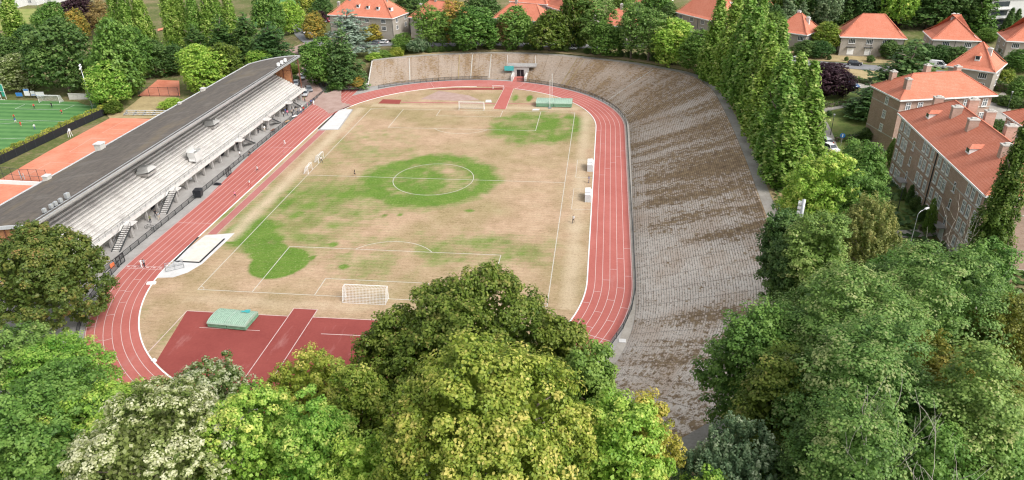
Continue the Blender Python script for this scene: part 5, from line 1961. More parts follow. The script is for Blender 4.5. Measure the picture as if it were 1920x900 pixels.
house("broad stone villa with orange roof, dormers and tall chimneys behind the blue cedar", (617, 27), (735, 34), 12.6, 13, 6.6, 6.2, 7.0, (0.18, 0.42, 0.60, 0.86), ((0.02, 0.5, 0.9, 0.9, 2.6), (0.25, 0.4, 0.9, 0.9, 1.6), (0.62, 0.45, 0.8, 0.8, 1.8), (0.8, 0.5, 0.8, 0.8, 2.8)), ((0.42, 0.2), (0.58, 0.18), (0.74, 0.17), (0.92, 0.2)), side=2, garage=(0.6,), wall="grey_render", name="villa")
house("orange roofed house screened by the rust tinged tree behind the far bank", (768, 32), (855, 40), 12.2, 12, 6.2, 5.6, 5.6, (0.2, 0.5, 0.8), ((0.06, 0.5, 0.8, 0.8, 2.2), (0.4, 0.5)), side=2, name="villa")
house("low orange roofed house showing between trees above the tunnel", (925, 33), (1018, 40), 11.2, 11, 5.6, 5.0, 5.0, (0.2, 0.5, 0.8), ((0.35, 0.5),), side=2)
house("pale house with orange roof at the top edge, left of the dormer roof", (958, 2), (1024, 8), 14.5, 12, 6.4, 6.0, 5.0, (0.2, 0.5, 0.8), (), ((0.3, 0.2), (0.6, 0.2)), side=2, wall="cream_render", name="villa")
house("pale house whose orange roof carries two white dormers above the far tree row", (1022, 9), (1072, 26), 14.0, 12, 6.2, 6.5, 3.0, (0.15, 0.4, 0.65, 0.9), (), ((0.35, 0.22), (0.6, 0.22)), side=2, wall="cream_render", name="villa")
house("small cream house with orange roof at the top edge above the far trees", (1190, 4), (1240, 8), 13.0, 11, 6.0, 5.0, 4.0, (0.25, 0.7), (), side=2, wall="cream_render")
house("orange roof showing through gaps of the feathery trees behind the far bank", (1125, 46), (1190, 50), 10.5, 10, 5.2, 5.2, 4.5, (0.2, 0.7), ((0.5, 0.5),), side=2)
house("distant orange roofed house behind the tops of the tall poplars", (1395, 14), (1452, 16), 13.0, 11, 6.0, 5.0, 4.5, (0.25, 0.75), ((0.4, 0.5, *WC),), side=2)
house("far orange roofed house partly hidden behind the tall poplar tops, top edge", (1325, 2), (1380, 4), 13.5, 11, 6.0, 5.0, 4.5, (0.25, 0.75), ((0.35, 0.5, *WC),), side=2)


# brick apartment blocks ----------------------------------------------
def block(label, A, rz, L, D, wall_h, rise, inset, name="apartment_block", zg=5.8):
    t = thing(name, label, "apartment block", (A[0], A[1], zg), rz)
    mb_ = MB(); mb_.box(0, 0, -2.0, L, D, wall_h - 0.02)
    mb_.build("wall", "brown_brick", t, uv=True)
    mb_ = MB()
    for zz_ in (3.75, 9.75):
        mb_.box(-0.05, -0.05, zz_, L + 0.05, D + 0.05, zz_ + 0.16)
    mb_.build("string_course", "old_concrete", t)
    mb_ = MB(); mb_.box(-0.06, -0.06, -2.0, L + 0.06, D + 0.06, 0.75)
    mb_.build("plinth", "old_concrete", t)
    r, zf = hip_roof(t, L, D, wall_h, rise, inset, over=0.65)
    return t, r, zf


AL = at(1692, 213, 18.9)
BL = at(1853, 364, 18.9)
L, rz = frame_of(AL, BL)
t, r, zf = block("long four storey brown brick block with orange tiled roof and rows of white windows", (AL[0], AL[1]), rz, L, 12.5, 13.1, 4.6, 6.0)
bays = []
half = L / 2
for h0 in (0, half):
    for k, f in enumerate((0.075, 0.185, 0.27, 0.70, 0.79, 0.905)):
        bays.append((h0 + half * f, 'w'))
    bays.append((h0 + half * 0.46, 's'))
for x_, kd in bays:
    if kd == 'w':
        for fl, zz_ in enumerate((10.35, 7.35, 4.35)):
            put_window(W_TALL, t, (x_, 0, zz_), 0, sill=SILL)
        put_window(W_MID, t, (x_, 0, 1.45), 0, sill=SILL)
        put_window(W_LOW, t, (x_, -0.07, 0.05), 0)
    else:
        for zz_ in (8.9, 5.9, 2.9):
            put_window(W_STAIR, t, (x_, 0, zz_), 0, sill=SILL)
        o = link("entrance_door", MB().box(-0.75, -0.09, 0, 0.75, 0.0, 2.6).mesh("entrance_door", "white_paint") if 'ED' not in globals() else ED, t)
        ED = o.data
        o.location = (x_, -0.07, 0.1)
        mb = MB(); mb.box(x_ - 1.3, -1.5, 2.72, x_ + 1.3, -0.07, 2.9); mb.build("door_canopy", "apron_concrete", t, bevel=0.02)
mb = MB(); mb.beam((half, -0.1, 0), (half, -0.1, 12.8), 0.14); mb.build("downpipe", "dark_metal", t)
mb = MB(); mb.beam((L - 0.15, -0.1, 0), (L - 0.15, -0.1, 12.8), 0.14); mb.build("downpipe", "dark_metal", t)
for y_ in (3.5, 9.0):
    for zz_ in (10.35, 7.35, 4.35):
        put_window(W_MID, t, (0, y_, zz_), R(-90), sill=SILL)
for f, yf in ((0.085, 0.36), (0.30, 0.36), (0.48, 0.36), (0.80, 0.36), (0.22, 0.66), (0.40, 0.66), (0.60, 0.66), (0.78, 0.66)):
    chimney(r, L * f, 12.5 * yf, zf(L * f, 12.5 * yf), 0.95, 1.6, 1.5 if yf < 0.5 else 2.2, "brown_brick", "old_concrete")
for f in (0.19, 0.66):
    dormer(r, L * f, 12.5 * 0.13, zf(L * f, 12.5 * 0.13) + 0.15, 1.3, 0.9, 2.2)

A1, A2, A3 = at(1690, 186, 18.2), at(1862, 177, 18.2), at(1638, 167, 18.2)
L, rz = frame_of(A1, A2)
D = float(np.linalg.norm(A3[:2] - A1[:2])) + 2.2
t, r, zf = block("brown brick block standing end on behind the long block, orange hipped roof", (A1[0], A1[1]), rz, L, D, 12.4, 3.9, 5.0)
for f in (0.09, 0.22, 0.41, 0.72, 0.84, 0.93):
    for zz_ in (9.9, 6.9, 3.9, 1.2):
        put_window(W_MID, t, (L * f, 0, zz_), 0, sill=SILL)
for y_ in (D * 0.45,):
    for zz_ in (9.9, 6.9, 3.9):
        put_window(W_MID, t, (0, y_, zz_), R(-90), sill=SILL)
for k, zz_ in enumerate((3.6, 6.6, 9.6)):
    mb = MB(); mb.box(L * 0.56, -1.3, zz_, L * 0.68, -0.002, zz_ + 0.18); b_ = mb.build("balcony", "old_concrete", t, bevel=0.02)
    mb = MB(); mb.box(L * 0.56, -1.3, zz_ + 0.18, L * 0.68, -1.2, zz_ + 1.1); mb.build("balcony_front", "cream_render", b_)
for f, yf in ((0.10, 0.2), (0.12, 0.8), (0.40, 0.55), (0.50, 0.85), (0.80, 0.7)):
    chimney(r, L * f, D * yf, zf(L * f, D * yf), 1.1, 1.1, 1.7, "brown_brick", "old_concrete")

A1 = at(1889, 213, 18.4)
t, r, zf = block("brown brick block cut off by the right edge, only its left corner showing", (A1[0], A1[1]), R(-91), 26, 12, 12.6, 4.0, 5.0)
for f in (0.06, 0.14, 0.22, 0.36, 0.44, 0.52, 0.66, 0.74, 0.82, 0.93):
    for zz_ in (9.9, 6.9, 3.9):
        put_window(W_MID, t, (26 * f, 0, zz_), 0, sill=SILL)
for zz_ in (9.9, 6.9, 3.9):
    put_window(W_MID, t, (0, 3.5, zz_), R(-90), sill=SILL)
chimney(r, 7.2, 4.5, zf(7.2, 4.5), 1.0, 1.4, 1.6, "brown_brick", "old_concrete")

# modern white block, top right
p = at(1858, 50, 9.5); q = at(1893, 56, 9.5)
t = thing("modern_block", "white flat roofed modern block with dark ribbon windows at the top right", "apartment block", (p[0], p[1], 9.0), R(10))
mb = MB(); mb.box(-2, 0, -2, 14, 12, 9.6); mb.box(2, 3, 9.6, 12, 10, 12.0)
mb.build("wall", "white_render", t)
for k in range(3):
    mb = MB(); mb.box(-1.2, -0.04, 1.2 + 3.0 * k, 4.4, -0.003, 2.9 + 3.0 * k); mb.build("window", "glass_dark", t)
    mb = MB(); mb.box(-2.2, -0.9, 0.3 + 3.0 * k, 5.4, 0.0, 0.55 + 3.0 * k); mb.build("balcony_slab", "cover_white", t, bevel=0.02)
mb = MB(); mb.box(-2.3, -0.5, 9.6, 14.3, 12.3, 10.0); mb.build("roof", "zinc", t, bevel=0.02)
# white buildings far off, top left
for (u0, u1, v, lb) in ((-20, 30, 16, "long white building at the top left corner, beyond the meadow"), (38, 70, 10, "middle white building far off beyond the meadow"), (74, 108, 6, "white building far off, rightmost of three beyond the meadow")):
    a, b = hit(u0, v), hit(u1, v)
    L, rz = frame_of(a, b)
    t = thing("distant_building", lb, "building", (a.x, a.y, a.z), rz, "white buildings beyond the meadow")
    mb = MB(); mb.box(0, 0, -1, L, 14, 6.5); mb.build("wall", "white_render", t)
    mb = MB(); mb.prism([(-0.4, 6.5), (14.4, 6.5), (7, 8.6)], -0.4, L + 0.4, 'x'); mb.build("roof", "cover_white", t)
    for k in range(int(L / 4)):
        for zz_ in (1.2, 4.2):
            put_window(W_WIDE, t, (2 + 4 * k, 0, zz_), 0)

# ================================================================== RIGHT SIDE: STREETS, LAWNS
strip("upper_street", [(1380, 106), (1440, 112), (1500, 118), (1560, 122), (1640, 128), (1720, 134), (1800, 142), (1900, 150)], 6.5, "asphalt", 0.14)
drape("front_lawn", [(1455, 112), (1770, 122), (1770, 92), (1455, 84)], "dry_grass", 0.1, 12, 6)
drape("dry_lawn", [(1570, 152), (1632, 154), (1640, 134), (1570, 128)], "dry_grass", 0.15, 8)
strip("lower_drive", [(1560, 150), (1600, 158), (1640, 168), (1660, 172)], 4.0, "path_concrete", 0.14)
drape("park_lawn", [(1530, 300), (1650, 310), (1650, 172), (1530, 172)], "lawn", 0.08, 14)
strip("garden_path", [(1528, 212), (1555, 204), (1585, 199), (1625, 194)], 2.2, "path_concrete", 0.14)
strip("gravel_path", [(1520, 205), (1535, 230), (1545, 252), (1552, 275), (1560, 300)], 4.0, "path_concrete", 0.15)
drape("block_lawn", [(1600, 440), (1770, 440), (1680, 330), (1600, 330)], "lawn", 0.09, 12)
strip("block_path", [(1560, 440), (1640, 440), (1700, 440), (1760, 436)], 2.6, "path_concrete", 0.14)
drape("side_court", [(1808, 300), (1910, 260), (1885, 170), (1850, 190)], "path_concrete", 0.1, 8)
for pts, w, h, lb in (((((1575, 146), (1610, 154), (1632, 160))), 1.2, 1.3, "dark clipped hedge below the dry lawn by the cedar"), (((1535, 204), (1560, 200), (1592, 194)), 1.2, 1.2, "low dark hedge along the garden path under the purple tree"),
                      (((1567, 266), (1600, 262), (1622, 256)), 1.2, 1.2, "low clipped hedge in front of the end on brick block"), (((1722, 432), (1768, 434)), 1.1, 1.1, "low clipped hedge at the near entrance of the long block"),
                      (((1855, 190), (1900, 200), (1930, 206)), 1.3, 2.2, "tall dark hedge behind the end on block, right edge"), (((1845, 165), (1880, 172), (1925, 182)), 1.5, 2.4, "broad hedge row right of the nearest detached house"),
                      (((520, 150), (545, 128), (575, 108), (590, 100)), 1.4, 1.3, "low brownish hedge along the left side of the brick lane")):
    hedge("clipped_hedge", lb, [hit(*p)[:2] for p in pts], w, h, "leaf_hedge", sum(map(ord, lb)) % 97, 0.24, 20)
# clipped hedge of separate bushes behind the far crest path
# ================================================================== CARS
for nm, c in (("paint_white", (0.78, 0.78, 0.78)), ("paint_silver", (0.48, 0.50, 0.52)), ("paint_dark", (0.03, 0.035, 0.045)), ("paint_grey", (0.20, 0.21, 0.23)), ("paint_red", (0.45, 0.03, 0.07)), ("paint_blue", (0.06, 0.13, 0.28))):
    plain(nm, c, 0.25, spec=0.6, var=0.04)
CAR = {}


def car_proto(kind):
    """side outline pushed across the width, glass house above, real wheels and lamps"""
    if kind == "car":
        L, Wd, hb, H = 4.2, 1.74, 0.86, 1.46
        low = [(-2.1, 0.32), (-2.08, 0.62), (-1.95, 0.84), (-1.35, 0.95), (1.0, 0.90), (1.85, 0.78), (2.07, 0.60), (2.1, 0.30), (1.72, 0.24), (-1.75, 0.24)]
        cab = [(-1.92, 0.90), (-1.55, 1.38), (-1.2, 1.46), (0.15, 1.46), (0.45, 1.38), (1.12, 0.88)]
    else:
        L, Wd, hb, H = 4.9, 1.9, 1.0, 1.95
        low = [(-2.45, 0.35), (-2.45, 1.05), (1.5, 1.05), (2.25, 0.95), (2.45, 0.65), (2.45, 0.32), (2.0, 0.26), (-2.1, 0.26)]
        cab = [(-2.43, 1.04), (-2.35, 1.85), (-2.2, 1.95), (0.7, 1.95), (0.95, 1.88), (1.75, 1.02)]
    t = link(kind + "_source", None)
    mb_ = MB(); mb_.prism(low, -Wd / 2, Wd / 2, 'y')
    # roof and pillars over the glass
    n0 = len(cab)
    top = [(x, z) for x, z in cab]
    k = len(mb_.v)
    def ins(z): return Wd / 2 - 0.03 - 0.16 * (z - cab[0][1]) / (H - cab[0][1])
    rf = [p for p in cab if p[1] > H - 0.12]
    mb_.add([(x, -ins(z) - 0.012, z + 0.012) for x, z in rf] + [(x, ins(z) + 0.012, z + 0.012) for x, z in rf] + [(x, -ins(z) - 0.012, z - 0.05) for x, z in rf] + [(x, ins(z) + 0.012, z - 0.05) for x, z in rf],
            [(i, i + 1, i + 1 + len(rf), i + len(rf)) for i in range(len(rf) - 1)] + [(i, i + 2 * len(rf), i + 1 + 2 * len(rf), i + 1) for i in range(len(rf) - 1)] + [(i + len(rf), i + 1 + len(rf), i + 1 + 3 * len(rf), i + 3 * len(rf)) for i in range(len(rf) - 1)])
    for sg in (-1, 1):
        for a, b in ((cab[0], cab[1]), (cab[-1], cab[-2])):
            mb_.beam((a[0], sg * (ins(a[1]) + 0.005), a[1]), (b[0], sg * (ins(b[1]) + 0.005), b[1]), 0.09)
        for xx in ((-0.25, -1.2) if kind == "car" else (0.1, -1.0)):
            mb_.beam((xx, sg * (ins(cab[0][1]) + 0.005), cab[0][1]), (xx, sg * (ins(H) + 0.005), H - 0.03), 0.08)
        mb_.box(0.85, sg * (Wd / 2 - 0.02), 0.88, 1.02, sg * (Wd / 2 + 0.14), 1.02)
    if kind == "van":
        for sg in (-1, 1):
            mb_.box(-2.36, sg * (Wd / 2 - 0.20), 1.05, -0.2, sg * (Wd / 2 - 0.04), 1.85)
    body = mb_.build("body", "paint_white", t, bevel=0.04)
    mb_ = MB()
    mb_.add([(x, -ins(z), z) for x, z in cab] + [(x, ins(z), z) for x, z in cab],
            [tuple(range(n0)), tuple(range(2 * n0 - 1, n0 - 1, -1))] + [(i, i + n0, (i + 1) % n0 + n0, (i + 1) % n0) for i in range(n0)])
    mb_.build("windows", "glass_dark", t)
    tm = MB(); tm.tube([(0, -0.1, 0), (0, 0.1, 0)], 0.32, 16)
    rm = MB(); rm.tube([(0, -0.115, 0), (0, 0.115, 0)], 0.2, 12)
    tme, rme = tm.mesh("wheel", "rubber"), rm.mesh("rim", "galvanised")
    for x_ in (-L * 0.31, L * 0.32):
        for sg in (-1, 1):
            w_ = link("wheel", tme, t); w_.location = (x_, sg * (Wd / 2 - 0.06), 0.32)
            link("rim", rme, w_)
    for sg in (-1, 1):
        mb_ = MB(); mb_.box(L / 2 - 0.22, sg * (Wd / 2 - 0.42), 0.60, L / 2 + 0.005, sg * (Wd / 2 - 0.06), 0.76); mb_.build("headlight", "headlight", t, bevel=0.02)
        mb_ = MB(); mb_.box(-L / 2 - 0.005, sg * (Wd / 2 - 0.3), 0.66, -L / 2 + 0.2, sg * (Wd / 2 - 0.03), 0.86); mb_.build("tail_light", "tail_light", t, bevel=0.02)
    return t


PROTO = {"car": car_proto("car"), "van": car_proto("van")}
used_proto = set()


def put_car(label, u, v, to_uv, paint, kind="car", group=None, z=None):
    """car centred at pixel u, v with its bonnet towards to_uv"""
    a, b = hit(u, v), hit(*to_uv)
    rz_ = math.atan2(b.y - a.y, b.x - a.x)
    src = PROTO[kind]
    c = copy_tree(src, (a.x, a.y, a.z + 0.16), rz_, None, None, {"body": {0: paint}})
    c.name = "parked_car" if kind == "car" else "delivery_van"
    tag(c, label, kind, group)
    return c


GL = "cars parked along the brick lane"
for lb, u, v, d, p_ in (("silver car parked nearest the grandstand end on the brick lane", 556, 160, (550, 172), "paint_silver"), ("white car parked second from the grandstand end on the lane", 568, 148, (562, 160), "paint_white"),
                        ("dark car in the middle of the row on the brick lane", 575, 139, (569, 150), "paint_dark"), ("grey blue car just uphill of the dark car in the lane", 581, 129, (577, 140), "paint_blue"), ("dark grey car farther up the brick lane", 584, 122, (580, 132), "paint_grey"), ("silver car parked farthest up the brick lane", 585, 115, (583, 125), "paint_silver")):
    put_car(lb, u, v, d, p_, group=GL)
cc = put_car("silver blue hatchback standing apart at the bottom of the lane by the stand", 573, 179, (568, 190), "paint_silver")
put_car("dark grey car parked beside the silver blue hatchback at the lane end", 580, 171, (585, 180), "paint_grey")
for lb, u, v, d, p_, k_ in (("white car on the street right of the blue cedar", 731, 75, (745, 77), "paint_white", "car"), ("white car facing left in front of the villa hedge", 718, 82, (700, 82), "paint_white", "car"), ("grey car behind the white one below the blue cedar", 704, 83, (690, 82), "paint_grey", "car"),
                            ("dark car beside the orange leaved tree on the hill street", 579, 72, (590, 78), "paint_dark", "car"), ("white car beyond the dark car on the hill street", 572, 62, (566, 56), "paint_white", "car"), ("small red car near the purple shrub at the villa", 616, 41, (625, 43), "paint_red", "car"), ("dark car left of the small red car at the villa", 607, 43, (600, 41), "paint_dark", "car"),
                            ("white car glimpsed under the trees behind the far bank", 1071, 93, (1085, 94), "paint_white", "car"), ("dark car on the upper street below the double house", 1602, 123, (1615, 124), "paint_dark", "car"), ("white van on the upper street below the clipped trees", 1757, 127, (1775, 129), "paint_white", "van"),
                            ("dark blue car on the lower drive beside the cedar", 1597, 164, (1610, 168), "paint_blue", "car"), ("white car parked under the yellow green tree by the poplars", 1556, 283, (1570, 290), "paint_white", "car"), ("silver car between the poplars and the yellow green tree", 1545, 270, (1530, 262), "paint_silver", "car"),
                            ("white van standing on the upper street behind the poplar tips", 1492, 119, (1475, 117), "paint_white", "van"), ("dark car on the upper street just right of the poplar row", 1458, 116, (1445, 114), "paint_dark", "car")):
    put_car(lb, u, v, d, p_, k_)
for o in PROTO.values():
    for ch in list(o.children_recursive):
        bpy.data.objects.remove(ch)
    bpy.data.objects.remove(o)
# open tailgate door of the hatchback at the bottom of the lane
mb = MB(); mb.box(-0.55, 0.87, 0.30, 0.3, 0.94, 0.9); d_ = mb.build("open_door", "paint_silver", cc, bevel=0.03)

# ================================================================== PEOPLE
def skin_person(pose):
    """one continuous body grown over a skeleton; materials by the nearest bone"""
    J = {}
    lean = pose.get("lean", 0.0)
    hz = pose.get("hip", 0.93)
    J["pelvis"] = (0, 0, hz)
    J["waist"] = (0, lean * 0.35, hz + 0.18)
    J["chest"] = (0, lean * 0.8, hz + 0.40)
    J["neck"] = (0, lean, hz + 0.56)
    J["head"] = (0, lean + 0.03, hz + 0.68)
    J["crown"] = (0, lean + 0.02, hz + 0.79)
    for sg, s in (("l", -1), ("r", 1)):
        J["sh" + sg] = (s * 0.19, lean * 0.95, hz + 0.50)
        e, h = pose["arm" + sg]
        J["el" + sg] = (s * (0.23 + e[0]), lean * 0.95 + e[1], hz + 0.24 + e[2])
        J["wr" + sg] = (s * (0.23 + h[0]), lean * 0.95 + h[1], hz + 0.0 + h[2])
        J["hip" + sg] = (s * 0.10, 0, hz - 0.05)
        k, f = pose["leg" + sg]
        J["kn" + sg] = (s * 0.11, k[0], k[1])
        J["an" + sg] = (s * 0.11, f[0], f[1])
        J["to" + sg] = (s * 0.12, f[0] + 0.19, max(0.035, f[1] - 0.05))
    bones = [("pelvis", "waist", 1), ("waist", "chest", 1), ("chest", "neck", 1), ("neck", "head", 0), ("head", "crown", 4)]
    for sg in "lr":
        bones += [("chest", "sh" + sg, 1), ("sh" + sg, "el" + sg, 1), ("el" + sg, "wr" + sg, 0), ("pelvis", "hip" + sg, 2), ("hip" + sg, "kn" + sg, 2), ("kn" + sg, "an" + sg, 2), ("an" + sg, "to" + sg, 3)]
    rad = {"pelvis": 0.145, "waist": 0.13, "chest": 0.155, "neck": 0.062, "head": 0.095, "crown": 0.075}
    for sg in "lr":
        rad.update({"sh" + sg: 0.07, "el" + sg: 0.047, "wr" + sg: 0.035, "hip" + sg: 0.10, "kn" + sg: 0.062, "an" + sg: 0.043, "to" + sg: 0.038})
    names = list(J)
    V = [J[n] for n in names]
    E = [(names.index(a), names.index(b)) for a, b, _ in bones]
    rr = [rad[n] for n in names]
    tagb = [(a, b, m_) for a, b, m_ in bones]
    for sg, s in (("l", -1), ("r", 1)):
        w = Vector(J["wr" + sg]); d = (w - Vector(J["el" + sg])).normalized()
        side = d.cross(Vector((1, 0, 0))).normalized()
        palm = w + d * 0.08
        V.append(tuple(palm)); rr.append(0.034); ip = len(V) - 1
        E.append((names.index("wr" + sg), ip))
        names.append("palm" + sg); J["palm" + sg] = tuple(palm)
        tagb.append(("wr" + sg, "palm" + sg, 0))
        for q, (off, ln) in enumerate(((-0.03, 0.07), (-0.01, 0.085), (0.01, 0.08), (0.03, 0.06), (0.045, 0.03))):
            base = palm + side * off * 0.9
            tip = base + d * ln + Vector((-s * 0.015, 0, 0))
            if q == 4:
                base = w + d * 0.03 + side * 0.03; tip = base + side * 0.04 + d * 0.03
            V += [tuple(base + d * 0.01), tuple(tip)]; rr += [0.010, 0.008]
            E += [(ip, len(V) - 2), (len(V) - 2, len(V) - 1)]
            names += ["f%s%d" % (sg, q), "g%s%d" % (sg, q)]
            J[names[-2]], J[names[-1]] = V[-2], V[-1]
            tagb.append((names[-2], names[-1], 0))
    me = bpy.data.meshes.new("person_skeleton")
    me.from_pydata(V, E, [])
    ob = link("person_skeleton", me)
    md = ob.modifiers.new("Skin", 'SKIN')
    for i, r_ in enumerate(rr):
        me.skin_vertices[0].data[i].radius = (r_, r_ * (0.72 if names[i] in ("pelvis", "waist", "chest") else 1.0))
    me.skin_vertices[0].data[0].use_root = True
    sb = ob.modifiers.new("Sub", 'SUBSURF'); sb.levels = 1; sb.render_levels = 1
    dg = bpy.context.evaluated_depsgraph_get()
    res = bpy.data.meshes.new_from_object(ob.evaluated_get(dg))
    bpy.data.objects.remove(ob)
    res.name = "person"
    res.materials.clear()
    for m_ in ("skin", "shirt_white", "trousers_dark", "shoe", "hair"):
        res.materials.append(MATS[m_])
    sk = pose.get("shorts", False)
    for p in res.polygons:
        c = p.center
        best, bm_ = 1e9, 0
        for a, b, m_ in tagb:
            A, B = Vector(J[a]), Vector(J[b])
            t_ = max(0, min(1, (c - A).dot(B - A) / ((B - A).length_squared + 1e-9)))
            d = (c - A.lerp(B, t_)).length - 0.3 * (rad.get(a, 0.02))
            if d < best:
                best, bm_ = d, m_
                if sk and a.startswith("kn"): bm_ = 0
        if bm_ == 4 and c.y > J["head"][1] + 0.05 and c.z < J["head"][2] + 0.07:
            bm_ = 0
        if bm_ == 0 and J["neck"][2] + 0.04 < c.z and c.y < J["head"][1] - 0.02:
            bm_ = 4
        p.material_index = bm_
        p.use_smooth = True
    # face: nose, ears and eyes grown out of the same mesh
    mb_ = bmesh.new(); mb_.from_mesh(res)
    hx, hy, hz_ = J["head"]
    for (x_, y_, z_, s_, mi_) in ((0, hy + 0.10, hz_ + 0.01, 0.022, 0), (-0.035, hy + 0.088, hz_ + 0.035, 0.012, 4), (0.035, hy + 0.088, hz_ + 0.035, 0.012, 4), (0, hy + 0.09, hz_ - 0.035, 0.016, 4), (-0.1, hy, hz_ + 0.015, 0.025, 0), (0.1, hy, hz_ + 0.015, 0.025, 0)):
        r_ = bmesh.ops.create_icosphere(mb_, subdivisions=1, radius=s_, matrix=Matrix.Translation((x_, y_, z_)))
        for v_ in r_["verts"]:
            for f_ in v_.link_faces:
                f_.material_index = mi_
    mb_.to_mesh(res); mb_.free()
    return res


for nm, c in (("shirt_white", (0.74, 0.74, 0.74)), ("shirt_black", (0.03, 0.03, 0.035)), ("shirt_red", (0.55, 0.05, 0.04)), ("shirt_blue", (0.05, 0.10, 0.35)), ("shirt_pink", (0.72, 0.22, 0.34)), ("shirt_olive", (0.16, 0.17, 0.08)), ("shirt_grey", (0.30, 0.31, 0.33)),
              ("trousers_dark", (0.03, 0.033, 0.045)), ("trousers_beige", (0.48, 0.40, 0.30)), ("trousers_blue", (0.08, 0.11, 0.22)), ("trousers_white", (0.7, 0.7, 0.7)), ("trousers_red", (0.45, 0.05, 0.04))):
    plain(nm, c, 0.85, spec=0.1, var=0.08)
_arm = ((0.03, 0.0, 0.0), (0.05, 0.06, -0.02))
POSE = {
    "stand": dict(arml=_arm, armr=_arm, legl=((0.0, 0.49), (0.0, 0.07)), legr=((0.02, 0.49), (0.03, 0.07))),
    "walk": dict(lean=0.02, arml=((0.02, 0.10, 0.02), (0.02, 0.24, 0.06)), armr=((0.03, -0.10, 0.0), (0.04, -0.18, 0.02)), legl=((-0.06, 0.48), (-0.28, 0.10)), legr=((0.20, 0.50), (0.24, 0.07))),
    "run": dict(lean=0.10, hip=0.92, shorts=True, arml=((0.04, 0.16, 0.02), (0.0, 0.34, 0.24)), armr=((0.05, -0.22, 0.06), (0.05, -0.12, 0.14)), legl=((-0.02, 0.46), (-0.36, 0.42)), legr=((0.30, 0.58), (0.20, 0.10))),
    "sit": dict(lean=0.04, hip=0.50, arml=((0.03, 0.12, 0.02), (0.0, 0.34, 0.10)), armr=((0.03, 0.12, 0.02), (0.0, 0.34, 0.10)), legl=((0.40, 0.50), (0.40, 0.07)), legr=((0.41, 0.50), (0.44, 0.07))),
}
BODY = {k: skin_person(v) for k, v in POSE.items()}


def person(label, u, v, pose="stand", shirt="shirt_white", trousers="trousers_dark", face=0.0, z=0.0, group=None, dz=0.0):
    p = at(u, v, z)
    o = link("person", BODY[pose])
    o.location = (p[0], p[1], z + dz)
    o.rotation_euler = (0, 0, R(face))
    for i, m_ in ((1, shirt), (2, trousers)):
        o.material_slots[i].link = 'OBJECT'
        o.material_slots[i].material = MATS[m_]
    return tag(o, label, "person", group)


person("person in white walking beside another on the near finish line", 267, 502, "walk", "shirt_white", "trousers_white", 60)
person("person in grey top and dark trousers beside the walker in white", 272, 501, "walk", "shirt_grey", "trousers_dark", 60)
person("runner in white top on the track beside the grandstand", 484, 323, "run", "shirt_white", "trousers_dark", 150)
person("small runner in pink on the inside lane of the left straight", 442, 371, "run", "shirt_pink", "trousers_dark", 150)
person("runner in white far up the left straight", 535, 273, "run", "shirt_white", "trousers_white", 165)
person("small child in pale top at the inner lane of the left straight", 533, 290, "stand", "shirt_pink", "trousers_beige", 120, dz=0.0).scale = (0.7, 0.7, 0.7)
person("person in white and red walking on the long jump kerb", 469, 350, "walk", "shirt_white", "trousers_red", 160)
person("player in black by the halfway line of the parched pitch", 665, 331, "run", "shirt_black", "trousers_dark", -60)
person("person in white beside the training goals on the left touchline", 603, 305, "walk", "shirt_white", "trousers_dark", -70)
person("person in white shirt and dark shorts walking near the right touchline", 1075, 418, "walk", "shirt_white", "trousers_dark", 170)
person("person in blue standing between the two team shelters", 1104, 343, "stand", "shirt_blue", "trousers_blue", 90)
person("person in olive clothes below the grandstand, near the bicycles", 283, 418, "stand", "shirt_olive", "trousers_dark", 40)
person("person in dark jacket in front of the stand doorways", 293, 407, "walk", "shirt_black", "trousers_dark", 200)
person("person in pale trousers following the one in the dark jacket", 299, 412, "walk", "shirt_grey", "trousers_beige", 200)
person("person standing in white by the column under the stand", 451, 295, "stand", "shirt_white", "trousers_dark", 90)
person("person sitting low in black by the track fence", 470, 292, "sit", "shirt_black", "trousers_dark", 120)
person("person in black standing beside one in white at the fourth stairs", 485, 250, "stand", "shirt_black", "trousers_dark", 60)
person("person in white next to the one in black at the fourth stairs", 497, 247, "walk", "shirt_white", "trousers_beige", 240)
GC = "spectators crowded at the far end of the forecourt"
crowd = [(532, 219, "shirt_white", "trousers_dark", "in white at the left edge of the crowd under the far stand"), (536, 214, "shirt_blue", "trousers_blue", "in bright blue at the back of the crowd"), (540, 217, "shirt_pink", "trousers_dark", "in pink in the middle of the crowd"),
         (539, 211, "shirt_black", "trousers_dark", "in black under the stand beam behind the blue one"), (547, 213, "shirt_grey", "trousers_beige", "in grey before the pale table"), (551, 211, "shirt_white", "trousers_dark", "in white behind the trestle table"), (556, 209, "shirt_black", "trousers_beige", "in black with beige trousers, right of the table"),
         (549, 219, "shirt_black", "trousers_dark", "in black bending space at the table front"), (559, 214, "shirt_grey", "trousers_blue", "in grey with blue trousers by the far stairs"), (565, 213, "shirt_white", "trousers_blue", "in white with blue trousers near the track fence"), (570, 210, "shirt_red", "trousers_dark", "in red near the track fence"),
         (567, 206, "shirt_white", "trousers_beige", "in white with beige trousers behind the red one"), (584, 197, "shirt_blue", "trousers_dark", "in blue standing apart by the fence bicycles"), (589, 198, "shirt_white", "trousers_white", "all in white at the track edge, rightmost of the crowd"), (572, 191, "shirt_olive", "trousers_dark", "in olive walking up beside the silver blue hatchback"), (577, 203, "shirt_pink", "trousers_beige", "in pink with beige trousers along the fence")]
rn = random.Random(11)
for u, v, s_, t_, lb in crowd:
    person("spectator " + lb.replace("bending space ", ""), u, v, rn.choice(("stand", "stand", "walk")), s_, t_, rn.uniform(0, 360), group=GC)
GF = "footballers on the artificial turf pitch"
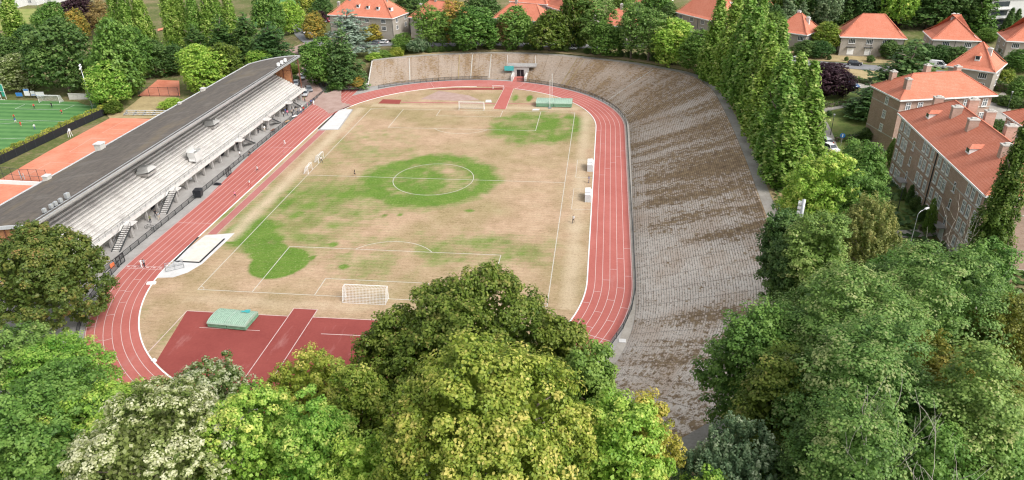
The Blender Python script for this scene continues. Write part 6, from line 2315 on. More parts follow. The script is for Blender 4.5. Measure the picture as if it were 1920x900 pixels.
for u, v, s_, t_, lb, ps in ((65, 204, "shirt_red", "trousers_dark", "player in red inside the goal area of the turf pitch", "stand"), (98, 202, "shirt_black", "trousers_dark", "goalkeeper in black in front of the turf pitch goal", "stand"), (117, 215, "shirt_red", "trousers_dark", "player in red and black just outside the turf goal area", "run"),
                             (28, 224, "shirt_red", "trousers_dark", "player in red farthest left by the penalty line of the turf pitch", "walk"), (30, 231, "shirt_blue", "trousers_white", "player in blue and white next to the red one at the penalty line", "run"), (40, 238, "shirt_red", "trousers_red", "player all in red running in the penalty area centre", "run"),
                             (66, 243, "shirt_white", "trousers_blue", "player in white and blue on the open turf", "walk"), (28, 287, "shirt_red", "trousers_white", "player in red and white at the near side by the hedge", "stand")):
    person(lb, u, v, ps, s_, t_, rn.uniform(0, 360), ZL + 0.25, GF)


# bicycles
def bicycle(label, u, v, rz, group=None):
    p = at(u, v)
    t = thing("bicycle", label, "bicycle", (p[0], p[1], 0), rz, group)
    for x_ in (-0.52, 0.52):
        mb_ = MB()
        pts_ = [(x_ + 0.33 * math.cos(a), 0, 0.34 + 0.33 * math.sin(a)) for a in np.linspace(0, 2 * PI, 17)]
        mb_.tube(pts_, 0.028, 5)
        for a in np.linspace(0, PI, 5)[:-1]:
            mb_.beam((x_ - 0.3 * math.cos(a), 0, 0.34 - 0.3 * math.sin(a)), (x_ + 0.3 * math.cos(a), 0, 0.34 + 0.3 * math.sin(a)), 0.008)
        mb_.build("wheel", "rubber", t)
    mb_ = MB()
    for a, b in (((-0.52, 0.34), (0.0, 0.32)), ((0.0, 0.32), (-0.16, 0.85)), ((-0.16, 0.82), (0.38, 0.84)), ((0.0, 0.32), (0.38, 0.80)), ((-0.52, 0.34), (-0.16, 0.82)), ((0.38, 0.95), (0.52, 0.34))):
        mb_.tube([(a[0], 0, a[1]), (b[0], 0, b[1])], 0.022, 6)
    mb_.build("frame", rnb.choice(("dark_metal", "galvanised", "blue_paint")), t)
    mb_ = MB(); mb_.tube([(0.42, -0.27, 1.02), (0.36, -0.1, 1.0), (0.36, 0.1, 1.0), (0.42, 0.27, 1.02)], 0.02, 6); mb_.build("handlebar", "black_plastic", t)
    mb_ = MB(); mb_.prism([(-0.28, -0.07), (-0.28, 0.07), (0.0, 0.02), (0.0, -0.02)], 0.88, 0.93, 'z'); mb_.build("saddle", "black_plastic", t)
    return t


rnb = random.Random(4)
for u, v, rz_, lb in ((280, 428, 20, "bicycle lying by the near stairs, left of two"), (291, 430, 60, "bicycle by the near stairs, right of two"), (186, 505, 70, "bicycle leaning by the fence under the big dark tree"),
                      (588, 190, 70, "bicycle against the track fence nearest the crowd"), (592, 187, 66, "second bicycle against the fence beyond the crowd"), (596, 184, 75, "bicycle in the middle of the row at the sprint start"), (601, 180, 70, "fourth bicycle of the row by the sprint start"), (606, 177, 64, "bicycle nearest the bushes by the sprint start")):
    bicycle(lb, u, v, R(rz_), "bicycles along the track fence" if u > 500 else None)

# ================================================================== STREET FURNITURE
def lamp_post(label, p, h, arm=0.0, rz=0, head="galvanised", pole="dark_metal", group=None):
    t = thing("street_lamp", label, "street lamp", p, rz, group)
    mb_ = MB()
    pts_ = [(0, 0, 0), (0, 0, h * 0.5), (0, 0, h)]
    if arm:
        pts_ += [(arm * 0.35, 0, h + 0.35), (arm, 0, h + 0.45)]
    mb_.tube(pts_, [0.08, 0.065, 0.055] + [0.045] * (len(pts_) - 3), 8)
    mb_.build("pole", pole, t, smooth=True)
    mb_ = MB()
    if arm:
        mb_.prism([(arm - 0.1, h + 0.38), (arm + 0.75, h + 0.46), (arm + 0.7, h + 0.58), (arm - 0.1, h + 0.55)], -0.15, 0.15, 'y')
    else:
        mb_.tube([(0, 0, h), (0, 0, h + 0.35), (0, 0, h + 0.5)], [0.12, 0.2, 0.24], 10)
    mb_.build("lantern", head, t)
    return t


lamp_post("dark slim lamp post on the lawn before the long brick block", hit(1682, 398), 4.6)
lamp_post("dark slim lamp post on the lawn in front of the end on brick block", hit(1557, 254), 4.6)
lamp_post("tall dark lamp post between the houses and the right edge hedge", hit(1886, 214), 5.2)
p = at(1708, 452, 9.5)
lamp_post("pale street lamp with curved arm rising beside the near end of the long block", (p[0], p[1], ground_z(p[0], p[1])), 8.2, 1.6, R(35), "white_paint", "galvanised")
p = at(1508, 374, 18.0)
t = thing("floodlight_mast", "pale grey floodlight mast standing among the trees right of the terrace", "floodlight", (p[0], p[1], ground_z(p[0], p[1])), R(160))
hm = 18.0 - ground_z(p[0], p[1])
mb = MB(); mb.tube([(0, 0, 0), (0, 0, hm * 0.6), (0, 0, hm)], [0.34, 0.3, 0.26], 10); mb.build("mast", "galvanised", t, smooth=True)
for k in range(4):
    mb = MB(); mb.box(0.25, -0.5 + 0.1 * k, hm - 0.9 - 0.75 * k, 0.75, 0.25, hm - 0.5 - 0.75 * k); mb.build("lamp_head", "white_paint", t, bevel=0.04)
for lb, u, v in (("dark slim bollard on the path verge, upper of two", 1538, 231), ("dark slim bollard on the path verge, lower of two", 1547, 242)):
    q = hit(u, v)
    mb = MB(); mb.tube([(0, 0, 0), (0, 0, 1.2), (0, 0, 1.35)], [0.22, 0.2, 0.1], 10)
    o = mb.build("bollard", "black_plastic"); o.location = q
    tag(o, lb, "bollard", "bollards on the path verge")
q = hit(1576, 274)
t = thing("parking_sign", "round blue and white street sign at the low hedge", "sign", q, R(-20))
mb = MB(); mb.tube([(0, 0, 0), (0, 0, 2.6)], 0.05, 6); mb.build("post", "galvanised", t)
mb = MB(); mb.prism([(0.55 * math.cos(a), 2.5 + 0.55 * math.sin(a)) for a in np.linspace(0, 2 * PI, 20)[:-1]], -0.1, -0.06, 'y'); pl_ = mb.build("sign_plate", "blue_paint", t)
mb = MB(); mb.box(-0.1, -0.115, 2.15, 0.1, -0.102, 2.85); mb.build("white_mark", "white_paint", pl_)
# ================================================================== TREES
def rdir(rs, n):
    d = rs.normal(size=(n, 3))
    return d / np.linalg.norm(d, axis=1, keepdims=True)


def tufts_round(rs, H, rx, z0, nl, nt, lobe=0.42, flat=1.0, gaps=0.0):
    rz = (H - z0) / 2
    zc = z0 + rz
    R3 = np.array([rx, rx, rz])
    i = np.arange(nl) + 0.5
    ph = np.arccos(1 - 1.85 * i / nl)
    th = PI * (1 + 5 ** 0.5) * i + rs.uniform(0, 6)
    d = np.column_stack([np.cos(th) * np.sin(ph), np.sin(th) * np.sin(ph), np.cos(ph)])
    lc = d * R3 * 0.64 * rs.uniform(0.82, 1.12, (nl, 1)) + [0, 0, zc]
    lr = lobe * min(rx, rz) * rs.uniform(0.6, 1.35, nl)
    lc = np.vstack([lc, [0, 0, zc], [0, 0, zc + rz * 0.35]])
    lr = np.append(lr, [0.62 * min(rx, rz), 0.55 * min(rx, rz)])
    ld = np.vstack([d, [0, 0, 1], [0, 0, 1]])
    lt = rs.normal(0, 0.10, len(lr))
    P, O, T = [], [], []
    got = 0
    while got < nt:
        k = rs.choice(len(lr), nt, p=lr ** 2 / (lr ** 2).sum())
        v = rdir(rs, nt) + ld[k] * 0.35 + [0, 0, 0.2]
        v /= np.linalg.norm(v, axis=1, keepdims=True)
        p = lc[k] + v * lr[k][:, None] * np.array([1, 1, flat]) * rs.uniform(0.9, 1.05, (nt, 1))
        D = np.linalg.norm((p[:, None] - lc[None]) / [1, 1, flat], axis=2) / lr[None]
        D[np.arange(nt), k] = 9
        ok = (D.min(1) > 0.86) & (p[:, 2] > z0 * 0.75)
        if gaps:
            g = np.array([mnoise.noise(Vector(q * 0.33 + 7)) for q in p])
            ok &= g > -0.45 + gaps * 0.35
        P.append(p[ok]); O.append(v[ok]); T.append(lt[k][ok])
        got += ok.sum()
    return np.vstack(P)[:nt], np.vstack(O)[:nt], np.concatenate(T)[:nt], (R3, zc)


def tufts_poplar(rs, H, rx, z0, nt):
    t = rs.beta(1.0, 1.05, nt)
    th = rs.uniform(0, 2 * PI, nt)
    s = rs.uniform(0, 50)
    env = np.minimum(1, (t / 0.10 + 0.2) ** 0.6) * (1 - t) ** 0.72 * 1.2
    z = z0 + t * (H - z0)
    rip = np.array([mnoise.noise(Vector((math.cos(a) * 1.6 + s, math.sin(a) * 1.6, q * 0.16))) for a, q in zip(th, z)])
    r = rx * env * (0.88 + 0.42 * rip) * rs.uniform(0.82, 1.04, nt)
    P = np.column_stack([np.cos(th) * r, np.sin(th) * r, z])
    O = np.column_stack([np.cos(th), np.sin(th), np.full(nt, 0.35)])
    return P, O, 0.25 * rip, (np.array([rx * 0.7, rx * 0.7, (H - z0) * 0.42]), z0 + (H - z0) * 0.42)


def tufts_layers(rs, H, rx, z0, nt, levels, droop, power):
    P, O, T = [], [], []
    branches = []
    for i in range(levels):
        t = (i + 0.5) / levels
        z = z0 + (H - z0) * t
        Lb = rx * (1 - t) ** power + 0.25
        nb = 7 if t < 0.7 else 5
        a0 = rs.uniform(0, 6)
        for k in range(nb):
            a = a0 + 2 * PI * k / nb + rs.normal(0, 0.2)
            branches.append((z + rs.normal(0, 0.25), a, Lb * rs.uniform(0.72, 1.15), rs.normal(0, 0.12)))
    w = np.array([b[2] for b in branches])
    kk = rs.choice(len(branches), nt, p=w ** 1.6 / (w ** 1.6).sum())
    for k in kk:
        z, a, Lb, tb = branches[k]
        s = rs.uniform(0.05, 1) ** 0.6
        wd = (0.16 + 0.30 * s * (1 - s * 0.5)) * Lb
        o = rs.normal(0, 0.5) * wd
        x, y = s * Lb, o
        P.append((math.cos(a) * x - math.sin(a) * y, math.sin(a) * x + math.cos(a) * y, z - droop * s * s * Lb + rs.normal(0, 0.10)))
        O.append((0.35 * math.cos(a), 0.35 * math.sin(a), 1.0))
        T.append(tb)
    return np.array(P), np.array(O), np.array(T), (np.array([rx * 0.3, rx * 0.3, (H - z0) * 0.4]), z0 + (H - z0) * 0.4)


def crown_mesh(name, kind, seed, H, rx, z0, nt, lpt, leaf, mat, tr=0.7, nl=22, aspect=1.5, tip=0.25, gaps=0.0, lobe=0.42):
    rs = np.random.default_rng(seed)
    sc = np.array([1, 1, 0.75])
    upb, rnd = 0.45, 0.6
    if kind == "round":
        P, O, T, core = tufts_round(rs, H, rx, z0, nl, nt, lobe, gaps=gaps)
    elif kind == "feather":
        P, O, T, core = tufts_round(rs, H, rx, z0, nl, nt, lobe, flat=0.75, gaps=gaps)
        sc = np.array([1.15, 1.15, 0.42]); upb, rnd = 0.9, 0.5
    elif kind == "weeping":
        P, O, T, core = tufts_round(rs, H, rx, z0, nl, nt, lobe)
        sc = np.array([0.55, 0.55, 1.7]); upb, rnd = 0.2, 0.6
    elif kind == "poplar":
        P, O, T, core = tufts_poplar(rs, H, rx, z0, nt)
        sc = np.array([0.6, 0.6, 1.25]); upb, rnd = 0.35, 0.6
    elif kind == "cedar":
        P, O, T, core = tufts_layers(rs, H, rx, z0, nt, 9, 0.05, 0.75)
        sc = np.array([1, 1, 0.22]); upb, rnd = 0.9, 0.35
    else:
        P, O, T, core = tufts_layers(rs, H, rx, z0, nt, 14, 0.28, 0.85)
        sc = np.array([0.9, 0.9, 0.4]); upb, rnd = 0.6, 0.55
    if kind in ("round", "feather", "weeping"):
        zt = np.quantile(P[:, 2], 0.995) + tr * 0.35
        zb = np.quantile(P[:, 2], 0.01)
        P[:, 2] = z0 + (P[:, 2] - zb) * (H - z0) / (zt - zb)
        rr = np.quantile(np.hypot(P[:, 0], P[:, 1]), 0.97) + tr * 0.3
        P[:, :2] *= rx / rr
    n = len(P)
    k = np.repeat(np.arange(n), lpt)
    off = rs.normal(size=(n * lpt, 3))
    off *= (rs.uniform(0.25, 1.0, (n * lpt, 1)) ** 0.5) * 0.85 / (np.linalg.norm(off, axis=1, keepdims=True) + 1e-6)
    size_t = tr * rs.uniform(0.55, 1.25, n)
    P = P + O * (rs.uniform(-0.9, 0.55, n) * tr)[:, None]
    L = P[k] + off * sc * size_t[k][:, None]
    nn = O[k] * 0.4 + off * 1.1 + [0, 0, upb] + rdir(rs, n * lpt) * rnd
    out = (off * O[k]).sum(1)
    tuft_t = rs.normal(0, 0.15, n) + T
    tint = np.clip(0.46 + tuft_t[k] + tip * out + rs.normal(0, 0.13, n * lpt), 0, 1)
    # inner leaves so the crown is not hollow
    ni = int(n * lpt * 0.10)
    R3, zc = core
    q = rdir(rs, ni) * rs.uniform(0.35, 0.72, (ni, 1)) * R3 + [0, 0, zc]
    V1, F1 = leaf_quads(L, nn, leaf, rs, aspect, 0.12)
    V2, F2 = leaf_quads(q, rdir(rs, ni) + [0, 0, 0.3], leaf * 2.0, rs, 1.3)
    V = np.vstack([V1, V2]); F = np.vstack([F1, F2 + len(V1)])
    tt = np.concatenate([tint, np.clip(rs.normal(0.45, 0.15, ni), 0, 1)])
    return quick_mesh(name, V, F, mat, {"tint": ('FACE', tt)})


def trunk_mesh(seed, H, rx, z0, kind="round", thick=None, mat="bark"):
    rn_ = random.Random(seed)
    w = thick or (0.018 * H + 0.05)
    mb_ = MB()
    top = H * (0.93 if kind in ("poplar", "cedar", "conifer") else 0.72)
    n = 6
    pts = [(0.02 * H * math.sin(i * 1.3 + seed) * (i / n), 0.02 * H * math.cos(i * 1.7 + seed) * (i / n), -0.6 + (top + 0.6) * i / n) for i in range(n + 1)]
    mb_.tube(pts, [w * 1.35] + [w * (1 - 0.8 * i / n) for i in range(1, n + 1)], 8)
    nb = 9 if kind in ("round", "feather", "weeping") else 5
    for k in range(nb):
        a = 2.4 * k + rn_.uniform(-0.4, 0.4)
        t = 0.30 + 0.6 * k / nb
        zs = max(z0 * 0.85, -0.6 + (top + 0.6) * t)
        j = min(n, int(t * n))
        b = Vector((pts[j][0], pts[j][1], zs))
        ln = rx * rn_.uniform(0.6, 0.85) * (1.1 - 0.4 * t)
        e = b + Vector((math.cos(a) * ln, math.sin(a) * ln, (H - zs) * rn_.uniform(0.25, 0.5)))
        m_ = b.lerp(e, 0.5) + Vector((0, 0, 0.08 * H * rn_.uniform(-0.3, 0.6)))
        mb_.tube([b, m_, e], [w * 0.5 * (1.1 - 0.5 * t), w * 0.32, w * 0.1], 6)
    return mb_.mesh("trunk", mat, smooth=True)


def project(p):
    d = np.asarray(p, float) - CAM
    w = d @ FWD
    return 960 + FPX * (d @ RGT) / w, 450 - FPX * (d @ UPV) / w, w


def skyline(x, y, zg, H, rx, z0):
    """survey row of the upper outline of a domed crown"""
    rz = (H - z0) / 2
    _, v, w = project((x, y, zg + z0 + rz))
    d = np.array([x, y, zg + z0 + rz]) - CAM
    sa = -d[2] / np.linalg.norm(d)
    ca = math.sqrt(1 - sa * sa)
    return v - math.hypot(rz * ca, rx * sa) * FPX / w


def place(u, v, H, rx=None, wpx=None, z0=0.0):
    """where a plant of height H stands whose outline tops out at (u, v)"""
    vv = v
    for it in range(5):
        z = 5.0
        for _ in range(12):
            p = at(u, vv, z + H)
            z = 0.5 * z + 0.5 * ground_z(p[0], p[1])
        p = at(u, vv, z + H)
        zz = ground_z(p[0], p[1])
        dep = float((np.array([p[0], p[1], zz + H * 0.6]) - CAM) @ FWD)
        if wpx is None:
            break
        vv += v - skyline(p[0], p[1], zz, H, wpx * dep / FPX / 2, z0)
    return Vector((p[0], p[1], zz)), dep / FPX      # metres per survey pixel


def height_for(p, vtop, wpx):
    """height that lets a plant rooted at p reach survey row vtop"""
    lo, hi = 1.0, 45.0
    for _ in range(30):
        H = (lo + hi) / 2
        dep = float((np.array([p.x, p.y, p.z + H * 0.6]) - CAM) @ FWD)
        if skyline(p.x, p.y, p.z, H, wpx * dep / FPX / 2, 0.1 * H) > vtop:
            lo = H
        else:
            hi = H
    return H, dep / FPX


def crest_point(u, off):
    best = None
    for k in range(len(TT)):
        q = TT[k] + TD[k] * (PATHW + off)
        if q[1] < 58:
            continue
        e = abs(project((q[0], q[1], TH[k]))[0] - u)
        if best is None or e < best[0]:
            best = (e, q)
    return best[1]


CROWN = {}
NAMES = {"round": "tree", "feather": "feathery_tree", "poplar": "poplar_tree", "cedar": "cedar_tree", "conifer": "pine_tree", "weeping": "willow_tree"}


def shared(kind, var, mat):
    key = (kind, var)
    if key not in CROWN:
        if kind == "round":
            c = crown_mesh("crown", "round", 50 + var, 18, 6.8, 1.3, 900, 9, 0.42, mat, 0.9, nl=16 + 3 * var, lobe=0.40 + 0.04 * (var % 2), tip=0.2)
            t_ = trunk_mesh(50 + var, 18, 6.8, 2.2)
        elif kind == "feather":
            c = crown_mesh("crown", "feather", 60 + var, 20, 6.5, 3.0, 620, 11, 0.38, mat, 1.05, nl=20, lobe=0.34, gaps=1.0)
            t_ = trunk_mesh(60 + var, 20, 6.5, 5.0, "feather")
        elif kind == "poplar":
            c = crown_mesh("crown", "poplar", 70 + var, 26, 3.3, 0.8, 1300, 10, 0.36, mat, 0.95, tip=0.35)
            t_ = trunk_mesh(70 + var, 26, 3.0, 1.5, "poplar")
        elif kind == "cedar":
            c = crown_mesh("crown", "cedar", 80 + var, 18, 6.5, 2.0, 520, 9, 0.48, mat, 1.1)
            t_ = trunk_mesh(80 + var, 18, 6.5, 2, "cedar")
        elif kind == "conifer":
            c = crown_mesh("crown", "conifer", 90 + var, 18, 4.6, 0.8, 900, 9, 0.38, mat, 0.9)
            t_ = trunk_mesh(90 + var, 18, 4.6, 1.5, "conifer")
        else:
            c = crown_mesh("crown", "weeping", 95 + var, 14, 5.6, 1.5, 420, 10, 0.42, mat, 0.9)
            t_ = trunk_mesh(95 + var, 14, 5.6, 2)
        CROWN[key] = (c, t_)
    return CROWN[key]


DIM = {"round": (18, 13.6), "feather": (20, 14.5), "poplar": (26, 6.6), "cedar": (18, 13.5), "conifer": (18, 9.6), "weeping": (14, 12.2)}
rt_ = random.Random(21)


def tree(label, kind, mat, u, v, H, wpx, var=None, cat="tree", group=None, xy=None, name=None, w=None, vb=None):
    var = rt_.randrange(5 if kind == "poplar" else 3) if var is None else var
    if xy is None:
        if vb is not None:
            p = hit(u, vb) if vb > 0 else Vector((*crest_point(u, -vb), 0))
            p.z = ground_z(p.x, p.y)
            if v >= -2:
                H, mpp = height_for(p, v, wpx)
            else:
                mpp = float((np.array(p) - CAM) @ FWD) / FPX
        else:
            p, mpp = place(u, v, H, wpx=wpx, z0=0.1 * H)
        W_ = w or wpx * mpp * 1.08
    else:
        p = Vector((xy[0], xy[1], ground_z(*xy))); W_ = w
    h0, w0 = DIM[kind]
    c, t_ = shared(kind, var, mat)
    root = thing(name or NAMES[kind], label, cat, p, rt_.uniform(0, 2 * PI), group)
    sx = W_ / w0
    root.rotation_euler.x, root.rotation_euler.y = rt_.uniform(-0.035, 0.035), rt_.uniform(-0.035, 0.035)
    root.scale = (sx, sx * rt_.uniform(0.92, 1.08), H / h0)
    link("trunk", t_, root)
    o = link("crown", c, root)
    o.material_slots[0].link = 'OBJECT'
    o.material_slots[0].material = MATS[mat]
    return root


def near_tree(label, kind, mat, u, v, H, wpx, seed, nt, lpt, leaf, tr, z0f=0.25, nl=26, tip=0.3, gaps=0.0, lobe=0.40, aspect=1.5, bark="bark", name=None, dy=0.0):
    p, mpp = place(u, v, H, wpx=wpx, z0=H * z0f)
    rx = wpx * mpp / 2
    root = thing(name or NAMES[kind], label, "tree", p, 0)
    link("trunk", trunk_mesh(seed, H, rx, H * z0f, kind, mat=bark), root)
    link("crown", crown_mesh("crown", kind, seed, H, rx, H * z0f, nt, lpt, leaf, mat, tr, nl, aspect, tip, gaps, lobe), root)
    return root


# ---- foreground crowns
NT = [
    ("large dark green maple at the left edge below the grandstand", "round", "leaf_maple_dark", 48, 415, 17, 248, 1, 1150, 17, 0.42, 0.85, 0.12, 30, 0.15, 0.0),
    ("light green feathery tree at the lower left, right under the dark maple", "feather", "leaf_fresh", 92, 612, 12, 215, 2, 620, 16, 0.30, 0.8, 0.2, 24, 0.25, 0.3),
    ("small rounded green tree at the far left edge below the dark maple", "round", "leaf_locust", 10, 600, 13, 150, 3, 420, 16, 0.34, 0.7, 0.2, 20, 0.3, 0.0),
    ("broad mid green tree filling the lower left corner", "round", "leaf_mid", 50, 692, 18, 330, 4, 1250, 18, 0.34, 0.8, 0.2, 34, 0.35, 0.0),
    ("bright green dome behind the pale speckled tree at the lower left", "round", "leaf_fresh", 170, 712, 16, 270, 5, 1150, 18, 0.30, 0.75, 0.2, 34, 0.3, 0.0),
    ("pale speckled tree touching the lower left track bend, smaller of two", "round", "leaf_silver", 372, 664, 16, 170, 6, 640, 20, 0.27, 0.6, 0.15, 24, 0.75, 0.0),
    ("large pale speckled tree with whitish leaves at the lower left", "round", "leaf_silver", 262, 712, 20, 330, 7, 1500, 20, 0.27, 0.62, 0.2, 40, 0.75, 0.0),
    ("yellow green tree crown overlapping the dark red fan", "round", "leaf_yellow_green", 556, 650, 15, 165, 8, 620, 20, 0.27, 0.65, 0.15, 24, 0.35, 0.0),
    ("bright green tree beside the pale speckled one along the bottom edge", "round", "leaf_fresh", 448, 722, 19, 215, 9, 980, 20, 0.27, 0.62, 0.2, 34, 0.45, 0.0),
    ("dense green egg shaped tree at the bottom edge left of the big yellow crown", "round", "leaf_fresh", 574, 738, 20, 150, 10, 820, 20, 0.25, 0.55, 0.2, 26, 0.4, 0.0),
    ("fresh yellow tipped tree wedged between the dark oak and the egg shaped tree", "round", "leaf_yellow_green", 662, 680, 18, 130, 11, 560, 20, 0.28, 0.7, 0.2, 22, 0.4, 0.0),
    ("big dark olive oak in front of the near goal", "round", "leaf_olive", 878, 488, 21, 330, 12, 1700, 18, 0.34, 0.85, 0.12, 44, 0.45, 0.0),
    ("olive lower shoulder tree left of the big oak", "round", "leaf_olive", 742, 572, 17, 190, 13, 800, 18, 0.34, 0.8, 0.12, 26, 0.4, 0.0),
    ("olive tree right of the big oak, overlapping the near bend of the track", "round", "leaf_olive", 1046, 590, 17, 140, 14, 620, 18, 0.34, 0.8, 0.12, 22, 0.4, 0.0),
    ("huge yellow green maple in the bottom centre", "round", "leaf_yellow_green", 905, 632, 25, 425, 15, 2300, 21, 0.30, 0.85, 0.2, 60, 0.5, 0.3),
    ("dark green crown between the yellow maple and the terrace steps", "round", "leaf_mid", 1110, 650, 18, 120, 16, 620, 18, 0.32, 0.75, 0.15, 22, 0.35, 0.0),
    ("green tree right of the huge yellow maple at the bottom edge", "round", "leaf_fresh", 1172, 752, 19, 190, 17, 900, 19, 0.28, 0.7, 0.2, 30, 0.4, 0.0),
    ("golden yellow crown against the lower terrace steps", "round", "leaf_gold", 1216, 748, 18.5, 130, 18, 560, 22, 0.25, 0.62, 0.15, 22, 0.4, 0.2),
    ("grey green willow like tree at the bottom edge below the terrace end", "weeping", "leaf_blue_green", 1392, 798, 15, 235, 19, 900, 20, 0.24, 0.6, 0.15, 30, 0.5, 0.0),
    ("yellow tipped low tree at the very bottom between gold and grey green crowns", "round", "leaf_fresh", 1330, 868, 14, 170, 20, 560, 18, 0.27, 0.65, 0.2, 22, 0.5, 0.0),
    ("loose green acacia leaning over the right side of the terrace", "feather", "leaf_mid", 1432, 556, 19, 190, 21, 760, 17, 0.30, 0.85, 0.25, 30, 0.35, 0.8),
    ("thin dark acacia with visible trunk below the terrace top path", "feather", "leaf_olive", 1484, 648, 19, 165, 22, 620, 16, 0.30, 0.85, 0.25, 28, 0.3, 1.0),
    ("broad grey green acacia in the middle of the right hand grove", "feather", "leaf_locust", 1612, 486, 23, 300, 23, 1500, 19, 0.27, 0.95, 0.25, 46, 0.5, 0.35),
    ("tall acacia with rusty tips toward the long brick block", "feather", "leaf_locust", 1768, 452, 22, 290, 24, 1350, 19, 0.27, 0.95, 0.25, 42, 0.5, 0.35),
    ("grey green acacia at the front of the grove with dead twigs", "feather", "leaf_locust", 1655, 600, 24, 290, 25, 1500, 19, 0.25, 0.9, 0.25, 46, 0.5, 0.4),
    ("lowest grey green acacia at the bottom edge on the right", "feather", "leaf_locust", 1632, 752, 23, 250, 26, 1150, 19, 0.24, 0.85, 0.25, 36, 0.5, 0.4),
    ("olive yellow maple between the acacias at the lower right", "round", "leaf_gold_olive", 1782, 640, 20, 190, 27, 900, 19, 0.28, 0.75, 0.2, 28, 0.2, 0.2),
    ("grey green acacia in the lower right corner", "feather", "leaf_locust", 1868, 650, 24, 230, 28, 1100, 19, 0.25, 0.9, 0.25, 34, 0.5, 0.4),
    ("golden olive tree at the right edge below the bare tree", "round", "leaf_gold_olive", 1905, 545, 19, 170, 29, 720, 18, 0.28, 0.75, 0.2, 24, 0.2, 0.2),
    ("deep green tree at the bottom right between olive maple and corner acacia", "round", "leaf_mid", 1760, 790, 20, 230, 30, 900, 18, 0.27, 0.75, 0.2, 28, 0.35, 0.0),
    ("dark green tree in the hollow under the thin acacia at the bottom", "round", "leaf_dark", 1545, 770, 18, 150, 31, 560, 17, 0.28, 0.75, 0.2, 20, 0.3, 0.0),
    ("fine leaved dark green tree at the terrace edge by the pale floodlight mast", "feather", "leaf_locust", 1545, 396, 17, 130, 32, 640, 16, 0.32, 0.9, 0.2, 24, 0.3, 0.2),
    ("yellowing birch with drooping twigs before the long brick block", "weeping", "leaf_birch", 1640, 372, 16, 150, 33, 760, 16, 0.28, 0.75, 0.15, 28, 0.45, 0.2),
    ("yellow green tree right of the poplar feet", "round", "leaf_fresh", 1556, 282, 17, 150, 34, 820, 15, 0.36, 0.8, 0.15, 28, 0.35, 0.0),
    ("mid green tree against the left end of the long brick block", "round", "leaf_mid", 1630, 262, 15, 105, 35, 560, 15, 0.36, 0.8, 0.2, 22, 0.3, 0.0),
    ("mid green tree just left of the lawn at the long brick block", "round", "leaf_mid", 1620, 318, 15, 120, 36, 620, 15, 0.36, 0.8, 0.15, 22, 0.3, 0.0),
    ("dark green tree at the foot of the poplars beside the crest path", "round", "leaf_dark", 1478, 385, 14, 95, 37, 480, 15, 0.36, 0.8, 0.12, 20, 0.3, 0.0),
    ("small dark shrubby tree beside the crest path below the pale floodlight mast", "round", "leaf_dark", 1492, 455, 12, 95, 38, 460, 15, 0.34, 0.75, 0.12, 20, 0.3, 0.0),
    ("tall dark poplar rising at the right edge in front of the long brick block", "poplar", "leaf_olive", 1928, 238, 26, 78, 39, 1300, 12, 0.34, 0.9, 0.08, 20, 0.3, 0.0),
    ("dark green tree behind the bare tree at the right edge", "round", "leaf_mid", 1855, 445, 16, 130, 40, 560, 16, 0.34, 0.8, 0.15, 22, 0.3, 0.0),
    ("deep green tree filling the gap behind the rusty tipped acacia", "round", "leaf_mid", 1700, 470, 17, 160, 41, 640, 16, 0.32, 0.8, 0.15, 22, 0.3, 0.0),
    ("deep green low tree at the very bottom right corner", "round", "leaf_mid", 1900, 800, 19, 160, 42, 560, 17, 0.28, 0.75, 0.2, 20, 0.3, 0.0),
    ("low dark green tree at the bottom edge between grey green and acacia crowns", "round", "leaf_dark", 1500, 850, 14, 170, 43, 560, 17, 0.28, 0.75, 0.2, 20, 0.3, 0.0),
    ("low mid green tree in the bottom left corner", "round", "leaf_mid", 40, 815, 15, 220, 44, 760, 18, 0.30, 0.75, 0.2, 26, 0.35, 0.0),
    ("low green tree under the big yellow maple at the bottom edge, left side", "round", "leaf_fresh", 680, 800, 17, 180, 45, 640, 18, 0.27, 0.65, 0.2, 24, 0.4, 0.0),
]
for lb, kd, mt, u, v, H, wpx, sd_, nt_, lpt_, lf, tr_, z0f, nl_, tip_, gp_ in NT:
    near_tree(lb, kd, mt, u, v, H, wpx, sd_, int(nt_ * 0.62), int(lpt_ * 3.5), lf * 0.63, tr_ * 1.12, z0f, int(nl_ * 1.5), tip_, max(gp_, 0.55) if kd != "feather" else 0.95, lobe=0.33 if kd == "round" else 0.30)


def bare_tree(label, p, H, spread, seed, mat="pale_bark", name="bare_tree"):
    rn_ = random.Random(seed)
    mb_ = MB()

    def grow(a, d, ln, r, depth):
        pts, rad = [a], [r]
        c, dd = a.copy(), d.copy()
        for i in range(4):
            dd = (dd + Vector((rn_.uniform(-1, 1), rn_.uniform(-1, 1), rn_.uniform(-0.2, 0.9))) * 0.28).normalized()
            c = c + dd * ln / 4
            pts.append(c.copy()); rad.append(r * (1 - 0.17 * (i + 1)))
        mb_.tube(pts, rad, 6 if depth < 2 else 4)
        if depth < 4:
            for k in range(3 if depth < 3 else 2):
                j = rn_.randint(2, 4)
                nd = (dd + Vector((rn_.uniform(-1, 1), rn_.uniform(-1, 1), rn_.uniform(-0.3, 0.7))) * spread).normalized()
                grow(pts[j], nd, ln * rn_.uniform(0.55, 0.8), max(0.02, rad[j] * 0.62), depth + 1)
    grow(Vector((0, 0, -0.5)), Vector((0, 0, 1)), H * 0.45, 0.022 * H, 0)
    t_ = thing(name, label, "tree", p)
    mb_.build("trunk_and_branches", mat, t_, smooth=True)
    return t_


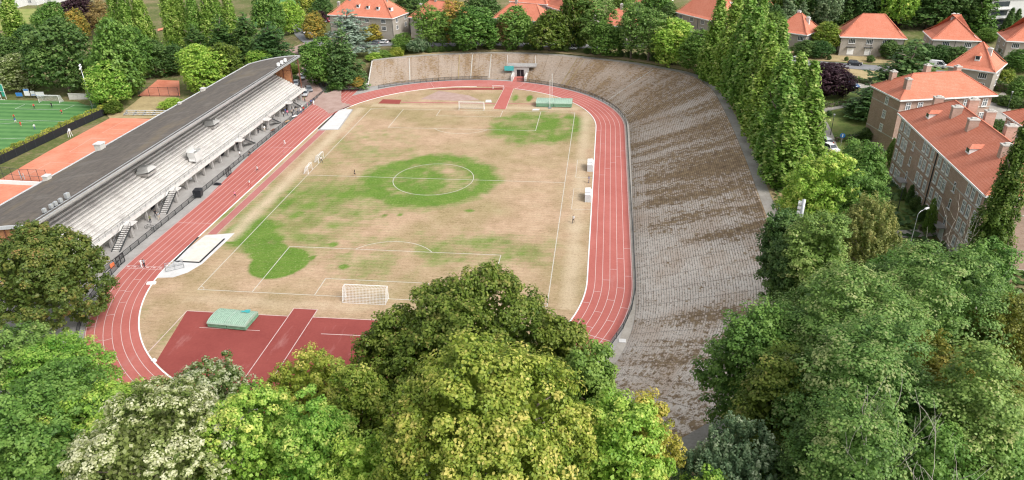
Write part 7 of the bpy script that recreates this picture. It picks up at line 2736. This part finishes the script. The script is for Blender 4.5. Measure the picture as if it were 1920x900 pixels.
p, _ = place(1885, 462, 17)
bare_tree("leafless pale grey tree at the right edge above the golden olive tree", p, 18, 0.75, 3)
p, _ = place(1578, 728, 25.5)
bare_tree("pale dead tree with bare twigs sticking out of the front acacia", p, 25, 0.6, 8)
p, _ = place(1822, 868, 25)
bare_tree("pale bare branch tips at the bottom right edge", p, 24, 0.5, 12)

# ---- the row of tall poplars beside the terrace
GP = "tall poplars along the right side of the terrace"
for x_, y_, H, w_, lb in ((68.5, 62, 23, 7.5, "poplar at the far end of the tall row, beside the terrace corner"), (71.5, 52, 26, 8, "second poplar from the far end of the tall row"), (72.8, 43, 27, 8, "third poplar from the far end, one of the highest in the row"), (73.3, 33, 25.5, 8, "fourth poplar from the far end of the tall row"),
                          (73.5, 23, 24, 8, "poplar in the middle of the tall row on the terrace side"), (73.6, 13, 21.5, 7.5, "shorter poplar just nearer than the middle of the tall row"), (73.6, 4, 22, 7.5, "poplar with pointed yellow green tip, third from the near end"), (73.4, -5, 19, 7.5, "low poplar second from the near end on the terrace side"), (73.0, -14, 17, 7.5, "lowest poplar at the near end of the row by the crest path"),
                          (78.0, 27, 23.5, 7, "poplar of the rear line behind the middle of the row"), (78.3, 10, 20, 7, "poplar of the rear line, second from its near end"), (79.5, 1, 20.5, 6, "slim poplar of the rear line with a bright narrow tip"), (78.0, -8, 17, 7, "short poplar of the rear line at its near end")):
    tree(lb, "poplar", "leaf_poplar", 0, 0, H, 0, group=GP, xy=(x_, y_), w=w_ * 1.14)
GQ = "pale poplars far behind the tall row"
tree("pale distant poplar left of the tall row tips, near the top edge", "poplar", "leaf_poplar", 1434, -12, 22, 36)

# ---- behind the far terrace, left to right
VB = {650: 160, 607: 158, 660: 108, 592: 72, 700: 78, 787: -4, 757: -9, 747: 62, 806: -6, 832: -9, 858: -10, 893: -3, 945: -3, 970: -4, 1030: -2.5, 1078: -7, 1112: -6, 1142: -3, 1180: -2, 1216: -2, 1262: -3, 1312: -2.5, 1326: -1.5, 1240: -8, 920: -9, 1072: -9,
      132: 174, 236: 184, 212: 200, 38: 168, 42: 105, 10: 130, 72: 120, 108: 82, 152: 80, 160: 60, 200: 72, 82: 45, 262: 150, 300: 142, 340: 138, 388: 172, 426: 160, 489: 128, 376: 118, 424: 112, 468: 112, 515: 120, 512: 80, 550: 62, 582: 32, 606: 40, 604: 44, 500: 118, 782: 52, 905: 48,
      1474: 48, 1502: 48, 1446: 58, 1548: 45, 1586: 46, 1622: 46, 1678: 52, 1735: 54, 1792: 56, 1836: 62, 1674: 52, 1776: 62, 1884: 66, 1900: 64, 1850: 78, 1418: 50, 1545: 96, 1682: 206, 1625: 222, 1550: 180, 1908: 135, 1880: 165, 1910: 190, 1862: 262, 1447: 62, 1296: 108, 1252: 52, 1230: 40, 1168: 48}
T = [
    ("dense dark pine at the left end of the far terrace", "conifer", "leaf_cedar", 650, 42, 21, 78), ("round green tree leaning against the dark pine by the lane", "round", "leaf_mid", 607, 72, 15, 78), ("grey blue cedar in front of the stone villa", "cedar", "leaf_blue_cedar", 660, 10, 19, 110),
    ("orange tinted tree beside the hill street", "round", "leaf_orange", 592, 22, 11, 42), ("small golden yellow tree in front of the stone villa", "round", "leaf_gold", 700, 44, 9, 48), ("small drooping pale green tree at the left of the far bank", "weeping", "leaf_blue_green", 787, 70, 8, 46),
    ("slim green tree left of the small drooping tree", "round", "leaf_mid", 757, 62, 10, 42), ("dark green tree beside the villa's right corner", "round", "leaf_dark", 747, 30, 9, 36), ("leafy green tree just right of the drooping tree", "feather", "leaf_mid", 806, 8, 20, 60), ("dark green narrow tree before the screened orange roof", "feather", "leaf_mid", 832, 20, 17, 50),
    ("rust tinged tall tree in front of the screened orange roof", "feather", "leaf_orange", 858, 0, 20, 70), ("full bright green tree overhanging the far terrace left of the tunnel", "round", "leaf_mid", 893, 12, 20, 98), ("rusty brown slim tree just left of the tunnel", "feather", "leaf_brown", 945, 28, 15, 36),
    ("green tree directly behind the tunnel", "round", "leaf_mid", 970, 14, 18, 70), ("olive tree right of the tunnel with its crown over the terrace crest", "round", "leaf_olive", 1030, 18, 18, 76), ("tall green and orange tree rising to the top edge above the far terrace", "round", "leaf_olive", 1078, -8, 23, 60),
    ("wide feathery tree right of the tall green and orange one", "feather", "leaf_locust", 1112, -2, 22, 84), ("dense mid green tree below the wide feathery one", "round", "leaf_mid", 1142, 42, 17, 72), ("thin feathery tree with visible stem at the far terrace crest", "feather", "leaf_locust", 1180, 2, 22, 70),
    ("wide crowned feathery tree left of the bright yellow green one", "feather", "leaf_locust", 1216, 18, 20, 84), ("bright yellow green tree near the far right curve of the terrace", "round", "leaf_fresh", 1262, 36, 18, 84), ("plain green tree left of the poplar row at the terrace curve", "round", "leaf_mid", 1312, 56, 16, 78),
    ("small green tree at the crest path just before the poplar row", "round", "leaf_mid", 1326, 118, 9, 52), ("dark tree filling the gap left of the bright yellow green tree", "round", "leaf_dark", 1240, 62, 13, 50), ("dark green tree behind the rusty slim tree", "round", "leaf_dark", 920, 40, 13, 44), ("dark shaded tree low behind the olive tree", "round", "leaf_dark", 1072, 50, 12, 50),
    # left side
    ("big domed dark green tree behind the artificial pitch goal", "round", "leaf_dark", 132, 36, 21, 118), ("broad bright green tree right of the big dark dome", "round", "leaf_mid", 236, 36, 20, 102), ("yellow green tree hanging low over the end of the clipped hedge", "round", "leaf_fresh", 212, 116, 11, 76), ("silvery white leaved tree at the left edge beyond the turf pitch", "round", "leaf_silver", 38, 100, 11, 88),
    ("tall slim poplar near the top left corner", "poplar", "leaf_poplar", 42, -18, 27, 46), ("dark tree at the left edge behind the silvery tree", "round", "leaf_dark", 10, 62, 14, 70), ("dark tree left of the big dome, behind the slim poplar", "round", "leaf_dark", 72, 46, 14, 56), ("mid green tree above the big dark dome near the meadow", "round", "leaf_mid", 108, 6, 17, 62),
    ("orange brown tree peeking over the big dark dome", "round", "leaf_orange", 152, 17, 15, 44), ("reddish purple tree near the top edge beside the meadow", "round", "leaf_purple", 160, -8, 16, 56), ("brownish thin tree between the purple tree and the poplars", "feather", "leaf_brown", 200, 2, 19, 56), ("green bush at the edge of the meadow", "round", "leaf_mid", 82, 22, 8, 44),
    ("second big bright tree growing behind the broad bright one", "round", "leaf_mid", 262, 50, 17, 80), ("dark green tree between the bright tree and the raised clay court", "round", "leaf_dark", 300, 72, 14, 66), ("dark tree at the right of the distant turf", "round", "leaf_dark", 340, 82, 13, 56),
    ("bright green tree rising behind the stand roof", "round", "leaf_fresh", 388, 82, 14, 88), ("olive green tree behind the stand roof, touching the bright one", "round", "leaf_olive", 426, 80, 14, 76), ("small yellow green tree behind the far part of the stand roof", "round", "leaf_fresh", 489, 92, 9, 52),
    ("dark pine behind the bright tree at the stand roof", "conifer", "leaf_dark", 376, 44, 17, 66), ("tall dark pine in the middle of the pine group", "conifer", "leaf_dark", 424, 28, 19, 76), ("dark pine at the right of the pine group", "conifer", "leaf_dark", 468, 20, 19, 76), ("layered green cedar beside the brick lane", "cedar", "leaf_cedar", 515, 38, 18, 84),
    ("mid green tree behind the layered cedar", "round", "leaf_mid", 512, -10, 21, 62), ("fresh green tree left of the hill street", "round", "leaf_fresh", 550, 0, 15, 54), ("yellowish green tree at the top edge beside the hill street", "round", "leaf_yellow_green", 582, -12, 13, 44), ("dark green tree by the top edge right of the hill street", "round", "leaf_dark", 606, -4, 11, 40),
    ("small purple shrub tree at the villa's left corner", "round", "leaf_purple", 604, 20, 6, 22), ("shaded green tree between cedar and pines behind the roof end", "round", "leaf_dark", 500, 62, 13, 56), ("dense green tree right of the villa roof", "round", "leaf_dark", 782, -6, 14, 90), ("dark tree at the top edge left of the screened orange roof", "round", "leaf_dark", 905, -14, 14, 70),
    # right side, top
    ("grey green conifer at the top edge behind the small grey house, left one", "conifer", "leaf_blue_green", 1474, -4, 17, 40), ("grey green conifer behind the small grey house, right one", "conifer", "leaf_blue_green", 1502, 0, 16, 36), ("dark green tree left of the grey green conifers", "round", "leaf_dark", 1446, 8, 14, 44),
    ("broad grey green tree between the two pale houses at the top", "round", "leaf_blue_green", 1548, -8, 17, 54), ("dark conifer behind the double house, left of the willow", "conifer", "leaf_dark", 1586, -10, 19, 46), ("dense dark tree behind the double house roof", "round", "leaf_dark", 1622, -12, 18, 60), ("hanging yellow green willow behind the double house", "weeping", "leaf_fresh", 1678, -4, 17, 72),
    ("very dark cedar right of the willow", "cedar", "leaf_dark", 1735, -4, 19, 90), ("dark green tree right of the very dark cedar", "round", "leaf_dark", 1792, -10, 18, 70), ("green conifer left of the white modern block", "conifer", "leaf_mid", 1836, -6, 20, 62), ("small purple tree peeking out behind the double house roof", "round", "leaf_purple", 1674, 30, 7, 34),
    ("yellow green bushy tree behind the pyramid roofed house", "round", "leaf_yellow_green", 1776, 36, 7, 40), ("dark columnar cypress before the white modern block, left of two", "poplar", "leaf_dark", 1884, 16, 13, 20), ("dark columnar cypress before the white modern block, right of two", "poplar", "leaf_dark", 1900, 18, 12, 18),
    ("green tree between the pyramid roofed house and the white block", "round", "leaf_mid", 1850, 52, 8, 46), ("dark tree at the top edge between poplar tips and conifers", "round", "leaf_dark", 1418, -16, 15, 50),
    ("yellow green rounded tree between the two grey houses", "round", "leaf_yellow_green", 1545, 40, 11, 60), ("big layered cedar beside the end on brick block", "cedar", "leaf_cedar", 1682, 68, 17, 150), ("low spreading cedar under the big layered one", "cedar", "leaf_cedar", 1625, 155, 9, 100),
    ("dark purple leaved tree on the lawn right of the poplars", "round", "leaf_purple", 1550, 116, 10, 98), ("dark rounded green tree right of the nearest detached house", "round", "leaf_mid", 1908, 92, 9, 60), ("yellow green bush against the nearest detached house", "round", "leaf_yellow_green", 1880, 128, 6, 34),
    ("green tree at the right edge below the nearest detached house", "round", "leaf_mid", 1910, 142, 7, 48), ("green tree over the side court behind the long block", "round", "leaf_dark", 1862, 222, 7, 44), ("dark tree left of the small grey house", "round", "leaf_mid", 1447, 22, 8, 40), ("green tree between terraced houses and the poplars", "round", "leaf_mid", 1296, 68, 11, 44),
    ("green tree beside the terraced houses' left gable", "round", "leaf_dark", 1252, 6, 12, 40), ("green tree at the top edge between the cream house and the terraces", "round", "leaf_mid", 1230, -10, 12, 56), ("green tree at the top edge above the far feathery trees", "round", "leaf_mid", 1168, -12, 14, 50),
]
for row in T:
    lb, kd, mt, u, v, H, wpx = row
    tree(lb, kd, mt, u, v, H, wpx, vb=VB.get(u))
GL2 = "tall poplars beyond the stand roof, cut by the top edge"
for u, v, H, lb in ((232, -22, 25, "leftmost tall poplar of the group beyond the stand, cut by the top edge"), (256, -20, 26, "second tall poplar from the left beyond the stand"), (282, -14, 26, "third tall poplar from the left, just before the distant turf"), (332, -24, 27, "poplar standing alone at the left of the distant turf fence"),
                    (352, -20, 27, "slim poplar right of the lone one before the distant turf"), (376, -16, 26, "poplar right of the distant turf, left of the wide group"), (404, -22, 25, "left poplar of the wide group above the pines"), (424, -18, 25, "middle poplar of the wide group above the pines"), (444, -14, 24, "right poplar of the wide group above the pines")):
    tree(lb, "poplar", "leaf_poplar", u, v, H, 32, group=GL2, vb=92 + (u % 7))

GW = "trees of the wood along the top edge"
for u, mt, H, lb in ((1432, "leaf_dark", 18, "dark wood tree at the top edge right behind the poplar tips"), (1462, "leaf_mid", 19, "wood tree at the top edge over the small grey house's left chimney"), (1490, "leaf_dark", 20, "wood tree at the top edge over the small grey house's right chimney"), (1526, "leaf_dark", 19, "wood tree at the top edge right of the pair of grey green conifers"),
                     (1566, "leaf_mid", 20, "wood tree at the top edge over the left end of the double house"), (1604, "leaf_dark", 20, "wood tree at the top edge over the left chimney of the double house"), (1646, "leaf_dark", 21, "wood tree at the top edge just left of the hanging willow"), (1706, "leaf_dark", 20, "wood tree at the top edge just right of the hanging willow"), (1764, "leaf_mid", 20, "wood tree at the top edge over the pyramid roofed house"),
                     (1816, "leaf_dark", 19, "wood tree at the top edge left of the green conifer by the modern block"), (1912, "leaf_mid", 14, "wood tree at the top right corner beyond the modern block")):
    tree(lb, "round", mt, u, -20, H, 58, group=GW, vb=36 + u % 9)

# ---- clipped trees, bushes
GD = "dark clipped garden trees in front of the houses"
for u, v, H, w_, lb in ((1459, 72, 5.5, 34, "dark clipped tree at the left of the small grey house"), (1505, 74, 6, 44, "dark clipped tree, left of the pair before the yellow green tree"), (1536, 75, 6, 48, "dark clipped tree, right of the pair before the yellow green tree"), (1668, 76, 6, 44, "dark clipped tree at the right corner of the double house"),
                        (1702, 80, 6, 44, "dark clipped tree left in the row before the pyramid roofed house"), (1732, 82, 6, 44, "second dark clipped tree in the row before the pyramid roofed house"), (1762, 84, 6, 44, "third dark clipped tree in the row, above the white van"), (1790, 86, 6, 44, "rightmost dark clipped tree before the nearest detached house"), (1893, 78, 6, 40, "dark clipped tree before the house at the right edge")):
    tree(lb, "round", "leaf_dark", u, v, H, w_, group=GD, name="clipped_tree", vb=v + 33)
for u, v, H, w_, mt, lb in ((610, 128, 4.0, 50, "leaf_mid", "broad green bush at the bottom of the lane under the pine"), (632, 148, 3.0, 34, "leaf_mid", "small green bush beside the pale wall of the sprint start"), (668, 142, 3.2, 30, "leaf_orange", "orange flowering bush under the dark pine"),
                            (700, 97, 3.0, 34, "leaf_fresh", "leftmost green shrub of the hedge on the far bank"), (722, 94, 3.0, 34, "leaf_mid", "second shrub of the hedge on the far bank"), (742, 88, 3.5, 34, "leaf_yellow_green", "yellowish shrub of the hedge on the far bank"), (546, 140, 2.6, 30, "leaf_dark", "dark shrub at the stand end of the lane"), (552, 122, 2.6, 26, "leaf_olive", "olive shrub left of the parked cars"), (537, 112, 3.5, 30, "leaf_mid", "green shrub behind the stand roof tip"),
                            (572, 84, 3.0, 34, "leaf_dark", "dark hedge shrub above the bend of the brick lane"), (318, 184, 2.6, 46, "leaf_fresh", "bright green low shrub on the bank beside the stand roof"), (206, 188, 4.0, 40, "leaf_olive", "olive shrub at the far end of the clipped hedge"), (192, 184, 2.6, 20, "leaf_purple", "small purple shrub at the concrete wall end"),
                            (1696, 350, 2.6, 16, "leaf_hedge", "small clipped ball bush at the first doorway of the long block"), (1712, 345, 4.2, 14, "leaf_dark", "narrow upright bush at the first doorway of the long block"), (1722, 366, 3.0, 24, "leaf_hedge", "rounded bush under the middle of the long block"), (1734, 384, 3.0, 24, "leaf_hedge", "rounded bush nearest the downpipe of the long block"), (1754, 372, 7.0, 22, "leaf_mid", "tall climbing bush on the long block by the second doorway"), (1760, 398, 3.2, 26, "leaf_hedge", "dark bush below the tall climbing bush"),
                            (1628, 240, 3.0, 30, "leaf_hedge", "dark bush at the corner of the end on block"), (1641, 236, 3.2, 26, "leaf_hedge", "second dark bush close to the end on block corner"), (1676, 258, 6.5, 20, "leaf_mid", "tall green bush between the two brick blocks"), (1604, 258, 2.2, 14, "leaf_dark", "small dark bush beside the round blue sign"), (1556, 207, 1.8, 12, "leaf_dark", "little ball bush by the garden path"), (1748, 128, 2.0, 18, "leaf_mid", "round bush in front of the white van"),
                            (1500, 100, 1.6, 9, "leaf_hedge", "tiny ball bush on the front lawn, left"), (1556, 103, 1.6, 9, "leaf_hedge", "tiny ball bush on the front lawn below the yellow green tree"), (1588, 106, 1.4, 8, "leaf_hedge", "tiny ball bush left of the double house path"), (1634, 104, 2.0, 16, "leaf_hedge", "ball bush right on the double house lawn"),
                            (737, 60, 2.4, 10, "leaf_hedge", "clipped ball bush in the villa front garden"), (1898, 178, 3.0, 40, "leaf_hedge", "broad bush behind the tall dark hedge at the right edge")):
    tree(lb, "round", mt, u, v, H, w_ * 0.92, cat="bush", name="bush")
GB = "small rounded bushes along the far crest"
for i, u in enumerate((806, 818, 830, 845, 857, 870, 884, 984, 996, 1010, 1040, 1056, 1092, 1108, 1130, 1146, 1160, 1176, 1192, 1208, 1222, 1236)):
    j = int(np.argmin([abs((u) - (960 + FPX * ((np.array([*TT[k], TH[k]]) - CAM) @ RGT) / ((np.array([*TT[k], TH[k]]) - CAM) @ FWD))) + (1000 if TT[k][1] < 60 else 0) for k in range(len(TT))]))
    q = TT[j] + TD[j] * 5.2
    tree("small rounded dark green bush in the line along the far terrace crest", "round", "leaf_hedge", 0, 0, 2.2, 0, cat="bush", group=GB, xy=(q[0], q[1]), w=2.7, name="crest_bush")
# undergrowth beneath the foreground crowns: ivy and brambles nobody could count
rs = np.random.default_rng(9)
n = 16000
P = []
for x0_, x1_, y0_, y1_, m_ in ((-75, -40, -118, -70, 3000), (-40, 45, -125, -90, 5000), (45, 120, -125, -40, 7000), (62, 96, -52, -8, 1500)):
    P.append(np.column_stack([rs.uniform(x0_, x1_, m_), rs.uniform(y0_, y1_, m_)]))
P = np.vstack(P)
c2 = np.array([CX, -10.0])
keep = []
tt_poly = np.vstack([TO, np.array(dense)])


def in_poly(x, y, poly):
    ins = False
    j = len(poly) - 1
    for i in range(len(poly)):
        if (poly[i][1] > y) != (poly[j][1] > y) and x < (poly[j][0] - poly[i][0]) * (y - poly[i][1]) / (poly[j][1] - poly[i][1] + 1e-12) + poly[i][0]:
            ins = not ins
        j = i
    return ins


lp_ = [tuple(p) for p in TO[::6]] + dense
P = np.array([p for p in P if not in_poly(p[0], p[1], lp_)])
Zg = np.array([ground_z(x, y) for x, y in P])
P3 = np.column_stack([P, Zg + rs.uniform(0.1, 0.6, len(P))])
V, F = leaf_quads(P3, rdir(rs, len(P)) * 0.5 + [0, 0, 1], 0.9, rs)
o = link("undergrowth", quick_mesh("undergrowth", V, F, "leaf_dark", {"tint": ('FACE', rs.uniform(0, 1, len(P)))}))
o["kind"] = "stuff"
o["label"] = "ivy and bramble undergrowth beneath the foreground trees"
# ================================================================== LIGHT
SUN_EL, SUN_AZ = R(44), R(122)      # azimuth clockwise from +y: light from the right, a little behind the camera
world = bpy.data.worlds.new("World")
scene.world = world
world.use_nodes = True
nt = world.node_tree
nt.nodes.clear()
wo = nt.nodes.new("ShaderNodeOutputWorld")
bg = nt.nodes.new("ShaderNodeBackground")
sky = nt.nodes.new("ShaderNodeTexSky")
sky.sky_type = 'NISHITA'
sky.sun_disc = False
sky.sun_elevation = SUN_EL
sky.sun_rotation = SUN_AZ
sky.air_density = 1.0
sky.dust_density = 3.0
hs = nt.nodes.new("ShaderNodeHueSaturation")
hs.inputs["Saturation"].default_value = 0.2
nt.links.new(sky.outputs[0], hs.inputs["Color"])
nt.links.new(hs.outputs[0], bg.inputs["Color"])
bg.inputs["Strength"].default_value = 0.15
nt.links.new(bg.outputs[0], wo.inputs["Surface"])
sd = bpy.data.lights.new("sun", 'SUN')
sd.energy = 1.5
sd.angle = R(20)
sd.color = (1.0, 0.955, 0.89)
so = bpy.data.objects.new("sun", sd)
COL.objects.link(so)
dirv = Vector((math.sin(SUN_AZ) * math.cos(SUN_EL), math.cos(SUN_AZ) * math.cos(SUN_EL), math.sin(SUN_EL)))
so.rotation_euler = dirv.to_track_quat('Z', 'Y').to_euler()
so.location = (80, -60, 150)
vs = scene.view_settings
vs.view_transform = 'Standard'
vs.look = 'None'
vs.exposure = 0.75
vs.gamma = 1.0
vs.use_curve_mapping = False
scene.cycles.use_denoising = True
scene.cycles.max_bounces = 5
scene.cycles.diffuse_bounces = 3
scene.cycles.glossy_bounces = 2
scene.cycles.transmission_bounces = 3
scene.cycles.transparent_max_bounces = 8
scene.cycles.use_adaptive_sampling = True
scene.cycles.adaptive_threshold = 0.02
scene.cycles.filter_width = 1.2
